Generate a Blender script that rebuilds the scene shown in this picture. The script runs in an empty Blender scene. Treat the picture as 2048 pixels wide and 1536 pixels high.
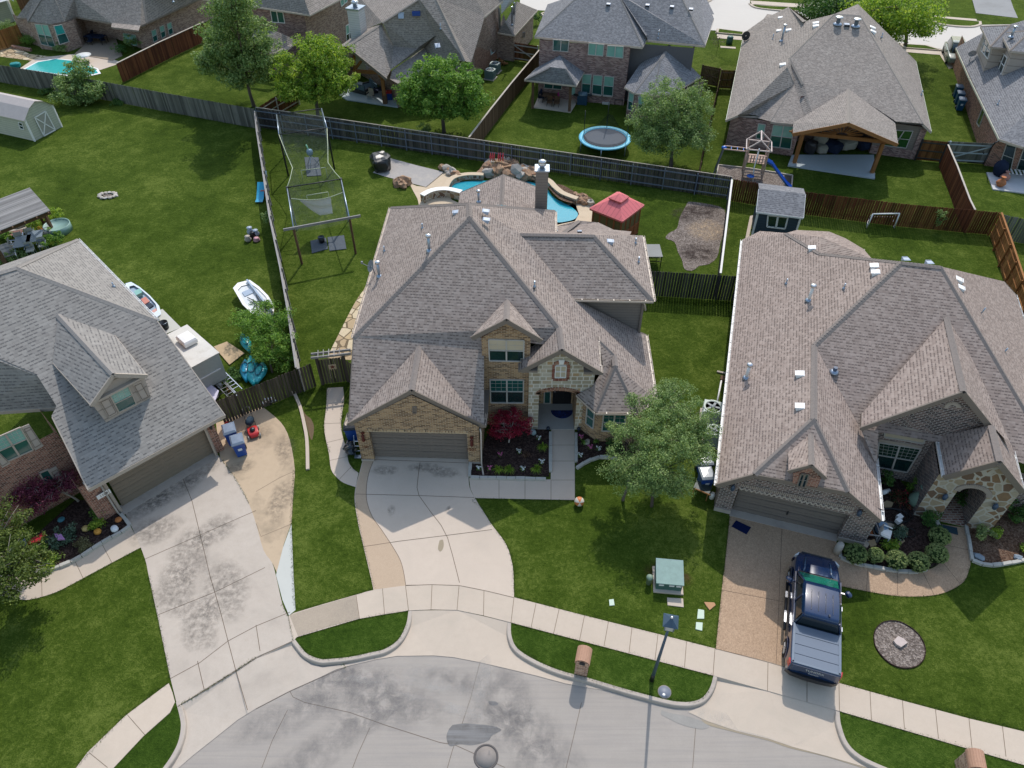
import bpy, bmesh, math, random
import numpy as np
from mathutils import Vector, Matrix, noise as mnoise
R_=math.radians
SC=bpy.context.scene
# ---------------------------------------------------------------- camera
CAMH=29.1; FPX=1468.0; PT=R_(44.13)
cam=bpy.data.cameras.new('camera'); cam.sensor_width=36; cam.lens=FPX/2048*36; cam.clip_end=2000; cam.clip_start=.5
camo=bpy.data.objects.new('camera',cam); SC.collection.objects.link(camo)
camo.location=(0,0,CAMH); camo.rotation_euler=(math.pi/2-PT,0,0); SC.camera=camo
# ---------------------------------------------------------------- sky, sun, exposure
SUN_EL=R_(49); SUN_AZ=R_(12)
w=bpy.data.worlds.new('World'); SC.world=w; w.use_nodes=True
nt=w.node_tree; bg=nt.nodes['Background']; sky=nt.nodes.new('ShaderNodeTexSky'); sky.sky_type='NISHITA'; sky.sun_disc=False
sky.dust_density=1.6; sky.air_density=1.6; sky.ozone_density=1.2; sky.sun_elevation=SUN_EL; sky.sun_rotation=SUN_AZ; nt.links.new(sky.outputs[0],bg.inputs[0]); bg.inputs[1].default_value=.15
sl=bpy.data.lights.new('sun','SUN'); sl.energy=2.5; sl.angle=R_(.5); sl.color=(1,.95,.90)
so=bpy.data.objects.new('sun',sl); SC.collection.objects.link(so)
sd=Vector((-math.sin(SUN_AZ)*math.cos(SUN_EL),-math.cos(SUN_AZ)*math.cos(SUN_EL),-math.sin(SUN_EL)))
so.rotation_euler=sd.to_track_quat('-Z','Y').to_euler(); so.location=(20,60,60)
SC.view_settings.view_transform='Standard'; SC.view_settings.look='None'; SC.view_settings.exposure=.36; SC.view_settings.gamma=1
SC.render.engine='CYCLES'; SC.cycles.max_bounces=6; SC.cycles.transparent_max_bounces=12; SC.cycles.use_denoising=True
# ---------------------------------------------------------------- survey helpers: places in the scene from measured bearings
_c,_s=math.cos(PT),math.sin(PT); EYE=Vector((0,0,CAMH))
def ray(x,y):
 u=(x-1024)/FPX; v=(y-768)/FPX
 return Vector((u,_c-v*_s,-_s-v*_c))
def P(x,y,z=0.0):
 d=ray(x,y); return EYE+d*((z-CAMH)/d.z)
def PE(A,B,s):
 l=Vector((-(B-A).y,(B-A).x,0)).normalized(); n=Vector((-s*l.x,-s*l.y,1)); return n,n.dot(A)
def PV(A,B):
 d=(B-A); n=Vector((d.y,-d.x,0)).normalized(); return n,n.dot(A)
def P3(a,b,c):
 n=(b-a).cross(c-a).normalized(); return n,n.dot(a)
def on(pl,x,y):
 n,d=pl; r=ray(x,y); return EYE+r*((d-n.dot(EYE))/n.dot(r))
def V(*a): return Vector(a)
def up(p,dz): return Vector((p.x,p.y,p.z+dz))
def setz(p,z): return Vector((p.x,p.y,z))
# ---------------------------------------------------------------- mesh builder
class MB:
 def __init__(s): s.v=[]; s.f=[]; s.sm=[]
 def poly(s,pts,sm=False):
  i=len(s.v); s.v+= [tuple(p) for p in pts]; s.f.append(tuple(range(i,i+len(pts)))); s.sm.append(sm); return s
 def grid(s,rows,close=False,sm=True,cap=False):
  i=len(s.v); n=len(rows[0])
  for r in rows: s.v+=[tuple(p) for p in r]
  for a in range(len(rows)-1):
   for b in range(n if close else n-1):
    c=(b+1)%n; s.f.append((i+a*n+b,i+a*n+c,i+(a+1)*n+c,i+(a+1)*n+b)); s.sm.append(sm)
  if cap:
   s.f.append(tuple(i+b for b in range(n))[::-1]); s.sm.append(False)
   s.f.append(tuple(i+(len(rows)-1)*n+b for b in range(n))); s.sm.append(False)
  return s
 def prism(s,pts,dz=None,vec=None):
  vec=Vector((0,0,dz)) if vec is None else vec
  pts=[Vector(p) for p in pts]; q=[p+vec for p in pts]
  s.poly(pts[::-1]); s.poly(q)
  for k in range(len(pts)):
   j=(k+1)%len(pts); s.poly([pts[k],pts[j],q[j],q[k]])
  return s
 def box(s,c,size,rz=0.0,rot=None):
  M=rot if rot is not None else Matrix.Rotation(rz,3,'Z'); c=Vector(c); h=[k/2 for k in size]
  q=[c+M@Vector((x*h[0],y*h[1],z*h[2])) for z in(-1,1) for x,y in((-1,-1),(1,-1),(1,1),(-1,1))]
  i=len(s.v); s.v+=[tuple(p) for p in q]
  for f in((3,2,1,0),(4,5,6,7),(0,1,5,4),(1,2,6,5),(2,3,7,6),(3,0,4,7)): s.f.append(tuple(i+k for k in f)); s.sm.append(False)
  return s
 def beam(s,a,b,w,h=None,upv=(0,0,1)):
  a=Vector(a); b=Vector(b); d=b-a; L=d.length
  if L<1e-6: return s
  h=w if h is None else h; x=d/L; u=Vector(upv)
  if abs(x.dot(u))>.98: u=Vector((0,1,0)) if abs(x.y)<.9 else Vector((1,0,0))
  y=u.cross(x).normalized(); z=x.cross(y)
  M=Matrix((x,y,z)).transposed(); return s.box((a+b)/2,(L,w,h),rot=M)
 def tube(s,pts,r,n=8,sm=True):
  pts=[Vector(p) for p in pts]; rows=[]
  for k,p in enumerate(pts):
   d=(pts[min(k+1,len(pts)-1)]-pts[max(k-1,0)]).normalized()
   u=Vector((0,0,1)) if abs(d.z)<.9 else Vector((1,0,0)); a=d.cross(u).normalized(); b=d.cross(a)
   rr=r[k] if isinstance(r,(list,tuple)) else r
   rows.append([p+a*(rr*math.cos(t*2*math.pi/n))+b*(rr*math.sin(t*2*math.pi/n)) for t in range(n)])
  return s.grid(rows,True,sm,True)
 def lathe(s,c,prof,n=16,sm=True):
  c=Vector(c); return s.grid([[c+Vector((r*math.cos(t*2*math.pi/n),r*math.sin(t*2*math.pi/n),z)) for t in range(n)] for r,z in prof],True,sm,True)
 def rock(s,c,size,seed=0,sub=2,rough=.28,sq=1.0):
  bm=bmesh.new(); bmesh.ops.create_icosphere(bm,subdivisions=sub,radius=1); i=len(s.v); c=Vector(c); rnd=random.Random(seed); o=Vector((rnd.random()*50,rnd.random()*50,0)); rz=Matrix.Rotation(rnd.random()*6.3,3,'Z')
  for v in bm.verts:
   p=v.co.normalized(); k=1+rough*mnoise.noise(p*1.6+o)*1.6+rough*.5*mnoise.noise(p*4+o)
   q=Vector((math.copysign(abs(p.x)**sq,p.x),math.copysign(abs(p.y)**sq,p.y),math.copysign(abs(p.z)**sq,p.z)))*k
   s.v.append(tuple(c+rz@Vector((q.x*size[0],q.y*size[1],q.z*size[2]))))
  for f in bm.faces: s.f.append(tuple(i+v.index for v in f.verts)); s.sm.append(sq>=1.0 and rough<.2)
  bm.free(); return s
 def build(s,name,mat,parent=None,local=False):
  me=bpy.data.meshes.new(name); off=Vector((0,0,0))
  if parent is not None and not local:
   q=parent
   while q is not None: off+=q.location; q=q.parent
  me.from_pydata([(a[0]-off.x,a[1]-off.y,a[2]-off.z) for a in s.v],[],s.f); me.validate()
  if len(me.polygons)==len(s.sm): me.polygons.foreach_set('use_smooth',s.sm)
  me.update(); uv=me.uv_layers.new(name='UVMap'); n=len(me.loops)
  if n:
   co=np.empty(len(me.vertices)*3); me.vertices.foreach_get('co',co); co=co.reshape(-1,3)+np.array(off)
   nr=np.empty(len(me.polygons)*3); me.polygons.foreach_get('normal',nr); nr=nr.reshape(-1,3)
   lt=np.empty(len(me.polygons),int); me.polygons.foreach_get('loop_total',lt); vi=np.empty(n,int); me.loops.foreach_get('vertex_index',vi)
   nl=np.repeat(nr,lt,0); u=np.stack([-nl[:,1],nl[:,0],np.zeros(n)],1); L=np.linalg.norm(u,axis=1); bad=L<1e-3
   u[bad]=(1,0,0); L[bad]=1; u/=L[:,None]; vv=np.cross(nl,u); pc=co[vi]
   uv.data.foreach_set('uv',np.stack([(pc*u).sum(1),(pc*vv).sum(1)],1).ravel())
  o=bpy.data.objects.new(name,me); SC.collection.objects.link(o)
  if mat: me.materials.append(mat)
  if parent is not None: o.parent=parent
  return o
def thing(name,label,cat,loc=(0,0,0),group=None,rz=0.0):
 o=bpy.data.objects.new(name,None); SC.collection.objects.link(o); o.location=loc; o.rotation_euler=(0,0,rz); o.empty_display_size=.2
 o['label']=label; o['category']=cat
 if group: o['group']=group
 return o
def tag(o,label,cat,group=None,kind=None):
 o['label']=label; o['category']=cat
 if group: o['group']=group
 if kind: o['kind']=kind
 return o
def struct(name,mb,mat,label=None,parent=None):
 o=mb.build(name,mat,parent)
 if parent is None:
  o['kind']='structure'
  if label: o['label']=label
 return o
def dup(root,loc,rz=0.0,label=None,scale=None):
 r=root.copy(); SC.collection.objects.link(r); r.location=loc; r.rotation_euler=(0,0,rz)
 if scale: r.scale=scale
 if label: r['label']=label
 def rec(src,dst):
  for c in [c for c in src.children]:
   d=c.copy(); SC.collection.objects.link(d); d.parent=dst; d.matrix_parent_inverse=c.matrix_parent_inverse; rec(c,d)
 rec(root,r); return r
def text(body,parent,loc,rot,size,mat,ext=.01,name='lettering'):
 cu=bpy.data.curves.new(name,'FONT'); cu.body=body; cu.size=size; cu.extrude=ext; cu.align_x='CENTER'; cu.align_y='CENTER'
 t=bpy.data.objects.new('tmp',cu); SC.collection.objects.link(t); bpy.context.view_layer.update()
 me=bpy.data.meshes.new_from_object(t); bpy.data.objects.remove(t); me.name=name
 o=bpy.data.objects.new(name,me); SC.collection.objects.link(o); me.materials.clear(); me.materials.append(mat)
 o.parent=parent; o.location=loc; o.rotation_euler=rot; return o
# ---------------------------------------------------------------- materials
class NT:
 def __init__(s,name):
  s.m=bpy.data.materials.new(name); s.m.use_nodes=True; s.t=s.m.node_tree; s.b=s.t.nodes['Principled BSDF']; s.out=s.t.nodes['Material Output']
 def n(s,ty,**k):
  o=s.t.nodes.new('ShaderNode'+ty)
  for a,b in k.items():
   if a.startswith('i_'):
    key=a[2:]; key=int(key) if key.isdigit() else key.replace('_',' ')
    o.inputs[key].default_value=b
   else: setattr(o,a,b)
  return o
 def l(s,a,b): s.t.links.new(a,b)
 def math(s,op,a,b=None,c=None):
  o=s.n('Math',operation=op)
  for k,v in enumerate((a,b,c)):
   if v is None: continue
   if hasattr(v,'links') or hasattr(v,'is_linked'): s.l(v,o.inputs[k])
   else: o.inputs[k].default_value=v
  return o.outputs[0]
 def ramp(s,fac,stops,interp='LINEAR'):
  o=s.n('ValToRGB'); e=o.color_ramp.elements; o.color_ramp.interpolation=interp
  e[0].position,e[0].color=stops[0][0],(*stops[0][1],1); e[1].position,e[1].color=stops[-1][0],(*stops[-1][1],1)
  for p,c in stops[1:-1]: q=e.new(p); q.color=(*c,1)
  s.l(fac,o.inputs[0]); return o.outputs[0]
 def mix(s,fac,a,b,bt='MIX'):
  o=s.n('Mix',data_type='RGBA',blend_type=bt)
  for k,v in((0,fac),(6,a),(7,b)):
   if hasattr(v,'links') or hasattr(v,'is_linked'): s.l(v,o.inputs[k])
   else: o.inputs[k].default_value=v if k==0 else (*v,1)
  return o.outputs[2]
 def noise(s,vec,scale,detail=4,rough=.55,**k):
  o=s.n('TexNoise'); o.inputs['Scale'].default_value=scale; o.inputs['Detail'].default_value=detail; o.inputs['Roughness'].default_value=rough
  for a,b in k.items(): o.inputs[a].default_value=b
  if vec is not None: s.l(vec,o.inputs['Vector'])
  return o.outputs[0]
 def pos(s): return s.n('NewGeometry').outputs['Position']
 def uv(s): return s.n('UVMap').outputs[0]
 def map(s,vec,scale=(1,1,1),rot=(0,0,0),loc=(0,0,0)):
  o=s.n('Mapping'); o.inputs['Scale'].default_value=scale; o.inputs['Rotation'].default_value=rot; o.inputs['Location'].default_value=loc; s.l(vec,o.inputs[0]); return o.outputs[0]
 def bump(s,h,strength=.5,dist=.02):
  o=s.n('Bump'); o.inputs['Strength'].default_value=strength; o.inputs['Distance'].default_value=dist; s.l(h,o.inputs['Height']); s.l(o.outputs[0],s.b.inputs['Normal'])
 def fin(s,col,rough=.85,spec=.3,metal=0.0):
  if hasattr(col,'links'): s.l(col,s.b.inputs['Base Color'])
  else: s.b.inputs['Base Color'].default_value=(*col,1)
  if hasattr(rough,'links'): s.l(rough,s.b.inputs['Roughness'])
  else: s.b.inputs['Roughness'].default_value=rough
  s.b.inputs['Specular IOR Level'].default_value=spec; s.b.inputs['Metallic'].default_value=metal; return s.m
def hx(h,k=1.0):
 c=[int(h[i:i+2],16)/255 for i in(0,2,4)]; return tuple(k*(x/12.92 if x<.04045 else ((x+.055)/1.055)**2.4) for x in c)
_mc={}
def plain(name,col,rough=.6,spec=.4,metal=0.0,var=.25,sc=6.0):
 key=(name,col,rough,metal)
 if key in _mc: return _mc[key]
 m=NT(name); n=m.noise(m.pos(),sc,5,.6); n2=m.noise(m.pos(),sc*9,2)
 c=m.mix(m.math('MULTIPLY_ADD',n2,.4,m.math('MULTIPLY',n,.6)),tuple(x*(1-var) for x in col),tuple(min(1,x*(1+var)) for x in col))
 r=m.math('MULTIPLY_ADD',n,.15,rough-.07)
 _mc[key]=m.fin(c,r,spec,metal); return _mc[key]
def grass_mat(name,dark,mid,light,seed=0.0,stripes=None):
 m=NT(name); p=m.map(m.pos(),loc=(seed,seed*2,0))
 big=m.noise(p,.16,3,.5,Distortion=.6); med=m.noise(p,.9,5,.65,Distortion=.5); fine=m.noise(p,5,4,.75,Distortion=.4); vf=m.noise(p,17,3,.8)
 a=m.math('ADD',m.math('MULTIPLY',big,.28),m.math('MULTIPLY',med,.30)); a=m.math('ADD',a,m.math('MULTIPLY',fine,.36)); a=m.math('ADD',a,m.math('MULTIPLY',vf,.36))
 if stripes:
  q=m.map(m.pos(),rot=(0,0,stripes)); wv=m.n('TexWave',i_Scale=.42,i_Distortion=2.0,i_Detail=2.0); m.l(q,wv.inputs[0]); a=m.math('ADD',a,m.math('MULTIPLY_ADD',wv.outputs[1],.05,-.025))
 c=m.ramp(a,[(.50,dark),(.65,mid),(.80,light)])
 m.bump(m.math('ADD',vf,m.math('MULTIPLY',fine,1.5)),.75,.06); return m.fin(c,.95,.04)
def conc_mat(name,c1,c2,grain=60,stain=.35,stainc=(.10,.095,.085),sc=.35,seed=0.0,speck=None,streak=None):
 m=NT(name); p=m.map(m.pos(),loc=(seed,seed,0)); big=m.noise(p,sc,5,.6,Distortion=.4); med=m.noise(p,sc*6,5,.65); fine=m.noise(p,grain,3,.7)
 c=m.mix(m.math('MULTIPLY_ADD',med,.6,m.math('MULTIPLY',fine,.4)),c1,c2)
 st=m.ramp(m.math('MULTIPLY_ADD',med,.35,m.math('MULTIPLY',big,.65)),[(.50,(0,0,0)),(.68,(1,1,1))]); c=m.mix(m.math('MULTIPLY',st,stain),c,stainc)
 if speck:
  v=m.n('TexVoronoi',i_Scale=speck[0]); m.l(p,v.inputs['Vector']); c=m.mix(m.math('MULTIPLY',v.outputs[1],speck[2]),c,speck[1])
 if streak:
  q=m.map(m.pos(),rot=(0,0,streak[0]),scale=(.25,9,1)); s=m.noise(q,1.0,4,.6); c=m.mix(m.math('MULTIPLY',m.ramp(s,[(.45,(0,0,0)),(.7,(1,1,1))]),streak[1]),c,streak[2])
 m.bump(fine,.25,.008); return m.fin(c,.85,.25)
def shingle_mat(name,c1,c2,tab_shade,row=.15,seg=.15,dk=.62,seed=0.0):
 m=NT(name); sep=m.n('SeparateXYZ'); m.l(m.uv(),sep.inputs[0]); u,v=sep.outputs[0],sep.outputs[1]
 rv=m.math('DIVIDE',v,row); ri=m.math('FLOOR',rv); rf=m.math('FRACT',rv)
 w1=m.n('TexWhiteNoise',noise_dimensions='1D'); m.l(m.math('ADD',ri,seed),w1.inputs['W'])
 us=m.math('ADD',m.math('DIVIDE',u,seg),m.math('MULTIPLY',w1.outputs[0],7.3)); si=m.math('FLOOR',us)
 cb=m.n('CombineXYZ'); m.l(si,cb.inputs[0]); m.l(ri,cb.inputs[1]); w2=m.n('TexWhiteNoise',noise_dimensions='2D'); m.l(cb.outputs[0],w2.inputs[0]); r=w2.outputs[0]
 cb2=m.n('CombineXYZ'); m.l(m.math('ADD',si,91.0),cb2.inputs[0]); m.l(ri,cb2.inputs[1]); w3=m.n('TexWhiteNoise',noise_dimensions='2D'); m.l(cb2.outputs[0],w3.inputs[0])
 base=m.mix(m.math('MULTIPLY_ADD',w3.outputs[0],.55,.22),c1,c2)
 big=m.noise(m.pos(),.7,5,.65); base=m.mix(.5,base,m.mix(big,(.72,.68,.68),(1.22,1.22,1.22)),'MULTIPLY')
 gr=m.noise(m.uv(),90,2); base=m.mix(.45,base,m.ramp(gr,[(.3,(.6,.6,.6)),(.7,(1.25,1.25,1.25))]),'MULTIPLY')
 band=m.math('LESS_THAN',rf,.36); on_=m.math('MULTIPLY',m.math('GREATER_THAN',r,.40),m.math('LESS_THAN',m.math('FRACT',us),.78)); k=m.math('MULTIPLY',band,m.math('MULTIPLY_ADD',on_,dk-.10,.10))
 c=m.mix(k,base,tab_shade)  # shade line below each laminated shingle tab, painted into the roof colour
 h=m.math('ADD',m.math('MULTIPLY',rf,-.6),m.math('MULTIPLY',on_,.6)); m.bump(h,.8,.03); return m.fin(c,.95,.10)
def brick_mat(name,c1,c2,c3,mortar,rough=.9,bw=.25,bh=.088,ms=.012,light=None):
 m=NT(name); b=m.n('TexBrick'); m.l(m.uv(),b.inputs['Vector']); b.inputs['Scale'].default_value=1; b.inputs['Brick Width'].default_value=bw; b.inputs['Row Height'].default_value=bh
 b.inputs['Mortar Size'].default_value=ms; b.squash=.62 if bh>.2 else 1.0; b.squash_frequency=2; b.inputs['Mortar Smooth'].default_value=.1; b.inputs['Color1'].default_value=(0,0,0,1); b.inputs['Color2'].default_value=(1,1,1,1); b.inputs['Mortar'].default_value=(.5,.5,.5,1)
 rb=m.n('RGBToBW'); m.l(b.outputs[0],rb.inputs[0])
 st=[(0,c1),(.45,c2),(.8,c3)]
 if light: st.append((.95,light))
 c=m.ramp(rb.outputs[0],st); n=m.noise(m.pos(),1.3,4); c=m.mix(.35,c,m.ramp(n,[(.3,(.7,.7,.7)),(.7,(1.2,1.2,1.2))]),'MULTIPLY')
 c=m.mix(b.outputs[1],c,mortar); m.bump(m.math('MULTIPLY',b.outputs[1],-1),.35,.008); return m.fin(c,rough,.2)
def stone_mat(name,cols,mortar,sc=2.6,rnd=1.0,edge=.06,squash=1.0):
 m=NT(name); v=m.n('TexVoronoi',feature='F1'); q=m.map(m.uv(),scale=(1,squash,1)); v.inputs['Scale'].default_value=sc; v.inputs['Randomness'].default_value=rnd; m.l(q,v.inputs['Vector'])
 e=m.n('TexVoronoi',feature='DISTANCE_TO_EDGE'); e.inputs['Scale'].default_value=sc; e.inputs['Randomness'].default_value=rnd; m.l(q,e.inputs['Vector'])
 rb=m.n('SeparateColor'); m.l(v.outputs['Color'],rb.inputs[0]); c=m.ramp(rb.outputs[0],[(k/(len(cols)-1),x) for k,x in enumerate(cols)],'CONSTANT' if len(cols)>3 else 'LINEAR')
 n=m.noise(m.pos(),9,4); c=m.mix(.4,c,m.ramp(n,[(.3,(.7,.7,.7)),(.7,(1.2,1.2,1.2))]),'MULTIPLY')
 k=m.math('LESS_THAN',e.outputs[0],edge); c=m.mix(k,c,mortar); m.bump(m.math('MULTIPLY',k,-1),.5,.02); return m.fin(c,.85,.25)
def wood_mat(name,c1,c2,c3,rough=.8,sc=1.0,vert=True):
 m=NT(name); isl=m.n('NewGeometry').outputs['Random Per Island']; q=m.map(m.pos(),scale=(14*sc,14*sc,1.2*sc) if vert else (3*sc,3*sc,3*sc)); n=m.noise(q,1.0,5,.65); big=m.noise(m.pos(),.6,3)
 a=m.math('ADD',m.math('MULTIPLY',isl,.45),m.math('MULTIPLY',n,.35)); a=m.math('ADD',a,m.math('MULTIPLY',big,.3)); c=m.ramp(a,[(.25,c1),(.55,c2),(.85,c3)])
 m.bump(n,.3,.01); return m.fin(c,rough,.2)
def leaf_mat(name,c1,c2,c3,trans=.35,seed=0):
 m=NT(name); isl=m.n('NewGeometry').outputs['Random Per Island']; n=m.noise(m.map(m.pos(),loc=(seed,0,0)),1.1,3); a=m.math('ADD',m.math('MULTIPLY',isl,.55),m.math('MULTIPLY',n,.5))
 c=m.ramp(a,[(.2,c1),(.5,c2),(.85,c3)]); m.fin(c,.55,.25)
 tr=m.n('BsdfTranslucent'); m.l(m.mix(1.0,c,(1.3,1.35,.7),'MULTIPLY'),tr.inputs[0]); mx=m.n('MixShader'); mx.inputs[0].default_value=trans
 m.l(m.b.outputs[0],mx.inputs[1]); m.l(tr.outputs[0],mx.inputs[2]); m.l(mx.outputs[0],m.out.inputs[0]); return m.m
def net_mat(name,col,dens,sc):
 m=NT(name); m.fin(col,.8,.1); t=m.n('BsdfTransparent'); mx=m.n('MixShader'); n=m.noise(m.uv(),2.0,2); m.l(m.math('MULTIPLY_ADD',n,.25,dens-.12),mx.inputs[0]); m.l(t.outputs[0],mx.inputs[1]); m.l(m.b.outputs[0],mx.inputs[2]); m.l(mx.outputs[0],m.out.inputs[0]); return m.m
def glass_mat(name,c1,c2,rough=.06):
 m=NT(name); n=m.noise(m.pos(),.8,2,.5,Distortion=1.0); c=m.mix(n,c1,c2); return m.fin(c,rough,.9)
def mulch_mat(name,c1,c2,c3):
 m=NT(name); v=m.n('TexVoronoi',i_Scale=16.0); m.l(m.pos(),v.inputs['Vector']); s=m.n('SeparateColor'); m.l(v.outputs['Color'],s.inputs[0]); n=m.noise(m.pos(),1.2,5,.7)
 c=m.ramp(m.math('MULTIPLY_ADD',s.outputs[0],.6,m.math('MULTIPLY',n,.4)),[(.1,c1),(.5,c2),(.9,c3)]); m.bump(v.outputs[0],.8,.04); return m.fin(c,.95,.15)
def water_mat(name,c1,c2):
 m=NT(name); n=m.noise(m.pos(),3.2,4,.6,Distortion=1.5); n2=m.noise(m.pos(),.4,2); c=m.mix(m.math('MULTIPLY_ADD',n,.6,m.math('MULTIPLY',n2,.4)),c1,c2); m.bump(n,.25,.05); return m.fin(c,.05,.7)
def siding_mat(name,col,row=.18):
 m=NT(name); s=m.n('SeparateXYZ'); m.l(m.uv(),s.inputs[0]); f=m.math('FRACT',m.math('DIVIDE',s.outputs[1],row)); k=m.math('LESS_THAN',f,.12); n=m.noise(m.pos(),2,4); c=m.mix(n,tuple(x*.85 for x in col),tuple(x*1.12 for x in col)); c=m.mix(m.math('MULTIPLY',k,.55),c,tuple(x*.35 for x in col)); m.bump(f,.4,.02); return m.fin(c,.7,.3)
def metalroof_mat(name,col,pitch=.3):
 m=NT(name); s=m.n('SeparateXYZ'); m.l(m.uv(),s.inputs[0]); f=m.math('FRACT',m.math('DIVIDE',s.outputs[0],pitch)); k=m.math('LESS_THAN',f,.2); n=m.noise(m.pos(),2,4); c=m.mix(n,tuple(x*.85 for x in col),tuple(x*1.1 for x in col)); c=m.mix(m.math('MULTIPLY',k,.4),c,tuple(x*.5 for x in col)); m.bump(k,.6,.03); return m.fin(c,.5,.4)
M={}
M['grass']=grass_mat('lawn_grass',(.021,.040,.0045),(.052,.084,.010),(.135,.170,.034))
M['grass_far']=grass_mat('back_lawn_grass',(.026,.046,.005),(.052,.085,.009),(.100,.140,.020),5)
M['grass_verge']=grass_mat('verge_grass',(.017,.038,.0045),(.038,.072,.009),(.090,.135,.024),9)
M['soil']=plain('bare_soil',(.05,.045,.03),.95,.1)
M['conc']=conc_mat('beige_concrete',(.47,.385,.305),(.61,.515,.42),grain=26,stain=.22,stainc=(.33,.28,.23))
M['walk']=conc_mat('sidewalk_concrete',(.43,.355,.28),(.58,.49,.395),grain=26,stain=.35,stainc=(.34,.30,.24),seed=7,sc=.5)
M['conc_grey']=conc_mat('weathered_grey_concrete',(.36,.30,.245),(.56,.495,.42),grain=24,stain=.45,stainc=(.25,.215,.18),sc=.4,seed=3)
M['conc_white']=conc_mat('new_white_concrete',(.44,.44,.40),(.54,.54,.49),stain=.15,stainc=(.35,.35,.3))
M['tan']=conc_mat('tan_concrete',(.40,.30,.20),(.54,.42,.29),stain=.6,stainc=(.20,.16,.11),sc=.5,seed=11)
M['agg']=conc_mat('exposed_aggregate',(.40,.27,.17),(.56,.40,.27),stain=.2,stainc=(.24,.17,.12),speck=(22,(.16,.10,.06),.55),seed=2)
M['agg_dark']=conc_mat('brown_aggregate',(.27,.22,.17),(.40,.33,.26),stain=.5,stainc=(.16,.14,.12),speck=(26,(.5,.42,.3),.35),seed=8)
M['street']=conc_mat('tined_street_concrete',(.27,.24,.21),(.40,.36,.315),grain=20,stain=.30,stainc=(.165,.155,.15),sc=.16,seed=21,streak=(R_(-12),.30,(.22,.205,.20)))
M['street_far']=conc_mat('rear_street_concrete',(.50,.46,.41),(.58,.54,.48),stain=.15,stainc=(.35,.33,.3))
M['kerb']=conc_mat('kerb_concrete',(.36,.31,.26),(.48,.42,.36),stain=.5,stainc=(.22,.19,.17),sc=1.2)
M['joint']=plain('joint_filler',(.14,.105,.075),.95,.1)
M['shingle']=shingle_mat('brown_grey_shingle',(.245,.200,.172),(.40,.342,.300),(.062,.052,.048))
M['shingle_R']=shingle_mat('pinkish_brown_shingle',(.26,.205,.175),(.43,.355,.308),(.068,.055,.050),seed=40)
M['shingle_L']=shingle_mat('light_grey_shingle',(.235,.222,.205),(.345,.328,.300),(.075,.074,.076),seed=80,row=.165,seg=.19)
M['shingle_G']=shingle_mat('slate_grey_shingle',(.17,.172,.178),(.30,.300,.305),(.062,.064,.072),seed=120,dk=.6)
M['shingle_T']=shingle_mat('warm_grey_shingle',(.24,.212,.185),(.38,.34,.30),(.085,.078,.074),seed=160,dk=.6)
M['cap']=plain('ridge_cap_shingle',(.225,.195,.175),.95,.1,var=.4,sc=9)
M['brick']=brick_mat('tan_brick',(.10,.052,.026),(.26,.155,.080),(.40,.255,.135),(.44,.36,.26))
M['brick_red']=brick_mat('red_brick',(.10,.040,.028),(.23,.085,.058),(.34,.16,.11),(.38,.30,.24))
M['brick_R']=brick_mat('dark_mottled_brick',(.042,.032,.034),(.105,.070,.062),(.20,.135,.115),(.43,.40,.37),bw=.27,bh=.10,ms=.013)
M['brick_P']=brick_mat('purple_brown_brick',(.12,.065,.060),(.22,.115,.100),(.36,.24,.21),(.30,.25,.23))
M['brick_B']=brick_mat('brown_pink_brick',(.16,.09,.068),(.28,.17,.13),(.40,.28,.22),(.36,.30,.25))
M['stone']=brick_mat('cream_ashlar_stone',(.30,.235,.145),(.40,.355,.265),(.50,.45,.36),(.62,.58,.50),bw=.50,bh=.26,ms=.028,light=(.42,.29,.16))
M['stone_R']=stone_mat('ochre_fieldstone',[(.24,.155,.09),(.33,.265,.18),(.17,.11,.075),(.38,.33,.25),(.28,.18,.11)],(.44,.41,.35),sc=2.4,edge=.07)
M['flag']=stone_mat('flagstone',[(.50,.38,.22),(.58,.48,.32),(.44,.33,.20),(.62,.54,.40)],(.16,.12,.07),sc=1.5,edge=.05)
M['trim']=plain('taupe_trim',(.20,.165,.135),.6,.3)
M['trim_light']=plain('light_taupe_trim',(.42,.36,.30),.6,.3)
M['gutter']=plain('tan_gutter',(.52,.44,.36),.45,.5)
M['white']=plain('white_paint',(.78,.77,.74),.5,.4,var=.06)
M['frame']=plain('window_frame',(.46,.44,.41),.4,.5,var=.08)
M['doorp']=plain('taupe_garage_door',(.175,.150,.130),.55,.35,var=.08,sc=1.5)
M['doorL']=plain('brown_garage_door',(.20,.165,.125),.55,.35,var=.08,sc=1.5)
M['siding']=siding_mat('taupe_siding',(.22,.19,.165))
M['siding_c']=siding_mat('cream_siding',(.50,.50,.40),.2)
M['siding_b']=siding_mat('slate_blue_siding',(.045,.07,.095),.2)
M['siding_w']=siding_mat('pale_grey_siding',(.52,.53,.52),.2)
M['siding_t']=siding_mat('warm_taupe_panel',(.42,.36,.31),.6)
M['glass']=glass_mat('teal_window_glass',(.008,.050,.048),(.030,.135,.118))
M['glass_d']=glass_mat('dark_window_glass',(.006,.018,.020),(.015,.045,.045))
M['glass_l']=glass_mat('pale_blind_glass',(.13,.33,.27),(.30,.52,.44),.2)
M['blind']=glass_mat('beige_blind_behind_glass',(.42,.36,.25),(.58,.50,.37),.3)
M['black']=plain('black_paint',(.012,.012,.014),.4,.5)
M['blackp']=plain('black_plastic',(.018,.019,.022),.35,.5)
M['darkmetal']=plain('dark_metal',(.05,.055,.06),.45,.5,.6)
M['galv']=plain('galvanised_steel',(.34,.40,.47),.35,.5,.7)
M['steel']=plain('bright_steel',(.62,.63,.64),.25,.6,.8)
M['mildew']=None
M['bluebin']=plain('blue_plastic',(.012,.06,.28),.4,.5,var=.15)
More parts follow.
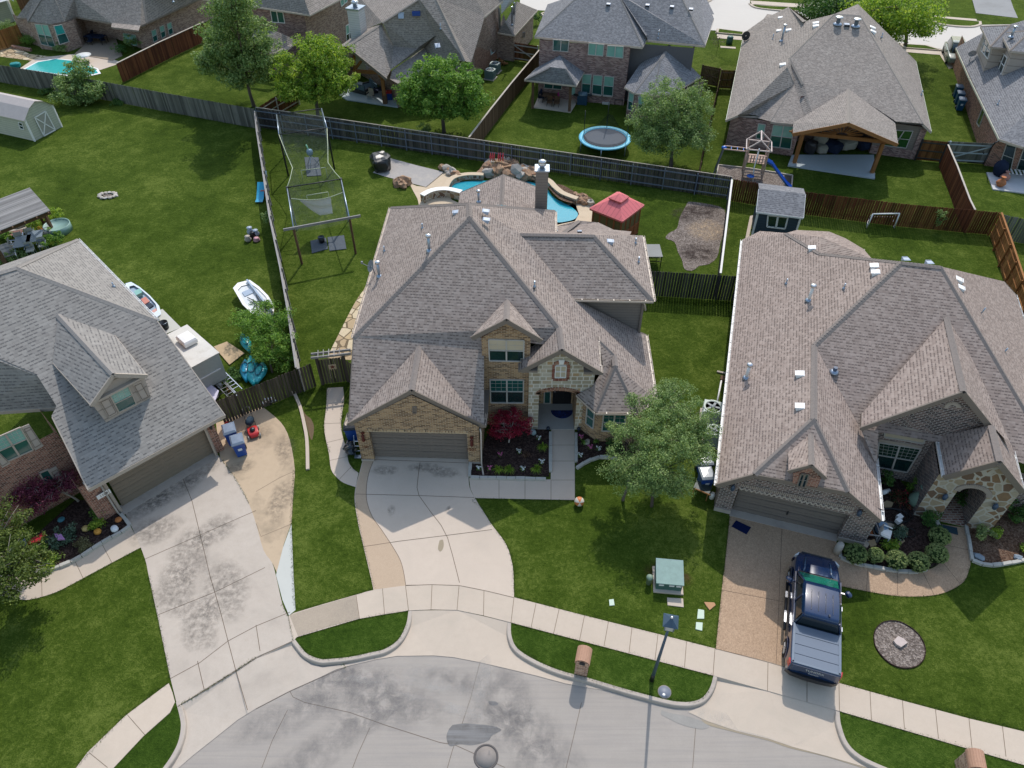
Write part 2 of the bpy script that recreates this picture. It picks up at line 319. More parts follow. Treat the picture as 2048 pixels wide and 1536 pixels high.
M['binlid']=plain('grey_blue_lid',(.16,.20,.26),.35,.5)
M['red']=plain('red_paint',(.45,.02,.02),.4,.5)
M['fence_grey']=wood_mat('grey_fence_wood',(.050,.052,.046),(.115,.118,.105),(.20,.20,.18))
M['fence_dark']=wood_mat('dark_fence_wood',(.025,.024,.024),(.058,.055,.052),(.115,.105,.095))
M['fence_red']=wood_mat('red_stained_wood',(.050,.016,.008),(.115,.036,.016),(.20,.075,.032))
M['fence_orange']=wood_mat('orange_stained_wood',(.15,.060,.018),(.26,.11,.035),(.38,.18,.06))
M['fence_brown']=wood_mat('brown_fence_wood',(.030,.024,.019),(.070,.056,.044),(.13,.108,.085))
M['fence_pale']=wood_mat('bleached_rail_wood',(.30,.26,.21),(.42,.37,.31),(.56,.51,.44))
M['timber']=wood_mat('cedar_beam',(.16,.070,.025),(.26,.120,.042),(.36,.19,.08))
M['timber_b']=wood_mat('brown_timber',(.07,.04,.025),(.12,.07,.04),(.18,.11,.07))
M['weathered']=wood_mat('weathered_wood',(.16,.15,.14),(.26,.25,.24),(.38,.36,.34))
M['water']=water_mat('pool_water',(.012,.22,.30),(.05,.42,.50))
M['water2']=water_mat('turquoise_pool_water',(.01,.30,.28),(.06,.50,.46))
M['mulch']=mulch_mat('dark_mulch',(.014,.009,.008),(.040,.024,.020),(.095,.065,.055))
M['mulch_r']=mulch_mat('brown_mulch',(.05,.028,.018),(.12,.070,.045),(.22,.15,.105))
M['mulch_g']=mulch_mat('grey_mulch',(.07,.055,.045),(.17,.14,.12),(.34,.29,.25))
M['bark']=wood_mat('tree_bark',(.06,.045,.035),(.12,.095,.075),(.22,.18,.15))
M['bark_p']=wood_mat('pale_bark',(.20,.18,.15),(.32,.29,.25),(.45,.42,.38))
M['rock']=stone_mat('red_sandstone_rock',[(.26,.14,.08),(.40,.26,.16),(.20,.13,.09)],(.22,.15,.10),sc=1.3,edge=.01)
M['rock_g']=plain('pale_rock',(.40,.36,.31),.85,.2,var=.4,sc=3)
M['edging']=conc_mat('stone_edging',(.36,.35,.31),(.52,.50,.45),stain=.4,stainc=(.22,.21,.19),sc=2)
M['coping']=conc_mat('pool_coping',(.48,.38,.26),(.62,.50,.36),stain=.4,stainc=(.36,.27,.18),sc=1.5)
M['cushion']=plain('grey_blue_fabric',(.10,.15,.19),.9,.1)
M['cream']=plain('cream_fabric',(.50,.45,.36),.9,.1)
def soft_mat(name,col,dens,sc=1.5):
 m=NT(name); m.fin(col,.9,.15); a=m.n('Attribute',attribute_name='fall').outputs['Fac']; n=m.noise(m.pos(),sc,8,.72,Distortion=.25); k=m.math('MULTIPLY',m.math('MULTIPLY',a,dens),m.ramp(n,[(.38,(0,0,0)),(.66,(1,1,1))])); t=m.n('BsdfTransparent'); mx=m.n('MixShader'); m.l(k,mx.inputs[0]); m.l(t.outputs[0],mx.inputs[1]); m.l(m.b.outputs[0],mx.inputs[2]); m.l(mx.outputs[0],m.out.inputs[0]); return m.m
def soft(parent,x,y,rx,ry,ang,z,mat):
 """worn patch with a feathered outline"""
 c=P(x,y,z); n=32; R=[0,.35,.7,1]; v=[];f=[];fa=[]
 for r,al in((.02,1),(.4,1),(.7,.7),(1,0)):
  for t in range(n):
   th=t*2*math.pi/n; k=r*(1+.22*mnoise.noise(Vector((math.cos(th)*1.3+x,math.sin(th)*1.3+y,0)))); px=k*rx*math.cos(th); py=k*ry*math.sin(th); v.append((c.x+px*math.cos(ang)-py*math.sin(ang),c.y+px*math.sin(ang)+py*math.cos(ang),z)); fa.append(al)
 for a in range(3):
  for t in range(n): u=(t+1)%n; f.append((a*n+t,a*n+u,(a+1)*n+u,(a+1)*n+t))
 f.append(tuple(range(n)))
 off=Vector((0,0,0)); me=bpy.data.meshes.new('stain'); me.from_pydata(v,[],f); at=me.attributes.new('fall','FLOAT','POINT'); at.data.foreach_set('value',fa); me.materials.append(mat)
 o=bpy.data.objects.new('stain',me); SC.collection.objects.link(o); o.parent=parent; return o
M['ventm']=plain('blue_grey_vent',(.36,.42,.50),.4,.5,var=.1)
# ---------------------------------------------------------------- ground plan
def cr(p,n=5):
 o=[]
 for i in range(len(p)-1):
  a=p[max(i-1,0)]; b=p[i]; c=p[i+1]; d=p[min(i+2,len(p)-1)]
  for k in range(n):
   t=k/n; o.append(tuple(.5*((2*b[j])+(-a[j]+c[j])*t+(2*a[j]-5*b[j]+4*c[j]-d[j])*t*t+(-a[j]+3*b[j]-3*c[j]+d[j])*t**3) for j in (0,1)))
 return o+[tuple(p[-1])]
def sheet(name,pts,z,mat,label=None,parent=None):
 return struct(name,MB().poly([P(x,y,z) for x,y in pts]),mat,label,parent)
def slab(name,pts,z0,z1,mat,label=None,parent=None):
 return struct(name,MB().prism([P(x,y,z1)+Vector((0,0,z0-z1)) for x,y in pts],z1-z0),mat,label,parent)
def strip3(pts,wd,z):
 m=MB(); pts=[Vector((p.x,p.y,z)) for p in pts]; L=[];Rr=[]
 for k,p in enumerate(pts):
  d=(pts[min(k+1,len(pts)-1)]-pts[max(k-1,0)]).normalized(); n=Vector((-d.y,d.x,0))*wd/2; L.append(p+n); Rr.append(p-n)
 m.grid([L,Rr],sm=False); return m
def joints(parent,lines,z,wd=.035,mat=None):
 wd*=.62
 m=MB()
 for l in lines:
  s=strip3([P(x,y,z) for x,y in l],wd,z); i=len(m.v); m.v+=s.v; m.f+=[tuple(i+a for a in f) for f in s.f]; m.sm+=s.sm
 o=m.build('joint',mat or M['joint'],parent); return o
# base sheet far below, to the horizon
g=MB(); g.poly([(-500,-150,-.17),(500,-150,-.17),(500,900,-.17),(-500,900,-.17)]); struct('ground',g,M['soil'])
m=MB(); m.poly([(-60,-30,-.13),(60,-30,-.13),(60,19.2,-.13),(-60,19.2,-.13)]); street=struct('street',m,M['street'])
joints(street,[[(940,1400),(925,1445),(905,1500),(885,1570)],[(960,1325),(948,1370),(940,1400)],[(580,1383),(586,1394),(610,1405),(700,1425),(770,1450),(880,1485),(910,1490)],[(575,1420),(545,1480),(520,1545)],[(740,1455),(715,1510),(700,1550)],[(1163,1405),(1148,1470),(1130,1545)],[(1392,1445),(1385,1540)],[(512,1418),(579,1383),(637,1357),(700,1331)],[(910,1490),(1010,1535)]],-.126,.03)
# manhole: ring + lid in the street
mh=thing('manhole_cover','round cast iron manhole cover set in the street beside a dark stain','manhole cover',P(972,1514,-.13))
c=P(972,1514,-.13); MB().lathe(c,[(.47,-.01),(.47,.012),(.40,.012),(.40,.004)],32).build('frame',plain('cast_iron',(.10,.09,.085),.7,.3),mh)
mm=MB().lathe(c,[(.0,.008),(.385,.008),(.385,-.01)],32)
mm.box(c+Vector((.12,.15,.012)),(.08,.16,.008))
mm.build('lid',plain('cast_iron_lid',(.235,.21,.19),.7,.2),mh)
def stain(name,pts,mat,z,parent): return sheet(name,cr(pts+[pts[0]],4)[:-1],z,mat,None,parent)
M['oil']=conc_mat('dark_wet_stain',(.10,.095,.09),(.22,.21,.20),stain=.6,stainc=(.07,.06,.05),sc=2.5,streak=(R_(-10),.5,(.28,.28,.28)))
M['dirtstain']=conc_mat('silt_stain',(.27,.22,.15),(.36,.30,.21),stain=.3,stainc=(.2,.17,.12))
stain('stain',[(905,1450),(925,1447),(950,1448),(985,1452),(1003,1460),(985,1470),(975,1482),(945,1490),(920,1488),(900,1492),(893,1475),(897,1460)],M['oil'],-.122,street)
stain('stain',[(977,1402),(990,1403),(997,1408),(988,1411),(979,1409)],M['oil'],-.122,street)
stain('stain',[(1323,1420),(1345,1427),(1375,1432),(1412,1447),(1417,1455),(1400,1458),(1365,1450),(1335,1436),(1322,1428)],conc_mat('rough_patch',(.20,.19,.17),(.36,.34,.31),grain=14,stain=.3),-.122,street)
stain('stain',[(1400,1425),(1420,1437),(1470,1453),(1536,1470),(1580,1485),(1660,1503),(1750,1532),(1745,1541),(1655,1514),(1580,1496),(1536,1481),(1465,1463),(1410,1447)],M['dirtstain'],-.121,street)
# main lawn sheet with the cul-de-sac sidewalk line as its southern edge
south=[(60,1640),(140,1610),(227,1536),(287,1472),(340,1425),(352,1404),(355,1413),(512,1314),(587,1281),(594,1274),(716,1238),(817,1221),(914,1220),(1022,1245),(1426,1351),(1678,1422),(2048,1530),(2400,1640)]
pts=[P(x,y,0) for x,y in south]; pts=[Vector((-120,pts[0].y,0))]+pts+[Vector((120,pts[-1].y,0)),Vector((120,57,0)),Vector((-120,57,0))]
m=MB().poly(pts); struct('lawn',m,M['grass'])
far=[Vector((-150,57,0)),Vector((150,57,0)),Vector((150,300,0)),Vector((-150,300,0))]
struct('back_lawn',MB().poly(far),M['grass'])
# verges (grass) and kerbs
def verge(pts): return struct('grass_verge',MB().prism([P(x,y,.0)+Vector((0,0,-.16)) for x,y in pts],.16),M['grass_verge'])
def kerb(px,flip=1,wd=.17):
 pts=[P(x,y,0) for x,y in cr(px)]; rows=[]
 for k,p in enumerate(pts):
  d=(pts[min(k+1,len(pts)-1)]-pts[max(k-1,0)]); d.z=0; d.normalize(); n=Vector((d.y,-d.x,0))*flip
  rows.append([p+Vector((0,0,-.15)),p+Vector((0,0,.014)),p+n*(wd-.03)+Vector((0,0,.014)),p+n*wd+Vector((0,0,-.012)),p+n*(wd+.04)+Vector((0,0,-.15))])
 return struct('kerb',MB().grid(rows,sm=False),M['kerb'])
v1=cr([(817,1221.5),(812,1250),(796,1280),(770,1298),(742,1305),(700,1314),(660,1318),(640,1318),(615,1308),(600,1292),(588,1276)])
verge(v1+[(594,1274.5),(716,1238.5)]); kerb([(817,1221.5),(812,1250),(796,1280),(770,1298),(742,1305),(700,1314),(660,1318),(640,1318),(615,1308),(600,1292),(588,1276)],-1)
k2=[(1427,1351),(1420,1375),(1405,1395),(1385,1403),(1362,1404),(1330,1399),(1250,1378),(1180,1357),(1120,1341),(1070,1320),(1035,1297),(1023,1272),(1022,1246)]
verge(cr(k2)); kerb(k2,-1)
k3=[(1679,1424),(1682,1450),(1695,1485),(1720,1510),(1765,1532),(1830,1556),(1960,1600),(2200,1680)]
verge(cr(k3)+[(2300,1610),(2048,1531)]); kerb(k3,1)
k0=[(352,1405),(358,1427),(362,1452),(357,1482),(345,1508),(326,1536),(290,1580)]
verge(cr(k0)+[(140,1611),(227,1537),(287,1473),(340,1426)]); kerb(k0,-1)
# driveways, aprons, walks
drvL=cr([(246,1018),(270,1068),(290,1118),(297.5,1152),(315,1232),(332.5,1317),(341,1357),(355,1413)],3)+[(512,1314),(587,1281)]+cr([(577,1234.5),(564.5,1207),(552,1152),(544,1125),(527,1100),(512,1047),(497,1005),(475,963),(440,915.5)],3)+[(432,905)]
o=sheet('driveway',drvL,.012,M['conc_grey'],'weathered grey concrete driveway in front of the left house')
joints(o,[[(290,1118),(400,1070),(512,1021)],[(315,1230),(430,1184),(530,1135)],[(363,950),(384,1002),(403,1080),(420,1152),(440,1220),(456,1282)],[(341,1357),(400,1325),(456,1282),(512,1252),(580,1224)],[(456,1282),(470,1335),(495,1420)],[(355,1413),(430,1368),(512,1316),(587,1281)],[(395,1322),(408,1378)],[(512,1250),(520,1302)]],.016,.04)
M['tyre']=conc_mat('dark_weathering',(.13,.12,.105),(.26,.24,.215),stain=.6,stainc=(.09,.085,.075),sc=1.8)
#stain('stain',[(262,1022),(300,1000),(350,965),(400,935),(428,925),(420,935),(410,950),(385,955),(350,975),(330,1000),(300,1010),(285,1030),(268,1035)],M['tyre'],.015,o)
apL=[(355,1413),(512,1314),(587,1281),(588,1290),(600,1312),(622,1330),(645,1335),(683,1330),(750,1315),(748,1320),(700,1331),(672,1339),(637,1356),(579,1382),(512,1417),(475,1440),(425,1480),(387,1510),(357,1536),(320,1570),(345,1535),(362,1505),(372,1475),(372,1450),(366,1425)]
def apron(pts,ntop,mat,label):
 v=[P(x,y,.004) if k<ntop else P(x,y,-.112) for k,(x,y) in enumerate(pts)]
 bm=bmesh.new(); vs=[bm.verts.new(p) for p in v]; f=bm.faces.new(vs); bmesh.ops.triangulate(bm,faces=[f]); me=MB()
 me.v=[tuple(q.co) for q in bm.verts]; bm.verts.index_update(); me.f=[tuple(q.index for q in t.verts) for t in bm.faces]; me.sm=[False]*len(me.f)
 return struct('driveway_apron',me,mat,label)
apron(apL,3,M['conc_grey'],'grey concrete apron of the left driveway meeting the street')
apron([(817,1221),(914,1220),(1022,1245),(1019,1275),(1031,1303),(1066,1327),(1118,1349),(1180,1366),(1250,1387),(1180,1376),(1131,1367),(1075,1352),(1024,1339.5),(959,1324.5),(907,1314.5),(867,1311),(794,1312),(748,1319.5),(748,1312),(775,1304),(800,1287),(818,1255)],3,M['walk'],'beige concrete apron of the middle driveway meeting the street')
apron([(1427,1351),(1536,1382),(1679,1422),(1677,1450),(1689,1487),(1714,1514),(1760,1537),(1825,1561),(1800,1556),(1740,1537),(1661,1514),(1586,1494),(1536,1477),(1474,1462),(1414,1442),(1376,1424),(1400,1414),(1424,1388),(1434,1360)],3,M['walk'],'pale concrete apron behind the parked pickup truck')
drvM=[(746,908),(726,916)]+cr([(725.75,918),(719.5,943),(711,975.5),(709.5,1005),(717,1050),(727,1093),(741,1152),(747,1180)],3)+cr([(812,1170),(867,1169),(920,1171),(974,1182),(1028,1195)],3)+cr([(1028,1190),(1027,1150),(1024,1125.5),(1012,1088),(984.5,1050.5),(962,1015.5),(949.5,995.5),(939.5,975.5),(937,953),(937,925.5)],3)+[(937,914)]
o=sheet('driveway',drvM,.012,M['conc'],'beige concrete driveway in front of the middle house')
jl=cr([(748,919),(737,948),(732.5,980.5),(734.5,1005.5),(744.5,1033),(762,1058),(782,1088),(799.5,1118),(807,1143),(811.5,1171)],4)
sheet('tan_band',cr([(726.5,919),(720.5,943),(712,975.5),(710.5,1005),(718,1050),(728,1093),(742,1152),(748,1179)],3)+jl[::-1],.0165,conc_mat('tan_drive_band',(.42,.31,.215),(.55,.42,.30),stain=.2,stainc=(.3,.22,.15),speck=(30,(.3,.22,.14),.3)),None,o)
joints(o,[jl,[(840,925),(836,955),(834,975),(838,991),(860,1022),(882,1050),(895,1075),(905,1110),(919,1165)],[(710,988),(837,991),(948,995)],[(728,1093),(800,1082),(890,1071),(984,1059)],[(748,919),(937,926)]],.0205,.035)
stain('stain',[(879,1081),(886,1080),(887,1094),(881,1103),(876,1097)],M['dirtstain'],.0195,o)
#stain('stain',[(892,1015),(898,1019),(897,1022),(891,1020)],M['tyre'],.0195,o); stain('stain',[(780,1017),(785,1019),(782,1027),(779,1024)],M['tyre'],.0195,o)
# sidewalks
sw=cr([(587,1226),(647,1208),(712,1189.5),(747,1180),(812,1171),(862,1169),(919.5,1171),(974.5,1182),(1028,1194.5)],4)+[(1169,1231),(1316.5,1268),(1430,1297),(1536,1323),(1678.5,1366),(1805,1401),(1938.5,1437),(2048,1463),(2300,1530),(2400,1640),(2048,1530),(1678,1422),(1426,1351),(1022,1245),(967,1231),(914,1220),(865,1219),(817,1221),(766,1229),(716,1238),(594,1274),(587,1281),(577,1232)]
o=sheet('sidewalk',sw,.0225,M['walk'],'curved beige sidewalk along the cul-de-sac')
sheet('brown_panel',[(579,1230),(647,1209),(711,1190.5),(718,1236.5),(655,1254),(596,1272.5)],.0265,M['agg_dark'],None,o)
joints(o,[[(712,1190),(719,1238)],[(765,1177),(769,1228)],[(811,1171),(817,1221)],[(864,1170),(862,1219)],[(918,1172),(914,1220)],[(968,1181),(967,1231)],[(1028,1195),(1022,1245)],[(1072,1207),(1062,1256)],[(1118,1219),(1107,1268)],[(1169,1231),(1159,1281)],[(1217,1243),(1208,1292)],[(1264,1255),(1258,1306)],[(1316,1268),(1310,1320)],[(1373,1283),(1369,1335)],[(1430,1297),(1426,1351)],[(1536,1324),(1535,1382)],[(1614,1346),(1614,1404)],[(1678,1366),(1679,1422)],[(1740,1383),(1743,1440)],[(1805,1401),(1809,1458)],[(1871,1419),(1877,1477)],[(1938,1437),(1944,1495)],[(2005,1453),(2012,1513)],[(812,1171),(862,1169),(919,1171),(974,1182),(1028,1195)],[(1430,1297),(1536,1324),(1678,1366)]],.0305,.03)
o=sheet('sidewalk',[(337.5,1366),(250,1432),(175,1504.5),(152,1536),(90,1600),(60,1640),(140,1611),(227,1536),(287,1472),(340,1425),(350,1404),(345,1385)],.0125,M['walk'],'beige sidewalk at the bottom left of the left driveway')
joints(o,[[(255,1430),(290,1470)],[(178,1505),(215,1535)]],.0165,.03)
# tan pad and white strip beside the left driveway
o=sheet('side_pad',[(440,914),(436,880),(432,846),(527,812)]+cr([(527,815),(562,845),(579.5,880),(589.5,938),(587,980),(583,1045)],3)+[(567,1090),(556,1150)]+cr([(546,1128),(527,1100),(512,1047),(497,1005),(475,963),(440,915.5)],3),.0085,M['tan'],'tan stained concrete pad between the left driveway and the fence')
joints(o,[[(512,983),(560,955),(589,942)],[(512,1047),(540,1070),(583,1048)][:1]+[(522,1073),(583,1048)]],.0125,.03)
sheet('concrete_strip',[(583,1048),(587,1152),(591,1220),(578,1231),(565,1200),(552,1150),(566,1095)],.0105,M['conc_white'],'narrow white concrete strip beside the left driveway')
# path to the side gate, white edging strip
ph=cr([(654,776),(652,818),(648,850.5),(652,880.5),(658,908),(662,938),(672,953),(687,965.5),(711,974)],3)+cr([(717,946),(704.5,935.5),(697,923),(693,898),(686,875.5),(682,850.5),(684.5,825.5),(688,798),(686,774)],3)
o=sheet('gate_path',ph,.0085,M['conc'],'curved concrete path from the side gate to the middle driveway')
joints(o,[[(652,812),(688,806)],[(648,847),(683,846)],[(654,885),(687,877)],[(659,921),(695,913)],[(679,958),(702,934)]],.0125,.03)
ed=cr([(587,784),(600,813),(609,850),(614.5,884),(616,940)],4); m=strip3([P(x,y,0) for x,y in ed],.17,0); m2=MB(); L=[m.v[k] for k in range(len(ed))]; Rr=[m.v[len(ed)+k] for k in range(len(ed))]
m2.grid([[(a[0],a[1],z) for a,z in ((l,-.02),(l,.10),(r,.10),(r,-.02))] for l,r in zip(L,Rr)],sm=False,cap=True); tag(m2.build('edging_strip',M['walk']),'long white concrete edging strip curving through grass near the side gate','garden edging')
stain('soil_patch',[(606,820),(612,830),(622,838),(628,855),(624,880),(618,868),(612,845)],plain('dirt',(.14,.10,.06),.95,.1,var=.5),.004,bpy.data.objects['lawn'])
# front walk of the middle house
o=sheet('front_walk',[(1102.5,858),(1149,858),(1149.7,1000),(949.5,996),(941,978),(938,955.5),(1101.5,959)],.0165,M['conc'],'beige concrete walk from the middle front door to the driveway')
joints(o,[[(1102,890),(1149,890)],[(1102,922),(1149,922)],[(1102,960),(1149,960)],[(998,957),(998,997)],[(1050,958),(1050,998)],[(1102,960),(1102,999)]],.0205,.03)
# right driveway and curved walk: exposed aggregate
rdv=[(1460,1029),(1449,1138),(1446.5,1152),(1431.5,1297),(1536,1323),(1678.5,1366),(1680,1171)]+cr([(1682,1172),(1726,1181),(1786,1191),(1831,1193),(1873.5,1189.5),(1906,1178),(1928.5,1162),(1938,1140),(1941,1124),(1936,1090),(1929,1055)],3)+[(1880,1048)]+cr([(1872,1046),(1885,1075),(1890,1105),(1880,1126),(1848.5,1142),(1798.5,1143),(1721,1130.5),(1678.5,1115.5)],3)+[(1672,1080)]
o=sheet('driveway',rdv,.012,M['agg'],'exposed aggregate driveway and walk of the right house')
joints(o,[[(1564,1055),(1558,1200),(1552,1330)],[(1444,1180),(1560,1202),(1680,1228)],[(1795,1145),(1795,1190)],[(1845,1143),(1868,1189)],[(1882,1120),(1920,1167)],[(1892,1090),(1939,1100)],[(1736,1134),(1733,1180)]],.016,.03)
slab('door_threshold',[(1461,1012),(1677,1064),(1673,1083),(1459,1031)],0,.03,M['kerb'],'pale concrete threshold below the right garage door')
slab('door_threshold',[(236,1013),(430,898),(437,914),(247,1030)],0,.022,M['kerb'],'pale concrete threshold below the left garage door')
# flagstone path
sheet('flagstone_path',cr([(735,566),(727,580),(712,601.5),(694.5,634),(677,669),(659.5,704),(655,716)],3)+[(702,720),(735,640),(762,566)],.008,M['flag'],'tan flagstone path beside the middle house')
# beds
def bed(name,pts,mat,label,z=.03): return sheet(name,pts,z,mat,label)
bed('mulch_bed',[(941,922),(960,900),(985,850),(1075,850),(1099,861),(1098,953),(941,951)],M['mulch'],'dark mulch bed in front of the middle house')
bed('mulch_bed',[(1153,862),(1165,860),(1192,880),(1290,880),(1300,905),(1270,925)]+cr([(1245,922),(1224,915.5),(1199,914),(1174,923),(1153,935)],3),M['mulch'],'dark mulch bed below the bay window')
bed('mulch_bed',cr([(1678,1112),(1721,1129),(1798,1141),(1848,1140),(1880,1124),(1889,1100),(1883,1075),(1872,1050)],3)+[(1868,1040),(1770,925),(1755,935),(1760,1030),(1735,1040),(1720,1085)],M['mulch'],'shaded mulch bed between garage and porch of the right house',.02)
bed('mulch_bed',[(1930,1058),(1945,1122)]+cr([(1948,1127),(1975,1131),(2010,1127),(2048,1121),(2120,1110)],3)+[(2140,1000),(2030,990),(1990,1040)],M['mulch_r'],'brown mulch bed right of the stone porch',.02)
bed('mulch_bed',[(0,1105),(60,1080),(150,1000),(215,1000),(245,1030),(258,1052)]+cr([(240,1065),(205,1085),(150,1120),(95,1140),(60,1145)],3)+[(-60,1140),(-60,1100)],M['mulch'],'dark mulch bed below the left house',.02)
o=sheet('front_walk',cr([(272,1072),(282,1094)],2)+cr([(283,1094),(200,1138),(150,1165),(110,1185),(60,1199),(25,1196),(-40,1180)],3)+cr([(-60,1140),(60,1148),(95,1142),(150,1122),(205,1087),(262,1055)],3),.009,M['walk'],'beige concrete walk across the front of the left house')
joints(o,[[(205,1090),(224,1126)],[(150,1122),(166,1156)],[(83,1146),(84,1194)]],.013,.03)
# front beds' raised stone edging (each a countable run)
def edging(px,label,wd=.16,h=.14,mat=None,name='bed_edging',seed=1):
 rnd=random.Random(seed); q=cr(px,8); pts=[P(x,y,0) for x,y in q]; m=MB(); acc=[pts[0]]
 L=0; seg=[pts[0]]
 for a,b in zip(pts,pts[1:]):
  n=max(1,int((b-a).length/.12))
  for k in range(n): seg.append(a.lerp(b,(k+1)/n))
 st=seg[0];
 for p in seg[1:]:
  if (p-st).length>.42:
   d=(p-st); L=d.length; m.box((st+p)/2+Vector((0,0,h/2+rnd.uniform(-.01,.01))),(L-.02,wd*rnd.uniform(.85,1.1),h),rz=math.atan2(d.y,d.x)+rnd.uniform(-.05,.05)); st=p
 return tag(m.build(name,mat or M['edging']),label,'garden edging')
edging([(941,957),(1000,958),(1050,959),(1101,960)],'stone edging along the bottom of the middle mulch bed',seed=2)
edging([(1101,866),(1101,900),(1101,956)],'stone edging between middle mulch bed and front walk',seed=3)
edging([(1152,868),(1152,900),(1152,937)],'straight stone edging right of the front walk',seed=4)
edging([(1153,938),(1174,925),(1199,916),(1224,917),(1245,924)],'curved stone edging below the bay window bed',seed=5)
edging([(941,928),(939,955)],'short stone edging beside the middle garage corner',seed=6)
edging([(1678,1100),(1680,1117),(1721,1131),(1760,1138),(1798,1144),(1830,1145),(1862,1138)],'curved kerb stones in front of the clipped round bushes',seed=7)
edging([(1871,1042),(1882,1068)],'short edging at the left of the porch doormat',seed=8)
edging([(1930,1052),(1937,1085),(1943,1122),(1955,1128),(1980,1132),(2010,1129),(2060,1120),(2110,1112)],'kerb stones round the bed right of the porch',seed=9)
edging([(243,1030),(262,1056),(240,1068),(205,1087),(150,1122),(95,1142),(62,1146)],'pale stone edging round the left house bed',seed=10)
edging([(2,94+20),(40,106)][:0] or [(26,96),(50,101),(66,103)],'low red block edging by the far left bay window',mat=M['brick_red'],h=.3,wd=.3,seed=11)
# rear street, rear verges and sidewalks
rs=[(1395,-30),(1420,20),(1440,60),(1490,70),(1600,75),(1800,92),(1925,104),(2120,118),(2300,60),(2200,-60),(1400,-60)]
sheet('rear_street',[(1040,18),(1068,20),(1110,22),(1200,30),(1400,58),(1440,62),(1490,64),(1620,72),(1800,93),(1870,95),(1905,104),(2200,130),(2300,60),(2100,47),(1950,50),(1850,50),(1700,33),(1640,26),(1530,16),(1500,6),(1498,-40),(1200,-60),(1040,-40)],.012,M['street_far'],'pale concrete street behind the far houses')
def isle(pts,label):
 o=struct('grass_verge',MB().prism([P(x,y,0) for x,y in pts],.12),M['grass_far'],label)
 q=[P(x,y,0) for x,y in pts]; m=MB(); c=sum(q,Vector())/len(q); rows=[]
 for p in q+[q[0]]:
  d=(p-c).normalized(); d.z=0; rows.append([p+Vector((0,0,0)),p+Vector((0,0,.135)),p+d*.3+Vector((0,0,.135)),p+d*.34])
 m.grid(rows,sm=False); o2=m.build('kerb_edge',M['walk'],o); return o
isle(cr([(1502,9),(1520,13),(1600,17),(1640,20)],3)+[(1640,27)]+cr([(1600,24),(1540,20),(1512,16),(1502,9)],3)[:-1],'long grass verge with kerb behind the far right roof')
isle(cr([(1868,36),(1900,40),(1935,43),(1957,45)],3)+cr([(1957,50),(1940,54),(1900,52),(1873,47)],3),'short grass verge across the rear street')
isle(cr([(1390,4),(1400,7),(1418,2),(1420,-6)],3)+[(1380,-8)],'small grass corner beyond the grey roofed house')
isle([(1084,29),(1096,25),(1105,26),(1104,31),(1090,32)],'small grass verge seen between two rear roofs')
sheet('rear_lawn',[(1860,-2),(1870,32),(1952,38),(1941,-2)],.02,M['grass_far'],'rear lawn left of the far driveway')
sheet('rear_lawn',[(2028,18),(2036,42),(2100,45),(2100,20)],.02,M['grass_far'],'rear lawn right of the far driveway')
sheet('rear_driveway',[(1942,-10),(1952,26),(2036,36),(2027,16),(2018,-10)],.024,conc_mat('old_asphalt_grey',(.20,.20,.20),(.32,.32,.31)),'grey driveway across the rear street')
sheet('rear_sidewalk',[(1500,1),(1640,10),(1640,17),(1504,8)],.024,M['walk'],'sidewalk across the rear street')
sheet('rear_sidewalk',[(1865,31),(1953,38),(1955,44),(1866,36)],.024,M['walk'],'sidewalk right of the big far tree')
sheet('rear_sidewalk',[(1434,68),(1484,73),(1484,80),(1434,76)],.024,M['walk'],'strip of sidewalk between the two far roofs')
sheet('rear_sidewalk',[(1085,33),(1110,31),(1110,38),(1085,37)],.024,M['walk'],'strip of sidewalk beside the far left wing')
sheet('rear_sidewalk',[(1805,97),(1883,103),(1885,110),(1812,104)],.024,M['walk'],'sidewalk below the far tree')
sheet('rear_driveway',[(1872,98),(1900,100),(1925,128),(1898,138)],.016,M['conc'],'driveway under the car beside the far right house')
isle([(1803,90),(1850,93),(1879,102),(1812,97)],'grass verge under the far tree')
sheet('rear_lawn',[(1437,79),(1482,82),(1478,130),(1440,130)],.016,M['grass_far'],'grass between the two far houses')
isle([(1438,60),(1485,66),(1484,71),(1436,67)],'grass verge between the two far roofs')
SD=soft_mat('dark_feathered_stain',(.10,.092,.08),.42,4.5); SG=soft_mat('grey_feathered_stain',(.17,.165,.165),.34,1.6); SW=soft_mat('pale_feathered_wear',(.50,.47,.43),.45,.7); ST=soft_mat('tan_feathered_stain',(.40,.28,.16),.6,1.0)
DL=[o for o in bpy.data.objects if o.name.startswith('driveway') and o.parent is None]
dL=bpy.data.objects['driveway']; dM=bpy.data.objects['driveway.001']
for k,(x,y,rx,ry,a) in enumerate([(290,1010,1.5,.7,.75),(345,985,1.6,.7,.75),(395,945,1.3,.6,.75),(310,1060,1.4,.9,.4),(380,1110,1.8,1.0,1.8),(450,1180,1.8,1.2,2),(350,1180,1.5,1.0,2),(430,1060,1.2,.9,.7),(400,1250,1.6,.9,2)]): soft(dL,x,y,rx,ry,a,.0205+k*.0006,SD)
for k,(x,y,rx,ry,a) in enumerate([(895,1018,.25,.12,1),(783,1020,.22,.35,0),(770,940,.8,.35,0),(850,935,1.0,.35,0),(890,945,.9,.4,0)]): soft(dM,x,y,rx,ry,a,.0245+k*.0006,SD)
for k,(x,y,rx,ry,a) in enumerate([(700,1390,3.2,1.3,-.3),(800,1400,2.4,1.0,-.25),(690,1350,2.4,.6,.1),(900,1360,1.8,.6,-.2),(1000,1385,1.6,1.3,-.3),(1050,1460,1.5,1.2,0),(1000,1440,1.6,.7,-.2),(640,1500,3.0,.8,.6),(1090,1520,1.6,1.0,0),(560,1440,2.2,.8,.4)]): soft(street,x,y,rx,ry,a,-.1185+k*.0006,SG)
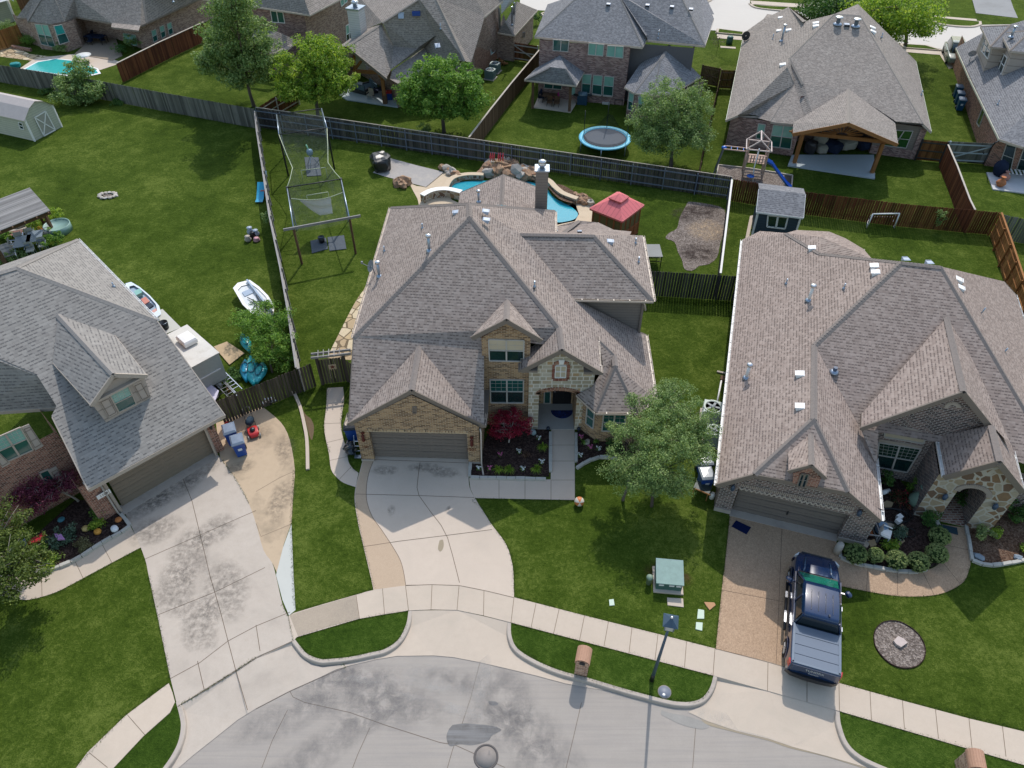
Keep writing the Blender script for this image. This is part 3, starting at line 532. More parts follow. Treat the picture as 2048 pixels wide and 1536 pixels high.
for k,(x,y,rx,ry,a) in enumerate([(870,1370,2.4,.35,-.2),(880,1410,2.2,.25,-.25),(960,1370,.4,1.8,-.15),(840,1340,1.6,.3,0),(1230,1380,2.6,.35,-.25),(1480,1450,2.8,.35,-.28),(730,1360,1.2,.2,-.2)]): soft(street,x,y,rx,ry,a,-.1115+k*.0006,SW)
pad=bpy.data.objects['side_pad']
for k,(x,y,rx,ry,a) in enumerate([(480,935,.9,.5,.4),(560,1000,.7,1.6,0),(500,870,1.4,.6,.3),(570,900,.6,1.2,.3)]): soft(pad,x,y,rx,ry,a,.014+k*.0006,SD)
del M['mildew']
# ---------------------------------------------------------------- building helpers
def polys(name,parent,lst,mat):
 m=MB()
 for p in lst:
  m.poly(p)
 return m.build(name,mat,parent)
def roof(parent,lst,mat,name='roof'):
 m=MB()
 for p in lst:
  n=Vector((0,0,0))
  for k in range(len(p)):
   a,b=p[k],p[(k+1)%len(p)]; n+=a.cross(b)
  m.poly(p if n.z>0 else p[::-1])
 return m.build(name,mat,parent)
def caps(parent,lines,mat=None,w=.30):
 for a,b in lines:
  m=MB(); d=b-a; L=d.length; n=max(1,int(L/.17)); x=d.normalized(); y=Vector((0,0,1)).cross(x).normalized(); z=x.cross(y)
  for k in range(n):
   p=a+d*(k/n); q=a+d*((k+1)/n); h0=.018; h1=.034
   rows=[]
   for pt,h in((p,h1),(q+x*.01,h0)):
    rows.append([pt+y*w/2-z*.055,pt+z*h,pt-y*w/2-z*.055])
   m.grid(rows,sm=False)
  m.build('ridge_cap',mat or M['cap'],parent)
def fascia(parent,lines,h=.20,t=.05,mat=None,name='fascia'):
 for a,b in lines:
  m=MB(); m.beam(a+Vector((0,0,-h/2-.01)),b+Vector((0,0,-h/2-.01)),t,h); m.build(name,mat or M['trim'],parent)
def gutter(parent,lines,mat=None,s=.11):
 for a,b in lines:
  m=MB(); d=(b-a); L=d.length; x=d/L; y=Vector((0,0,1)).cross(x).normalized(); dz=Vector((0,0,-.02))
  for o,h in((-s/2,.11),(s/2,.11)): m.beam(a+y*o+Vector((0,0,-.055)),b+y*o+Vector((0,0,-.055)),.014,h)
  m.beam(a+Vector((0,0,-.105)),b+Vector((0,0,-.105)),s,.012)
  n=max(1,int(L/.8))
  for k in range(n):
   p=a+d*((k+.5)/n); m.beam(p-y*s*.6,p+y*s*.6,.045,.02)
  m.build('gutter',mat or M['gutter'],parent)
def inset(loop,d):
 n=len(loop); o=[]; A=sum(loop[k].x*loop[(k+1)%n].y-loop[(k+1)%n].x*loop[k].y for k in range(n)); sg=1 if A>0 else -1
 for k in range(n):
  a,b,c=loop[k-1],loop[k],loop[(k+1)%n]; e1=(b-a); e2=(c-b); e1.z=e2.z=0; e1.normalize(); e2.normalize()
  n1=Vector((-e1.y,e1.x,0))*sg; n2=Vector((-e2.y,e2.x,0))*sg; s=n1+n2; k2=s.dot(n1)
  o.append(Vector((b.x,b.y,0))+s*(d/max(k2,.35)))
 return o
def walls(parent,loop,z1,mat,z0=0.0,name='wall',d=0.0,skip=()):
 m=MB(); q=inset(loop,d) if d else [Vector((p.x,p.y,0)) for p in loop]; n=len(q)
 for k in range(n):
  if k in skip: continue
  a,b=q[k],q[(k+1)%n]; m.poly([setz(a,z0),setz(b,z0),setz(b,z1),setz(a,z1)])
 return m.build(name,mat,parent),q
def soffit(parent,loop,z,mat=None): return MB().poly([setz(p,z) for p in loop]).build('soffit',mat or M['trim'],parent)
def wpoly(parent,pl,px,mat,name='wall',off=0.0,holes=None):
 n=pl[0];
 if n.dot(EYE-on(pl,*px[0]))<0: n=-n
 return MB().poly([on(pl,*p)+n*off for p in px]).build(name,mat,parent)
def window(parent,pl,q,cols=2,rows=2,fr=None,glass=None,name='window',sash=True,grid=None,top=None,depth=.05,sill=None,fw=.06):
 """window on wall plane pl from four measured corners tl,tr,br,bl: frame bars, sash bars, panes"""
 n=Vector(pl[0]); c=[on(pl,*p) for p in q]
 if n.dot(EYE-c[0])<0: n=-n
 c=[p+n*.012 for p in c]; tl,tr,br,bl=c
 W=lambda u,v: (tl.lerp(tr,u)).lerp(bl.lerp(br,u),v)
 m=MB(); up_=n
 def bar(a,b,w_,d_=depth): m.beam(a+n*d_/2,b+n*d_/2,w_,d_,upv=n)
 bar(tl,tr,fw); bar(bl,br,fw); bar(tl,bl,fw); bar(tr,br,fw)
 for k in range(1,cols): bar(W(k/cols,0),W(k/cols,1),fw*1.3)
 if rows>1:
  for k in range(1,rows): bar(W(0,k/rows),W(1,k/rows),fw*.7)
 w=m.build(name,fr or M['frame'],parent)
 if grid:
  g=MB(); gc,gr=grid
  for k in range(1,gc):
   if k*cols%gc or True:
    a,b=W(k/gc,0),W(k/gc,.5 if rows==2 else 1); g.beam(a+n*.012,b+n*.012,.012,.008,upv=n)
  for k in range(1,gr):
   t=(.5 if rows==2 else 1)*k/gr; g.beam(W(0,t)+n*.012,W(1,t)+n*.012,.012,.008,upv=n)
  g.build('muntin',M['frame'],w)
 G=MB()
 if top is not None and rows==2:
  MB().poly([tl+n*.004,tr+n*.004,W(1,.5)+n*.004,W(0,.5)+n*.004]).build('pane',top,w)
  G.poly([W(0,.5)+n*.004,W(1,.5)+n*.004,br+n*.004,bl+n*.004])
 else: G.poly([tl+n*.004,tr+n*.004,br+n*.004,bl+n*.004])
 G.build('pane',glass or M['glass'],w)
 if sill:
  s=MB(); s.beam(bl+n*.05+Vector((0,0,-.06)),br+n*.05+Vector((0,0,-.06)),.12,.07); s.build('sill',sill,w)
 return w
def garage_door(parent,pl,q,mat,rows=4,cols=8,handle=None):
 n=Vector(pl[0]); c=[on(pl,*p) for p in q]
 if n.dot(EYE-c[0])<0: n=-n
 tl,tr,br,bl=c; W=lambda u,v:(tl.lerp(tr,u)).lerp(bl.lerp(br,u),v); m=MB(); m.poly([tl,tr,br,bl]); H=(tl-bl).length/rows
 for r in range(rows):
  a=W(0,(r+.5)/rows); b=W(1,(r+.5)/rows); m.beam(a+n*.018,b+n*.018,H*.95,.03,upv=n)
  for s in range(cols):
   for t in(.3,.72):
    a=W((s+.12)/cols,(r+t)/rows); b=W((s+.88)/cols,(r+t)/rows); m.beam(a+n*.038,b+n*.038,H*.30,.014,upv=n)
 o=m.build('garage_door',mat,parent)
 if handle:
  p=on(pl,*handle)+n*.06; MB().beam(p-Vector((0,0,.12)),p+Vector((0,0,.12)),.06,.04).build('handle',M['black'],o)
 return o
def vent_slant(parent,p,pl,s=.30,mat=None,flip=1):
 """low slant-back metal roof vent sitting on slope pl, open side down slope"""
 n=Vector(pl[0]).normalized(); n=n if n.z>0 else -n; y=Vector((n.x,n.y,0)).normalized(); d=(y-n*y.dot(n)).normalized(); x=n.cross(d)
 m=MB(); a=[p+x*u*s*.5+d*v*s*.5+n*h for u,v,h in((-1,-1,.0),(1,-1,.0),(1,1,.0),(-1,1,.0))]; b=[p+x*u*s*.42+d*v*s*.5+n*h for u,v,h in((-1,-.75,.05),(1,-.75,.05),(1,.85,.19),(-1,.85,.19))]
 m.poly(b); m.poly([a[0],a[1],b[1],b[0]]); m.poly([a[1],a[2],b[2],b[1]]); m.poly([a[3],a[0],b[0],b[3]])
 m.beam(b[2],b[3],.02,.02); o=m.build('roof_vent',mat or M['ventm'],parent)
 MB().poly([a[2]-d*.05,a[3]-d*.05,b[3]-d*.05-n*.01,b[2]-d*.05-n*.01]).build('opening',M['black'],o); return o
def pipe(parent,p,h=.45,r=.04,cap=False,mat=None,lean=(0,0)):
 mt=mat or M['galv']; m=MB(); t=p+Vector((lean[0],lean[1],h)); m.tube([p-Vector((0,0,.1)),t],r,10)
 o=m.build('vent_pipe',mt,parent); MB().lathe(p,[(r*2.4,-.05),(r*2.2,.05),(r*1.05,.12)],12).build('flashing',M['galv'],o)
 if cap: MB().lathe(t,[(r*1.1,-.02),(r*1.9,.0),(r*1.9,.10),(r*1.6,.13),(.01,.16)],14).build('cap',M['steel'],o)
 return o
# ================================================================ MIDDLE HOUSE
A0=R_(1.93)
def G(x,y,z): return Vector((x*math.cos(A0)+y*math.sin(A0),-x*math.sin(A0)+y*math.cos(A0),z))
def middle_house():
 T=thing('brick_house','tan brick house with a stone front gable, in the middle of the picture','house',G(-1,30,0))
 gl=P(697,843,2.75); gr=P(968,850,2.75); L2=P(707,673,5.33); L1=P(782,414,5.33); rb=P(937,406,9.25); ap=P(939.5,433,9.3)
 c1=P(1110,421,5.5); c2=P(1110,464,5.8); h=P(1118,654,6.0)
 e1=P(1291.5,669,2.72); e2=P(1307,793,2.72); RP=PE(e2,e1,.70)
 h=on(RP,1118,654); urL=on(RP,1040,467); urF=on(RP,1148,597); wR=on(RP,1276,662)
 urFR=P(1307,600,urF.z-.03); urR=P(1188,470,urL.z); urB=P(1285,471,urF.z-.03)
 eA=on(RP,1124,698); eR=on(RP,1201,743); gR=on(RP,1196.5,672.7); t3=on(RP,1198,680); t2=on(RP,1229,710); ta=on(RP,1231,731)
 q0=P(1153.7,789,2.72); q1=P(1192,824,2.72); q2=P(1276,825,2.72); q3=P(1311,799,2.72); q4=P(1207,738,3.9); q5=P(1183,775,3.25)
 yF=gl
 S=M['shingle']
 ga=P(823,779,5.15); gL=P(699,845,2.80); gR2=P(966,849,2.80); gb=P(838,692,5.15)
 ybw=(P(1075,858,0)+Vector((0,.35,0))).y; FW=(Vector((0,1,0)),ybw-.35); da=on(FW,1013,638); dL=on(FW,943,673); dR=on(FW,1083,678)
 FP=P3(gl,L2,ap); db=on(FP,1014.5,598)+Vector((0,0,.03))
 f1=on(FP,968,692); f2=P(968,848,2.8)
 roof(T,[[gl,f2,f1,on(FP,1062,686),on(FP,1092,690),h,ap,L2],[L2,ap,rb,L1],[ap,h,eA,eR,gR,t3,t2,ta,q3,e1,wR,urF,urL,c2,c1,rb]],S)
 roof(T,[[urL,urF,urFR,urR]],S); roof(T,[[urR,urFR,urB]],S)
 back=G(-3,40.1,5.33); roof(T,[[rb,L1,c1]],S); roof(T,[[urL,urR,urB,c2]],S)
 roof(T,[[ga,gL,gb]],S); roof(T,[[ga,gb,gR2]],S)
 roof(T,[[da,dL,db],[da,db,dR]],S)
 eL=P(1043,739,eR.z); eLb=P(1045,697,eR.z+.1)
 roof(T,[[eA,h,P(1085,690,5.2),eLb,eL]],S)
 roof(T,[[t3,t2,q4]],S); roof(T,[[ta,t2,q4,q5,q0,q1],[ta,q1,q2],[ta,q2,q3]],S)
 k0=P(1006,349,6.0); k1=P(921,385,4.6); k2=P(917,408,4.6); k3=P(1070,372,4.9); k4=P(1072,420,4.9); kj=P(1003,410,6.1)
 roof(T,[[k0,k1,k2,kj]],S); roof(T,[[k0,kj,k4,k3]],S); roof(T,[[k0,k3,k1]],S)
 b0=P(1111,453,3.3); b1=P(1157,441,3.2); b2=P(1197,445,2.9); b3=P(1222,459,2.75); b4=P(1263,463,2.75); b5=P(1258,474,4.1); b6=P(1111,476,4.9)
 roof(T,[[b0,b1,b2,b3,b5,b6]],S); roof(T,[[b3,b4,b5]],S)
 cap=Vector((0,0,.01))
 caps(T,[(L2,ap),(ap,h),(ap,rb),(rb,L1),(rb,c1),(urL,urR),(urR,urFR),(gb,ga),(db,da),(h,eA),(t3,t2),(t2,ta),(ta,q1),(ta,q2),(kj,k0),(k0,k1),(k0,k3),(b1,b6)])
 fascia(T,[(gl,L2),(L2,L1),(L1,c1),(c1,c2),(urF,urFR),(urFR,urB),(e1,q3),(wR,e1),(q0,q1),(q1,q2),(q2,q3),(k1,k2),(k1,k3),(k3,k4)])
 fascia(T,[(gL,ga),(ga,gR2),(dL,da),(da,dR),(eL,eA),(eA,eR)],h=.24,t=.07)
 m=MB()
 for a,dx in((gL,1),(gR2,-1),(eL,1),(eR,-1)):
  c=a+G(0,0,0)+Vector((dx*.32,.25,-.12)); m.box(c,(.95,.55,.14),rz=-A0)
 m.build('eave_return',M['trim'],T)
 gutter(T,[(L1+Vector((-.07,0,0)),L2+Vector((-.07,0,0))),(urF+Vector((0,-.07,0)),urFR+Vector((0,-.07,0))),(urFR+Vector((.07,0,0)),urB+Vector((.07,0,0))),(e1+Vector((.07,0,0)),q3+Vector((.07,0,0))),(q0,q1+Vector((0,-.05,0))),(q1+Vector((0,-.06,0)),q2+Vector((0,-.06,0))),(q2,q3+Vector((.05,0,0))),(c1+Vector((.07,0,0)),c2+Vector((.07,0,0))),(gR,eR),(eL,eLb),(P(968.5,850,2.8),P(973,826,2.8)),(P(691,848,2.78),P(697,825,2.78)),(P(1061.5,696,4.9),P(1090,681,5.1))])
 GW=PV(P(724.5,921,0),P(961,927,0)); gn=Vector((0,-1,0))
 B=M['brick']
 m=MB(); zt=2.62
 A=P(724.5,921,0); Bq=P(961,927,0); dl=P(748.6,916,0);
 def X(x,y): return on(GW,x,y)
 pd=[X(739,862.5),X(748.6,919),X(937.3,924),X(934,868.3)]
 gapx=on(GW,823,790)
 ap2=G(-5.5,0,0); l0=setz(A,0); r0=setz(Bq,0)
 ztop=pd[0].z
 ltop=setz(A,2.78); rtop=setz(Bq,2.78); apx=Vector((gapx.x,gapx.y,gapx.z))
 m.poly([l0,setz(pd[1],0),setz(pd[1],ztop),setz(l0,ztop)]); m.poly([setz(pd[2],0),r0,setz(r0,ztop),setz(pd[2],ztop)])
 m.poly([setz(l0,ztop),setz(r0,ztop),rtop,apx,ltop])
 rec=Vector((0,.28,0)); a=setz(pd[1],0); b=setz(pd[2],0)
 m.poly([a,a+rec,setz(a+rec,ztop),setz(a,ztop)]); m.poly([b,setz(b,ztop),setz(b+rec,ztop),b+rec]); m.poly([setz(a,ztop),setz(a+rec,ztop),setz(b+rec,ztop),setz(b,ztop)])
 wlp=MB(); m.build('wall',B,T)
 s=MB(); s.beam(setz(a,ztop+.10)+Vector((-.1,-.015,0)),setz(b,ztop+.10)+Vector((.1,-.015,0)),.03,.20); s.build('soldier_course',brick_mat('soldier_brick',(.08,.045,.025),(.30,.18,.095),(.46,.31,.17),(.5,.42,.3),bw=.075,bh=.21),T)
 garage_door(T,PV(a+rec,b+rec),[(0,0)]*0 or [(739,860),(934,866),(937,917),(749,911)],M['doorp'])
 window(T,GW,[(825.5,813),(833,813),(833,825),(825.5,825)],1,1,fr=M['trim'],glass=M['trim'],name='attic_vent',fw=.04)
 w1=[G(-8.43,24.62,0),G(-8.43,27.4,0)]; mm=MB()
 mm.poly([G(-8.43,24.62,0),G(-8.43,24.62,2.7),G(-8.43,27.9,5.1),G(-8.43,39.7,5.2),G(-8.43,39.7,0)])
 mm.poly([G(-8.43,39.7,0),G(-8.43,39.7,5.2),G(.9,39.7,5.2),G(.9,39.7,0)])
 mm.poly([G(.9,39.7,0),G(.9,39.7,5.2),G(.9,35,5.2),G(.9,35,0)])
 mm.poly([G(-2.35,24.62,0),G(-2.35,24.62,2.7),G(-2.35,27,2.7),G(-2.35,27,0)])
 mm.build('wall',B,T)
 soffit(T,[G(-8.8,24.3,0),G(-2.05,24.3,0),G(-2.05,27.5,0),G(-8.8,27.5,0)],2.60)
 soffit(T,[G(-8.8,27.8,0),G(-7,27.8,0),G(-7,40,0),G(-8.8,40,0)],5.18)
 ub=[P(1165,604,4.9),P(1283,605,4.9)]; y0=G(0,31.25,0)
 x0,x1=1.0,5.97; sd=MB()
 sd.poly([G(x0,31.25,2.2),G(x1,31.25,2.2),G(x1,31.25,5.42),G(x0,31.25,5.42)]); sd.poly([G(x1,31.25,0),G(x1,37.0,0),G(x1,37.0,5.42),G(x1,31.25,5.42)]); sd.poly([G(x1,37,0),G(.9,37,0),G(.9,37,5.42),G(x1,37,5.42)]); sd.build('wall',M['siding'],T)
 MB().beam(G(x1-.04,31.2,2.6),G(x1-.04,31.2,5.4),.12,.12).build('corner_board',M['trim'],T)
 soffit(T,[G(2.2,30.87,0),G(6.37,30.87,0),G(6.37,37.2,0),G(2.2,37.2,0)],5.36)
 lw=MB(); lw.poly([G(5.97,31.25,0),G(5.97,26.9,0),G(5.97,26.9,2.68),G(5.97,31.25,2.68)]); lw.poly([G(5.97,31.25,0),G(5.97,31.25,3),G(4,31.25,3.5),G(4,31.25,0)]); lw.build('wall',B,T)
 soffit(T,[G(6.3,31.3,0),G(5.7,31.3,0),G(5.7,26.3,0),G(6.3,26.3,0)],2.58)
 BW=PV(P(975,852,0)+Vector((0,.9,0)),P(1075,858,0)+Vector((0,.35,0)))
 yb=ybw
 BWp=(Vector((0,-1,0)),-yb)
 a=on(BWp,966,760); b=on(BWp,1059,760)
 mm=MB(); dap=on(BWp,1013,647); ez=on(BWp,960,676).z; mm.poly([Vector((a.x,yb,0)),Vector((b.x,yb,0)),Vector((b.x,yb,ez)),Vector((dap.x+.0,yb,dap.z)),Vector((a.x,yb,ez))])
 mm.poly([Vector((a.x,yb,0)),Vector((a.x,yb+3.5,0)),Vector((a.x,yb+3.5,ez)),Vector((a.x,yb,ez))])
 mm.poly([Vector((b.x,yb,3)),Vector((b.x,yb+3.5,3)),Vector((b.x,yb+3.5,ez)),Vector((b.x,yb,ez))]); mm.build('wall',B,T)
 window(T,BWp,[(977,678),(1048,680),(1047,722),(979,720.5)],2,2,glass=M['glass_d'],top=M['blind'],grid=(4,2))
 window(T,BWp,[(980,758.5),(1047,759),(1046.5,805),(981.5,804.5)],2,2,glass=M['glass_d'],top=M['glass'],grid=(6,3))
 ys=P(1075,859,0).y; SWp=(Vector((0,-1,0)),-ys)
 s0=on(SWp,1057,800); s1=on(SWp,1184,800); zt=on(SWp,1124,707)
 o0=on(SWp,1077.5,800); o1=on(SWp,1153.5,800); zs=on(SWp,1077,788).z; zc=on(SWp,1116,779.5).z; cx=(o0.x+o1.x)/2; hw=(o1.x-o0.x)/2
 zl=on(SWp,1057,742).z; arc=[Vector((cx+hw*math.cos(t*math.pi/14),ys,zs+(zc-zs)*math.sin(t*math.pi/14))) for t in range(15)]
 m=MB(); zr=eR.z-.15
 m.poly([Vector((s0.x,ys,0)),Vector((o0.x,ys,0)),Vector((o0.x,ys,zs)),Vector((s0.x,ys,zs))]); m.poly([Vector((o1.x,ys,0)),Vector((s1.x,ys,0)),Vector((s1.x,ys,zs)),Vector((o1.x,ys,zs))])
 topL=[Vector((s0.x,ys,zs)),Vector((s0.x,ys,zr)),Vector((zt.x,ys,zt.z))]; topR=[Vector((s1.x,ys,zr)),Vector((s1.x,ys,zs))]
 for k in range(14):
  a,b=arc[k],arc[k+1]
  def topz(x):
   return zr+(zt.z-zr)*(1-abs(x-zt.x)/max((zt.x-s0.x) if x<zt.x else (s1.x-zt.x),.01))
  m.poly([a,b,Vector((b.x,ys,topz(b.x))),Vector((a.x,ys,topz(a.x)))])
 m.poly([Vector((o1.x,ys,zs)),Vector((s1.x,ys,zs)),Vector((s1.x,ys,zr)),Vector((o1.x,ys,topz(o1.x)))]); m.poly([Vector((s0.x,ys,zs)),Vector((o0.x,ys,zs)),Vector((o0.x,ys,topz(o0.x))),Vector((s0.x,ys,zr))])
 m.poly([Vector((s1.x,ys,0)),Vector((s1.x,ys+3,0)),Vector((s1.x,ys+3,zr)),Vector((s1.x,ys,zr))])
 m.poly([Vector((s0.x,ys,0)),Vector((s0.x,ys,zr)),Vector((s0.x,ys+.5,zr)),Vector((s0.x,ys+.5,0))]); m.build('wall',M['stone'],T)
 dpt=1.9; m=MB()
 for k in range(14): m.poly([arc[k],arc[k+1],arc[k+1]+Vector((0,.4,0)),arc[k]+Vector((0,.4,0))])
 m.poly([Vector((o0.x,ys,0)),Vector((o0.x,ys,zs)),Vector((o0.x,ys+dpt,zs)),Vector((o0.x,ys+dpt,0))]); m.poly([Vector((o1.x,ys,0)),Vector((o1.x,ys,zs)),Vector((o1.x,ys+dpt,zs)),Vector((o1.x,ys+dpt,0))])
 yb2=ys+dpt; m.poly([Vector((o0.x,yb2,0)),Vector((o1.x,yb2,0)),Vector((o1.x,yb2,zc+.2)),Vector((o0.x,yb2,zc+.2))]); m.poly([Vector((o0.x,ys+.4,zs)),Vector((o1.x,ys+.4,zs)),Vector((o1.x,yb2,zs)),Vector((o0.x,yb2,zs))][::-1]); m.build('wall',B,T)
 ring=MB()
 for k in range(22):
  t=math.pi*(k+.5)/22; p=Vector((cx+(hw+.07)*math.cos(t),ys-.015,zs+(zc-zs+.07)*math.sin(t))); ring.box(p,(.13,.06,.22),rot=Matrix.Rotation(-(t-math.pi/2),3,'Y'))
 ring.build('arch_brick',brick_mat('arch_brick',(.16,.06,.04),(.28,.12,.08),(.38,.22,.14),(.4,.3,.22),bw=.3,bh=.3),T)
 BP=(Vector((0,-1,0)),-yb2)
 m=MB(); a=on(BP,1106,781); b=on(BP,1143.5,781); c0=on(BP,1106,813); m.poly([Vector((a.x,yb2-.03,.05)),Vector((b.x,yb2-.03,.05)),Vector((b.x,yb2-.03,2.35)),Vector((a.x,yb2-.03,2.35))])
 for u in (.27,.73):
  for v,hh in((.25,.32),(.55,.45),(.85,.25)):
   x=a.x+(b.x-a.x)*u; m.box((x,yb2-.045,.1+v*2.2),((b.x-a.x)*.3,.03,hh*1.5))
 d=m.build('front_door',M['black'],T); MB().box((a.x+(b.x-a.x)*.1,yb2-.09,1.1),(.04,.05,.2)).build('handle',M['steel'],d)
 window(T,BP,[(1089,782),(1101,782),(1100.5,806),(1088,806)],1,1,glass=M['glass'])
 window(T,SWp,[(1111,731),(1132.5,731),(1131,754),(1110,754)],2,2,glass=M['blind'],top=M['blind'],fr=M['white'],fw=.035)
 m=MB(); wx0,wx1=on(SWp,1107.5,740).x,on(SWp,1136.5,740).x; wz0,wz1=on(SWp,1120,757).z,on(SWp,1120,729).z
 for x in(wx0,wx1):
  for k in range(7): m.box((x,ys-.02,wz0+(k+.5)*(wz1-wz0)/7),(.16,.05,(wz1-wz0)/7-.02))
 for k in range(11):
  t=(k+.5)/11; m.box((wx0+(wx1-wx0)*t,ys-.02,wz1+.07+.10*math.sin(t*math.pi)),(.07,.05,.2)); m.box((wx0+(wx1-wx0)*t,ys-.02,wz0-.06),(.07,.06,.13))
 m.build('window_surround',brick_mat('surround_brick',(.16,.05,.035),(.27,.10,.07),(.36,.18,.12),(.4,.3,.22),bw=.3,bh=.3),T)
 MB().prism([(zt.x-.10,ys-.06,wz1+.05),(zt.x+.10,ys-.06,wz1+.05),(zt.x+.15,ys-.06,wz1+.33),(zt.x-.15,ys-.06,wz1+.33)],vec=Vector((0,.05,0))).build('keystone',M['white'],T)
 MB().prism([Vector((o0.x,ys-.02,0)),Vector((o1.x,ys-.02,0)),Vector((o1.x,yb2,0)),Vector((o0.x,yb2,0))],.05).build('porch_floor',conc_mat('porch_concrete',(.30,.29,.27),(.40,.39,.36)),T)
 d0=P(1161.5,860,0); d1=P(1191.8,883,0); d2=d1+G(2.2,0,0)-G(0,0,0); d3=G(5.97,26.7,0)
 m=MB()
 for a,b in((d0,d1),(d1,d2),(d2,d3),(d3,d3+G(0,1.5,0)-G(0,0,0))): m.poly([setz(a,0),setz(b,0),setz(b,2.68),setz(a,2.68)])
 m.build('wall',B,T)
 window(T,PV(d0,d1),[(1175.6,813),(1190.5,822),(1187,857),(1172.7,846)],1,2)
 window(T,PV(d1,d2),[(1207.5,826),(1252,827),(1248.5,862),(1203.5,861)],2,2,grid=(4,2))
 soffit(T,[q0,q1,q2,q3,G(5.7,27,0),G(3.5,27,0)],2.56)
 for x,y in((726.5,872),(943.5,881)):
  p=X(x,y)+Vector((0,-.10,0)); m=MB(); m.lathe(p,[(.02,.22),(.09,.10),(.07,.0),(.09,-.22),(.03,-.32)],10); m.beam(p+Vector((0,.1,0)),p,.05,.05); m.lathe(X(x,y-5)+Vector((0,-.08,.12)),[(.0,.10),(.10,.0),(.0,-.10)],8); m.build('wall_lamp',plain('rust_brown_iron',(.10,.018,.012),.5,.4),T)
 p=X(943,899); text('1201',T,(p-T.location)+Vector((0,-.02,0)),(math.pi/2,0,-A0),.26,plain('rust_number',(.18,.07,.035),.7,.3))
 p=X(731,893); text('1201',T,(p-T.location)+Vector((0,-.02,0)),(math.pi/2,0,-A0),.18,plain('rust_number',(.18,.07,.035),.7,.3))
 m=MB(); a=X(959.5,858); m.tube([up(P(960.5,857,2.6),0),setz(a,2.4)+Vector((.05,-.06,0)),setz(Bq,.12)+Vector((.05,-.06,0)),P(967,950,.06)],.045,6); m.build('downspout',M['gutter'],T)
 m=MB(); m.tube([P(1287,605,5.3),P(1290,611,4.9),P(1291,621,4.6)],.05,6); m.build('downspout',M['gutter'],T)
 MB().beam(setz(A,.06)+Vector((-.02,-.02,0)),setz(pd[1],.06)+Vector((0,-.02,0)),.06,.12).build('plinth',M['kerb'],T); MB().beam(setz(pd[2],.06)+Vector((0,-.02,0)),setz(Bq,.06)+Vector((.02,-.02,0)),.06,.12).build('plinth',M['kerb'],T)
 cb=P(1082,416,5.6); ct=5.6+2.45; m=MB(); cx_,cy_=P(1082,412,5.6).x,P(1082,412,5.6).y
 for z in np.arange(6,9.5,.02):
  p=P(1082.5,338,z)
  if abs(p.y-cy_)<.05: ct=z
 m.box((cx_,cy_,(ct+4.5)/2),(.74,.74,ct-4.5),rz=-A0); ch=m.build('chimney',M['siding'],T)
 MB().box((cx_,cy_,ct+.03),(.86,.86,.07),rz=-A0).build('chimney_cap',M['galv'],ch); MB().lathe((cx_,cy_,ct+.06),[(.15,0),(.15,.16),(.24,.18),(.24,.32),(.20,.36),(.23,.38),(.23,.44),(.1,.50),(.01,.52)],18).build('flue_cap',M['steel'],ch)
 m=MB(); m.poly([P(1064,415,5.7),P(1098,417,5.75),P(1083,432,5.95)][::-1] if False else [P(1066,416,5.9),P(1083,433,6.15),P(1099,418,5.9)]);
 RL=P3(L2,ap,L1)
 for x,y in((914,426),): vent_slant(T,on(RL,x,y),RL,.34)
 for x,y in((970,424),(971,441)): vent_slant(T,on(RP,x,y),RP,.34)
 URp=P3(urR,urFR,urB); vent_slant(T,on(URp,1219,484),URp,.34)
 for x,y,hh in((845,457,.32),(769,503,.36)): pipe(T,on(RL,x,y),hh,.035)
 pipe(T,on(RL,859,502),.85,.075,True); pipe(T,on(RL,759,553),.85,.075,True)
 for x,y in((1271,487),(1277,525)): pipe(T,on(URp,x,y),.36,.035)
 pipe(T,on(RP,1069,574),.36,.035); pipe(T,P(957.5,404,5.4),.7,.07,True)
 for x,y in((1111,463),(1159,464)): vent_slant(T,P(x,y,4.0),(Vector((0,-.3,1)),0),.3)
 p=on(RL,750,548); m=MB(); m.tube([p,p+Vector((-.05,-.05,.45))],.03,6); m.tube([p+Vector((-.05,-.05,.4)),p+Vector((-.55,-.1,.75))],.02,6); rt=Matrix.Rotation(R_(-58),3,'Y')@Matrix.Rotation(R_(25),3,'X'); rows=[]
 c=p+Vector((-.10,-.05,.55))
 for r,zz in((.02,0),(.18,.02),(.34,.07)): rows.append([c+rt@Vector((r*math.cos(t*.3927),r*math.sin(t*.3927),zz)) for t in range(16)])
 m.grid(rows,True,True); m.box(p+Vector((-.58,-.1,.82)),(.10,.08,.14)); m.build('satellite_dish',plain('dish_grey',(.20,.21,.22),.5,.4),T)
 return T
middle_house()
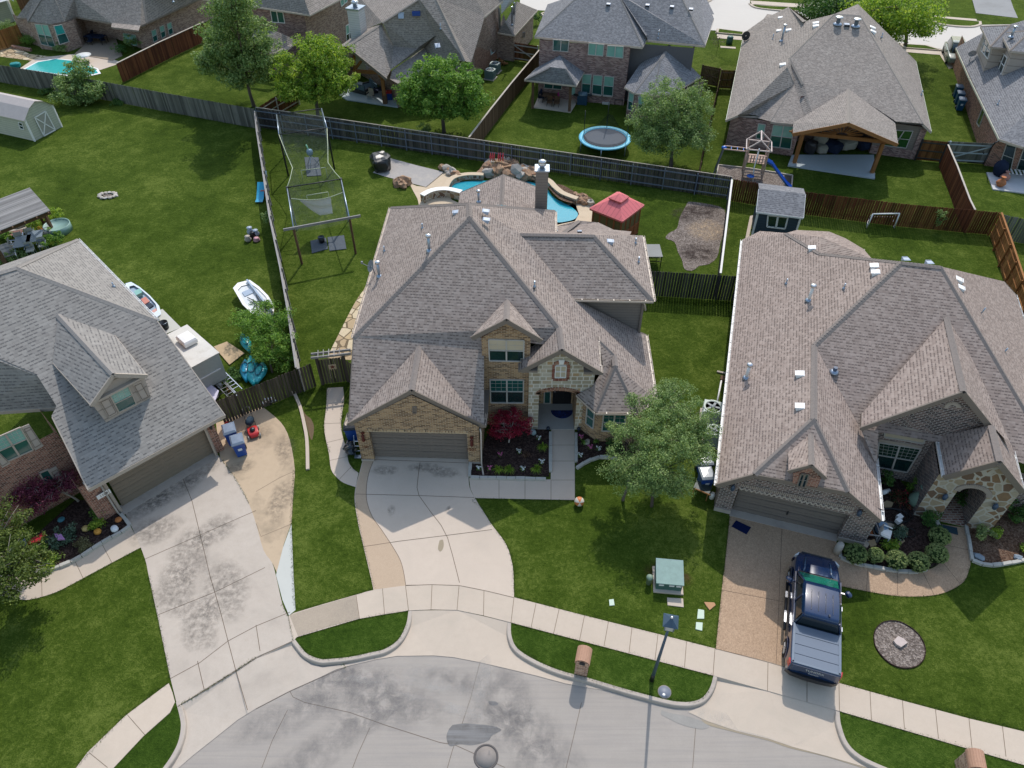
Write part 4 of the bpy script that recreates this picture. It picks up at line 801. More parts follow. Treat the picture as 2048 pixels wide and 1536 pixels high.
# ================================================================ RIGHT HOUSE
def right_house():
 T=thing('brick_house','dark mottled brick house with arched stone porch behind the parked pickup truck','house',P(1720,700,0))
 S=M['shingle_R']; z=2.72
 a0=P(1434,968,z); a1=P(1485.5,479,z); L=PE(a1,a0,.76)
 g1=on(L,1509.4,947.7); g2=on(L,1628.5,837); g3=on(L,1629.5,690); g4=on(L,1803.5,524); g5=on(L,1743,516.5); g6=on(L,1641,506.5); g7=on(L,1642,474); g8=on(L,1573,466); g9=P(1520,462,z+.4)
 roof(T,[[a0,g1,g2,g3,g4,g5,g6,g7,g8,g9,a1]],S)
 c1=P(1882,533,g4.z); MP=P3(g3,g4,c1)
 zr=z; f1=P(1765,1038,zr); j1=P(1697,983,g1.z); j2=P(1751,918,zr+.55); j3=on(MP,1720,855.5)
 roof(T,[[g1,j1,g2]],S)
 f0=P(1751,1027,g1.z-.75)
 Rg=P3(g2,g3,f1);
 roof(T,[[g2,j1,P(1762,1040,zr),P(1752,918,zr),on(Rg,1720,856),g3]],S)
 roof(T,[[g3,g4,c1,on(MP,2046,812),on(MP,2130,960),on(MP,1990,905),on(MP,1724.5,858),on(MP,1719,856)]],S)
 lw=[on(Rg,1720,856),P(1752,918,zr),P(1757,960,zr-.05) if False else P(1752,935,zr),P(1757,882,4.1),P(1722,858,4.3)]
 roof(T,[[P(1721,857,4.0),P(1752,930,2.75),P(1755,915,3.0),P(1757,862,4.2)]],S)
 d=c1; r1=P(2008.5,563,3.6); r2=P(2032,589,2.75); r3=P(2110,850,2.75); RR=PE(P(2046,812,on(MP,2046,812).z),c1,.5)
 roof(T,[[c1,r1,r2,P(2048,640,2.75),P(2140,900,2.75),on(MP,2130,960),on(MP,2046,812)]],S)
 rr=[P(1658,463,g7.z-.2),P(1691,476.5,3.3),P(1727,498,2.75),P(1728.5,513,2.75)]
 roof(T,[[g7,rr[0],rr[1],rr[2],rr[3],g5,g6],[g8,P(1593.5,460,3.2),rr[0],g7]],S)
 n0=Vector((g4.x+2.2,g4.y+6.5,z)); roof(T,[[g4,g5,n0,Vector((c1.x+3,c1.y+5,z)),c1]],S)
 e0=on(MP,1893.6,635)+Vector((0,0,.03)); ez=e0.z; ea=P(1928.5,782,ez); eL=P(1723,854,4.25); eLt=P(1724.5,826,4.3); eR=P(1982,849,ez-1.55)
 pa=P(2001,922,5.25); pb=P(1984,850.7,5.25); pL=P(1890,952,3.3); pLt=P(1876,872,3.35); pR=P(2048,981,3.3)
 roof(T,[[ea,e0,on(MP,1855.5,684)+Vector((0,0,.02)),eLt,eL]],S)
 roof(T,[[e0,ea,eR,pb,P(2024,893,4.3),on(MP,1977,789)+Vector((0,0,.02)),on(MP,1941,712.5)+Vector((0,0,.02))]],S)
 roof(T,[[pb,pa,pL,pLt]],S); roof(T,[[pb,P(2024,893,3.5),pR,pa]],S)
 caps(T,[(g2,g1),(g2,j1),(g3,g2),(g3,g4),(g4,c1),(c1,on(MP,2046,812)),(on(MP,2046,812),on(MP,2130,960)),(g4,g6),(g6,g8),(e0,ea),(pb,pa)],w=.3)
 fascia(T,[(a0,a1),(j1,P(1762,1040,zr)),(P(1762,1040,zr),P(1752,918,zr)),(eL,eLt),(rr[2],rr[3]),(r1,r2)])
 fascia(T,[(a0,g1),(g1,j1),(eL,ea),(ea,eR),(pL,pa),(pa,pR)],h=.26,t=.07)
 gutter(T,[(a0+Vector((-.07,0,0)),a1+Vector((-.07,0,0))),(P(1767,1039,zr),P(1754,916,zr)),(pL+Vector((-.06,0,0)),pLt+Vector((-.06,0,0))),(P(2047,978,3.3),P(2026,896,3.4)),(rr[2],rr[3]),(r2,P(2048,640,2.75))],M['white'])
 df=PV(P(1462.5,1024,0),P(1672.7,1075,0)); dn=Vector((math.cos(R_(-17.5)-math.pi/2),math.sin(R_(-17.5)-math.pi/2),0))
 da=P(1624,929,5.1); dl=P(1577,941,4.35); dr=P(1653,955,4.35); db=P(1622,868,5.15); jf=P3(g1,j1,g2)
 db=on(jf,1622,868)+Vector((0,0,.03)); sp=(db-da); dfw=PV(g1+dn*.32,j1+dn*.32); da=on(dfw,1624,929)
 dl=on(dfw,1577,941); dr=on(dfw,1653,955)
 roof(T,[[da,db,on(jf,1576,905)+Vector((0,0,.03)),dl],[da,dr,on(jf,1655,925)+Vector((0,0,.03)),db]],S); fascia(T,[(dl,da),(da,dr)],h=.16); caps(T,[(db,da)],w=.25)
 dw=PV(g1+dn*.06,j1+dn*.06)
 q=[(1582,955),(1583,945),(1623.5,934),(1640,951),(1630,975)]; m=MB(); pp=[on(dw,*t) for t in ((1585,966),(1587,946),(1624,935),(1642,957),(1634,976))]; m.poly(pp)
 for a in(0,3): m.poly([pp[a],pp[a]-dn*1.6,(pp[a+1] if a==0 else pp[a+1])-dn*1.6,pp[a+1]])
 m.build('wall',M['brick_red'],T)
 window(T,dw,[(1602,947),(1618,947.5),(1610,974),(1594,971)],2,1,glass=M['glass_d'],fr=M['trim'],grid=(2,2))
 p=P(1601,975,3.2); MB().tube([p+Vector((0,0,0)),p+Vector((0,0,.25)),p+Vector((.14,0,.42)),p+Vector((.28,0,.25)),p+Vector((.28,0,0))],.02,6).build('hoop_bracket',M['white'],T)
 GW=PV(P(1462.5,1027,0),P(1672.7,1078,0)); B=M['brick_R']; A=on(GW,1428,1022); C=on(GW,1720,1085)
 A=setz(on(GW,1430,1019),0); n=-dn
 D0=on(GW,1460,1027); D1=on(GW,1673.5,1079); zt=on(GW,1478,978).z; m=MB()
 C=D1+(D1-D0).normalized()*1.15; A=D0-(D1-D0).normalized()*.78
 top=[on(GW,1436,974),on(GW,1512,954),on(GW,1695,991),on(GW,1728,1018)]
 m.poly([setz(A,0),setz(D0,0),setz(D0,zt),setz(A,zt)]); m.poly([setz(D1,0),setz(C,0),setz(C,zt),setz(D1,zt)]); m.poly([setz(A,zt),setz(C,zt),setz(C,2.75),top[2],top[1],setz(A,2.75)])
 rec=dn*-.30; m.poly([setz(D0,0),setz(D0,0)+rec,setz(D0,zt)+rec,setz(D0,zt)]); m.poly([setz(D1,0),setz(D1,zt),setz(D1,zt)+rec,setz(D1,0)+rec]); m.poly([setz(D0,zt),setz(D0,zt)+rec,setz(D1,zt)+rec,setz(D1,zt)])
 side=(P(1485.5,479,0)-P(1434,968,0)).normalized(); A2=A+side*19.2; m.poly([setz(A,0),setz(A2,0),setz(A2,2.7),setz(A,2.7)]); C2=C+side*4.5; m.poly([setz(C,0),setz(C2,0),setz(C2,2.7),setz(C,2.7)])
 m.poly([setz(A2,0),setz(A2,2.7),setz(A2+Vector((9,-4.6,0)),2.7),setz(A2+Vector((9,-4.6,0)),0)]); m.build('wall',B,T)
 soffit(T,[a0,a1,a1+Vector((.7,0,0)),a0+Vector((.7,0,0))],2.58)
 garage_door(T,PV(D0+rec,D1+rec),[(1479,976),(1701,1022),(1673,1073),(1463,1021)],M['doorp'],handle=(1575,1024))
 s=MB(); a=on(GW,1479,974.5); b=on(GW,1705,1022)
 N=44
 for k in range(N):
  p=a.lerp(b,(k+.5)/N)+dn*.02; rr_=Matrix.Rotation(R_(-17.5),3,'Z')@Matrix.Rotation((1 if k%2 else -1)*R_(42),3,'Y'); s.box(p+Vector((0,0,-.03)),(.05,.05,.26),rot=rr_)
 s.build('herringbone_band',plain('pale_brick',(.46,.40,.34),.9,.1),T)
 s=MB()
 for k in range(60):
  p=a.lerp(b,(k+.5)/60)+dn*.02+Vector((0,0,.22)); s.box(p,(.045,.05,.2),rz=R_(-17.5))
 s.build('soldier_course',plain('pale_soldier_brick',(.40,.34,.29),.9,.1),T)
 for x,y in((1466,972),(1719,1022)):
  p=on(GW,x,y)+dn*.12; MB().lathe(p,[(.02,.2),(.11,.08),(.09,-.15),(.03,-.22)],8).build('wall_lamp',plain('blue_grey_lamp',(.05,.08,.13),.4,.5),T)
 MB().beam(setz(A,.12)+dn*.03,setz(D0,.12)+dn*.03,.08,.24).build('plinth',M['kerb'],T); MB().beam(setz(D1,.12)+dn*.03,setz(C,.12)+dn*.03,.08,.24).build('plinth',M['kerb'],T)
 EWp=PV(ea-side*-.35,ea-side*-.35+Vector((math.cos(R_(-17.5)),math.sin(R_(-17.5)),0)));
 q=[(1730,856),(1752,913) ,(1757,1000),(1840,968),(1876,890),(1880,872)]
 m=MB(); w=[on(EWp,*t) for t in((1733,856),(1927,790),(1972,845),(1878,873))]
 b0=on(EWp,1757,965); b1=on(EWp,1843,975);
 m.poly([setz(w[0],0)]+[setz(w[2],0),w[2],w[1],w[0]]); m.build('wall',B,T)
 window(T,EWp,[(1771,864),(1853,880),(1850,886),(1768,870)][:0] or [(1770,860),(1852,873),(1847,886),(1769,873)],1,1,glass=M['blind'],fr=M['frame'],name='transom_window')
 window(T,EWp,[(1758,884),(1842,897),(1814,944),(1753,933)],2,2,glass=M['glass_d'],top=glass_mat('dark_green_glass',(.008,.028,.018),(.02,.06,.04)),grid=(8,4))
 s=MB()
 for k in range(30):
  t=(k+.5)/30; p=on(EWp,1770+84*t,858+13*t-7*math.sin(t*math.pi)); s.box(p+dn*.02,(.055,.05,.2),rz=R_(-17.5))
  p=on(EWp,1758+86*t,880+14*t); s.box(p+dn*.02,(.055,.05,.18),rz=R_(-17.5))
 s.build('arch_brick',plain('pale_arch_brick',(.42,.36,.30),.9,.1),T)
 s=MB()
 for k in range(14):
  t=math.pi*(k+.5)/14; p=on(EWp,1905-13*math.cos(t),815-9*math.sin(t)); s.box(p+dn*.02,(.05,.05,.2),rot=Matrix.Rotation(R_(-17.5),3,'Z')@Matrix.Rotation(t-math.pi/2,3,'Y'))
 s.build('brick_motif',plain('pale_motif_brick',(.44,.38,.32),.9,.1),T)
 PWp=PV(P(1828,1031,0),P(1972,1054,0)); d3=Vector((math.cos(R_(-17.5)),math.sin(R_(-17.5)),0)); PWp=PV(P(1826,1030,0),P(1826,1030,0)+d3)
 w=[setz(on(PWp,1826,1030),0),setz(on(PWp,1875,1040),0),setz(on(PWp,1930,1054),0),setz(on(PWp,1978,1065),0)]
 ztop=on(PWp,2001,930).z; apx=on(PWp,2001,930); zl=3.1; spr=on(PWp,1920,965).z; crn=on(PWp,1966,962).z
 m=MB(); m.poly([w[0],w[1],setz(w[1],spr),setz(w[0],spr)]); m.poly([w[2],w[3],setz(w[3],spr),setz(w[2],spr)])
 N=12; hw=(w[2]-w[1])/2; c=(w[1]+w[2])/2; sp=min(spr,2.35); cr_=sp+.42; arc=[c+hw*math.cos(math.pi-t*math.pi/N)+Vector((0,0,sp+(cr_-sp)*math.sin(t*math.pi/N))) for t in range(N+1)]
 ax=(apx-w[0]).dot(d3); W3=(w[3]-w[0]).length
 def tz(p):
  s_=(p-w[0]).dot(d3); return zl+(apx.z-zl)*(s_/ax if s_<ax else max(0,(W3-s_)/(W3-ax)))
 m=MB(); m.poly([w[0],w[1],setz(w[1],sp),setz(w[0],sp)]); m.poly([w[2],w[3],setz(w[3],sp),setz(w[2],sp)])
 m.poly([setz(w[0],sp),setz(w[1],sp),setz(w[1],tz(w[1])),setz(w[0],zl)])
 for k in range(N): m.poly([arc[k],arc[k+1],setz(arc[k+1],tz(arc[k+1])),setz(arc[k],tz(arc[k]))])
 pk=w[0]+d3*ax; m.poly([setz(w[2],sp),setz(w[3],sp),setz(w[3],zl),setz(pk,apx.z),setz(w[2],tz(w[2]))])
 m.build('wall',M['stone_R'],T)
 m=MB()
 for t in(w[0],w[3]): m.poly([t,setz(t,zl),setz(t,zl)+side*2.6,t+side*2.6])
 for t in(w[1],w[2]): m.poly([t,setz(t,sp),setz(t,sp)+side*2.6,t+side*2.6])
 m.poly([w[0]+side*2.6,w[3]+side*2.6,setz(w[3],3.2)+side*2.6,setz(w[0],3.2)+side*2.6]); m.poly([w[3],w[3]+side*1.2,w[3]+side*1.2+d3*5,w[3]+side*1.2+d3*5,][:0] or [w[3]+side*1.6,w[3]+side*1.6+d3*5,setz(w[3]+side*1.6+d3*5,2.7),setz(w[3]+side*1.6,2.7)])
 m.build('wall',B,T)
 MB().prism([w[1],w[2],w[2]+side*2.6,w[1]+side*2.6],.06).build('porch_floor',brick_mat('porch_brick_floor',(.16,.07,.05),(.27,.14,.10),(.36,.22,.16),(.45,.40,.33),bw=.30,bh=.14,ms=.02),T)
 s=MB()
 for k in range(26):
  t=math.pi*(k+.5)/26; p=c-hw*1.06*math.cos(t)+Vector((0,0,sp+(cr_-sp+.10)*math.sin(t)))+dn*.02; s.box(p,(.07,.07,.24),rot=Matrix.Rotation(R_(-17.5),3,'Z')@Matrix.Rotation(t-math.pi/2,3,'Y'))
 s.build('arch_brick',plain('buff_arch_brick',(.34,.29,.25),.9,.1),T)
 for x,y in((1890,989),(1990,1008)):
  p=on(PWp,x,y)+dn*.14; MB().lathe(p,[(.02,.2),(.12,.06),(.10,-.15),(.03,-.22)],8).build('wall_lamp',plain('blue_grey_lamp',(.05,.08,.13),.4,.5),T)
 p=on(PWp,1881,996); text('1205',T,(p-T.location)+dn*.03,(math.pi/2,0,R_(-17.5)),.22,M['trim'])
 door=PV(w[1]+side*2.55,w[2]+side*2.55); a=w[1]+side*2.55+d3*.5; b=a+d3*1.0; m=MB(); m.poly([a,b,setz(b,2.1),setz(a,2.1)]); m.build('front_door',plain('blue_grey_door',(.05,.08,.12),.5,.4),T)
 p=P(1747,915,2.7); MB().tube([up(C2,2.6),up(C2,0.1)],.05,6).build('downspout',M['white'],T)
 for x,y in((1625,497),(1749.5,533),(1752,546),(1601,749),(1601,814)): vent_slant(T,on(L,x,y),L,.40,M['white'])
 rp=P3(c1,r1,r2)
 for x,y in((1915.5,560),(1918.5,576)): vent_slant(T,on(rp,x,y),rp,.40,M['white'])
 for x,y in((1812,521),(1859,528)): vent_slant(T,P(x,y,c1.z-.15),(Vector((0,.7,1)),0),.34)
 for x,y in((1572,568),(1687,578)): pipe(T,on(L,x,y),.35,.035)
 pipe(T,on(L,1617,601),.9,.08,True,M['white']); pipe(T,on(L,1492,756),.85,.08,True,M['white'])
 pipe(T,on(MP,1668,744),.30,.10,False,plain('blue_grey_lamp',(.05,.08,.13),.4,.5))
 for x,y in((1959,630),(2003,710)): pipe(T,on(rp,x,y),.45,.035,lean=(.1,0))
 return T
right_house()
# ================================================================ LEFT HOUSE
def left_house():
 T=thing('brick_house','red brick house with light grey roof and roof dormer at the left edge','house',P(250,850,0))
 S=M['shingle_L']; e0=P(175,978,2.72); e1=P(449,829,2.72); F=PE(e0,e1,.70); k=on(F,313,640); r1=on(F,32.5,534); r0=on(F,-40,556)
 cR=P(154,478,k.z)
 roof(T,[[e0,e1,k,r1,r0,on(F,-60,700),on(F,75,752),on(F,113,812),on(F,103,832)]],S)
 roof(T,[[k,cR,r1]],S); roof(T,[[r1,cR,P(-40,545,r1.z-1.2),r0]],S)
 w0=on(F,-30,705)+Vector((0,0,.03)); wl=P(115,814,4.1); wz=on(F,75,750)+Vector((0,0,.03)); roof(T,[[w0,wz,wl,P(-60,826,wl.z),P(-60,720,w0.z)]],S)
 fascia(T,[(wl,P(-60,826,wl.z)),(e0,e1),(e1,k),(k,cR)],h=.2,mat=M['trim_light']); fascia(T,[(e0,on(F,103,832))],mat=M['trim_light'])
 gutter(T,[(k+Vector((.05,.05,0)),cR+Vector((.05,.05,0)))],M['white'],.09)
 lcap=plain('light_cap',(.27,.25,.23),.95,.1,var=.3,sc=9); caps(T,[(k,r1),(r1,r0),(r1,cR)],lcap,w=.3)
 u=Vector((math.cos(R_(45)),math.sin(R_(45)),0)); n=Vector((u.y,-u.x,0))   # along the garage front / outwards
 GW=PV(P(243,1024,0),P(432,909,0)); u=(P(432,909,0)-P(243,1024,0)).normalized(); n=Vector((u.y,-u.x,0))
 D0=P(241.6,1022,0); D1=P(432,909,0); A=D0-u*.95; C=D1+u*.48; zt=on(GW,206,964).z; zt=min(zt,2.35); m=MB(); B=M['brick_red']
 m.poly([A,D0,setz(D0,zt),setz(A,zt)]); m.poly([D1,C,setz(C,zt),setz(D1,zt)]); m.poly([setz(A,zt),setz(C,zt),setz(C,2.68),setz(A,2.68)])
 rec=-n*.25
 for t in(D0,D1): m.poly([t,t+rec,setz(t,zt)+rec,setz(t,zt)])
 m.poly([setz(D0,zt),setz(D1,zt),setz(D1,zt)+rec,setz(D0,zt)+rec]); C2=C-n*14; m.poly([C,C2,setz(C2,4.8),setz(C-n*3,4.8),setz(C,2.68)]); A2=A-n*1.2; m.poly([A,A2,setz(A2,2.68),setz(A,2.68)])
 LW=PV(P(60,1042,0),P(60,1042,0)+u); a=setz(on(LW,185,975),0); b=a-u*11; ztl=wl.z-.05
 m.poly([a,b,setz(b,ztl),setz(a,ztl)]); m.poly([a,setz(a,ztl),setz(a,ztl)-n*2,a-n*2]); m.build('wall',B,T)
 soffit(T,[e0-n*.0,e1,e1-n*.7,e0-n*.7],2.56,M['trim_light'])
 garage_door(T,PV(D0+rec,D1+rec),[(214,958),(409,853),(432,905),(246,1015)],M['doorL'],handle=None)
 m=MB(); m.beam(D0+n*.06,setz(D0,zt)+n*.06,.09,.12); m.beam(D1+n*.06,setz(D1,zt)+n*.06,.09,.12); m.build('door_trim',M['trim_light'],T)
 MB().tube([setz(D0-u*.15,2.6)+n*.08,setz(D0-u*.15,.1)+n*.08,D0-u*.1+n*.4+Vector((0,0,.05))],.05,6).build('downspout',M['trim_light'],T)
 p=on(GW,207,988)+n*.02; o=MB().box(p,(.62,.03,.26),rz=math.atan2(u.y,u.x)).build('number_plaque',M['white'],T); text('1108',T,(p-T.location)+n*.03,(math.pi/2,0,math.atan2(u.y,u.x)),.19,M['trim'])
 p=on(GW,420,853)+n*.1; MB().lathe(p,[(.02,.15),(.08,.05),(.06,-.12),(.02,-.16)],8).build('wall_lamp',M['black'],T)
 window(T,LW,[(-22,881),(40,854),(66,899),(10,924)],2,2,glass=M['glass'],top=M['glass_l'],grid=(6,4),fr=M['trim_light'])
 window(T,LW,[(78,945.5),(95,938),(108,958),(90,966)],1,1,glass=M['glass'],fr=M['trim_light'])
 def shutter(pl,q,par):
  nn=n; c=[on(pl,*t)+nn*.03 for t in q]; m=MB().prism(c,vec=nn*.03);
  a=c[0].lerp(c[2],.5); i=[a.lerp(t,.78)+nn*.035 for t in c]; o=m.build('shutter',M['siding_t'],par);
  fr=MB()
  for j in range(4): fr.beam(i[j],i[(j+1)%4],.03,.02,upv=nn)
  fr.build('panel_moulding',M['trim'],o)
 shutter(LW,[(42,853),(57,847),(86,890.5),(70,900)],T); shutter(LW,[(97,938),(111,931),(143,983),(129,987)],T); shutter(LW,[(-20,905),(-6,900),(20,925),(4,935)],T)
 DWp=PV(P(209,820,5),P(209,820,5)+u); z0=5.0
 bl=on(F,212.5,845); DWp=PV(bl,bl+u); tl=on(DWp,181,803); tr=on(DWp,287,748); br=on(DWp,304,800.5); apx=on(DWp,222,752)
 ra=on(DWp,220,741.5)+n*.25; rb=on(F,116,630)+Vector((0,0,.04)); el=on(DWp,176,803)+n*.25; er=on(DWp,287.5,744)+n*.25
 el2=on(F,106,726)+Vector((0,0,.04)); er2=on(F,229,671)+Vector((0,0,.04))
 roof(T,[[rb,ra,el,el2],[rb,er2,er,ra]],S); caps(T,[(rb,ra)],lcap,w=.28); fascia(T,[(el,ra),(ra,er)],h=.2,t=.07,mat=M['trim_light']); fascia(T,[(el,el2),(er,er2)],h=.16,mat=M['trim_light'])
 m=MB(); m.poly([bl,br,tr,tl]); m.poly([tl,tr,apx]); m.poly([bl,tl,tl-n*2.6,bl-n*.05]); m.poly([br,tr,tr-n*2.6,br-n*.05]); m.build('wall',M['siding_t'],T)
 MB().beam(tl+n*.12,tr+n*.12,.24,.10).build('dormer_ledge',M['trim_light'],T)
 window(T,DWp,[(219,790.5),(256,771),(272,807),(237,824)],1,2,glass=M['glass'],top=M['glass_l'],grid=(3,4),fr=M['trim_light'])
 shutter(DWp,[(196,800),(216,791),(235,826),(217,836)],T); shutter(DWp,[(264,768),(280,760),(299,795),(283,802)],T)
 for x,y in((228,574),): pipe(T,on(P3(k,cR,r1),x,y),.28,.04)
 pipe(T,P(46,762,5.0),.25,.05)
 return T
left_house()
# ================================================================ REAR HOUSES
def hipcheck(): pass
# ---- two-storey house, centre top
def rear_two_storey():
 T=thing('brick_house','two-storey purple brown brick house with dark grey roof behind the trampoline','house',P(1160,150,0)); S=M['shingle_G']; B=M['brick_P']; ze=5.35
 e0=P(1069,73,ze); e1=P(1285,94,ze); F=PE(e0,e1,.62); k0=on(F,1148,0); k1=on(F,1246.5,0)
 top0=on(F,1163,-14); top1=on(F,1237,-12)
 s1=P(1294,69,ze+.15)
 roof(T,[[e0,e1,top1,top0]],S); roof(T,[[e1,P(1295,76,ze),on(F,1290,76)+Vector((.2,0,.0)),top1]],S)
 w0=P(1295,80,ze); w1=P(1410,91,ze); F2=PE(w0,w1,.62); t0=on(F2,1256,-3); t1=on(F2,1364,-2); dR=P(1428,37.5,ze)
 roof(T,[[e1,P(1294,69,ze+.4),w0,on(F2,1280,66),top1+Vector((.3,0,0)),top1],[w0,w1,t1,t0,top1]],S); roof(T,[[w1,dR,P(1400,-30,ze+1),t1]],S)
 bk=Vector((e0.x+1.5,e0.y+9,ze)); roof(T,[[e0,top0,bk]],S); roof(T,[[top0,top1,t0,t1,P(1400,-30,ze+1),bk+Vector((16,-3,0)),bk]],S)
 roof(T,[[P(1391.5,2.5,6.4),P(1387,12,5.6),P(1420,30,5.3)]],S)
 caps(T,[(e0,top0),(e1,top1),(w1,t1)],plain('grey_cap',(.21,.20,.19),.95,.1,var=.3)); fascia(T,[(e0,e1),(w0,w1),(w1,dR),(e1,P(1295,76,ze))],mat=M['gutter'],h=.16)
 W=PV(P(1075,195,0),P(1251,211,0)); A=P(1074,197,0)+Vector((0,0,0)); A=setz(on(W,1076,197),0); Bc=setz(on(W,1247,215),0);
 dn=(Bc-A).normalized(); nn=Vector((dn.y,-dn.x,0)); m=MB(); m.poly([A,Bc,setz(Bc,ze-.1),setz(A,ze-.1)]); m.poly([Bc,Bc-nn*1.2,setz(Bc-nn*1.2,ze-.1),setz(Bc,ze-.1)]); m.poly([A,A-nn*9,setz(A-nn*9,ze-.1),setz(A,ze-.1)])
 C=Bc-nn*1.0; D=C+dn*5.6; m.poly([D,D-nn*9,setz(D-nn*9,ze-.1),setz(D,ze-.1)]); m.build('wall',B,T)
 MB().poly([C,D,setz(D,ze-.1),setz(C,ze-.1)]).build('wall',plain('dark_taupe_render',(.12,.115,.12),.85,.2),T)
 soffit(T,[e0,e1,e1-nn*.8,e0-nn*.8],ze-.17); soffit(T,[w0,w1,w1-nn*1.2,w0-nn*1.2],ze-.17)
 for q in([(1107,79),(1138,81),(1136,103),(1106,101)],[(1178,86),(1208,89),(1206,112),(1176,109)],[(1215,91),(1247,93),(1246,116),(1213,112)]): window(T,W,q,2,1,glass=M['glass_l'] if q[0][0]>1150 else M['glass'],fr=M['frame'])
 for q in([(1165,148),(1183,149),(1180,187),(1163,185)],[(1187,150),(1205,151.5),(1203,190),(1184,187)],[(1209,152),(1228,154),(1225,192),(1206,190)]): window(T,W,q,1,2,glass=M['glass'],top=M['glass_l'],fr=M['frame'],sill=M['trim_light'])
 window(T,W,[(1089,166),(1124,169),(1123,179),(1088,176)],2,1,glass=M['glass'])
 MB().poly([on(W,1143,171)+nn*.02,on(W,1151,172)+nn*.02,on(W,1150,190)+nn*.02,on(W,1142,189)+nn*.02]).build('back_door',M['glass_l'],T)
 ap=on(W,1120,110); zp=2.75; a=P(1049,159,zp); b=P(1153,171,zp); c=P(1169,142.5,zp); d=P(1071.5,130,zp); h0=P(1099,134,4.05); h1=P(1131.5,137.5,4.05)
 c=setz(on(W,1168,143),zp); d=setz(on(W,1073,131),zp)
 roof(T,[[a,b,h1,h0]],S); roof(T,[[b,c,ap,h1]],S); roof(T,[[a,h0,ap,d]],S); roof(T,[[h0,h1,ap]],S)
 caps(T,[(a,h0),(b,h1)],plain('grey_cap',(.21,.20,.19),.95,.1,var=.3)); fascia(T,[(a,b),(b,c),(a,d)],mat=M['gutter'],h=.14); soffit(T,[a,b,c,d],2.55)
 for x,y in((1065,216),(1138.5,224)): MB().beam(P(x,y,0),P(x,y,0)+Vector((0,0,2.7)),.24,.24).build('post',M['timber_b'],T)
 MB().prism([P(1067,216,0),P(1141,226,0),P(1158,199,0),P(1078,192,0)],.08).build('patio_slab',M['walk'],T)
 br=C+dn*3.2; r0=P(1339,90,5.0); f=P(1321.5,117.5,4.55); q0=P(1249,174,2.72); q1=P(1270,186,2.72); q2=P(1306.5,190,2.72); q3=P(1345,188,2.72); q4=P(1401.5,153,2.72); tl=on(PV(C,D),1283,145)
 tl=P(1280,128,3.6); roof(T,[[q0,q1,f,r0,tl]],S); roof(T,[[q1,q2,f]],S); roof(T,[[q2,q3,q4,r0,f]],S); caps(T,[(q1,f),(q2,f),(f,r0),(r0,q4)],plain('grey_cap',(.21,.20,.19),.95,.1,var=.3)); fascia(T,[(q0,q1),(q1,q2),(q2,q3),(q3,q4)],mat=M['gutter'],h=.14)
 g=[P(1251,236,0),P(1270,247,0),P(1304,252,0),P(1345,245,0),P(1398,215,0)]; m=MB()
 for x,y in zip(g,g[1:]): m.poly([x,y,setz(y,2.65),setz(x,2.65)])
 m.poly([g[0],g[0]-nn*3,setz(g[0],2.65)-nn*3,setz(g[0],2.65)]); m.build('wall',B,T)
 window(T,PV(g[0],g[1]),[(1259,184),(1269,189),(1264,221),(1256,218)],1,2,glass=M['glass'],top=M['glass_l']); window(T,PV(g[1],g[2]),[(1277,192),(1300,194),(1298,225),(1276,223)],2,2,glass=M['glass'],top=M['glass_l'])
 for x,y in((1217,9),(1295,11),(1344,14),(1382,19)): vent_slant(T,on(F2 if x>1256 else F,x,y),F2,.4)
 pipe(T,on(F2,1316,77),.55,.04,True)
 return T
rear_two_storey()
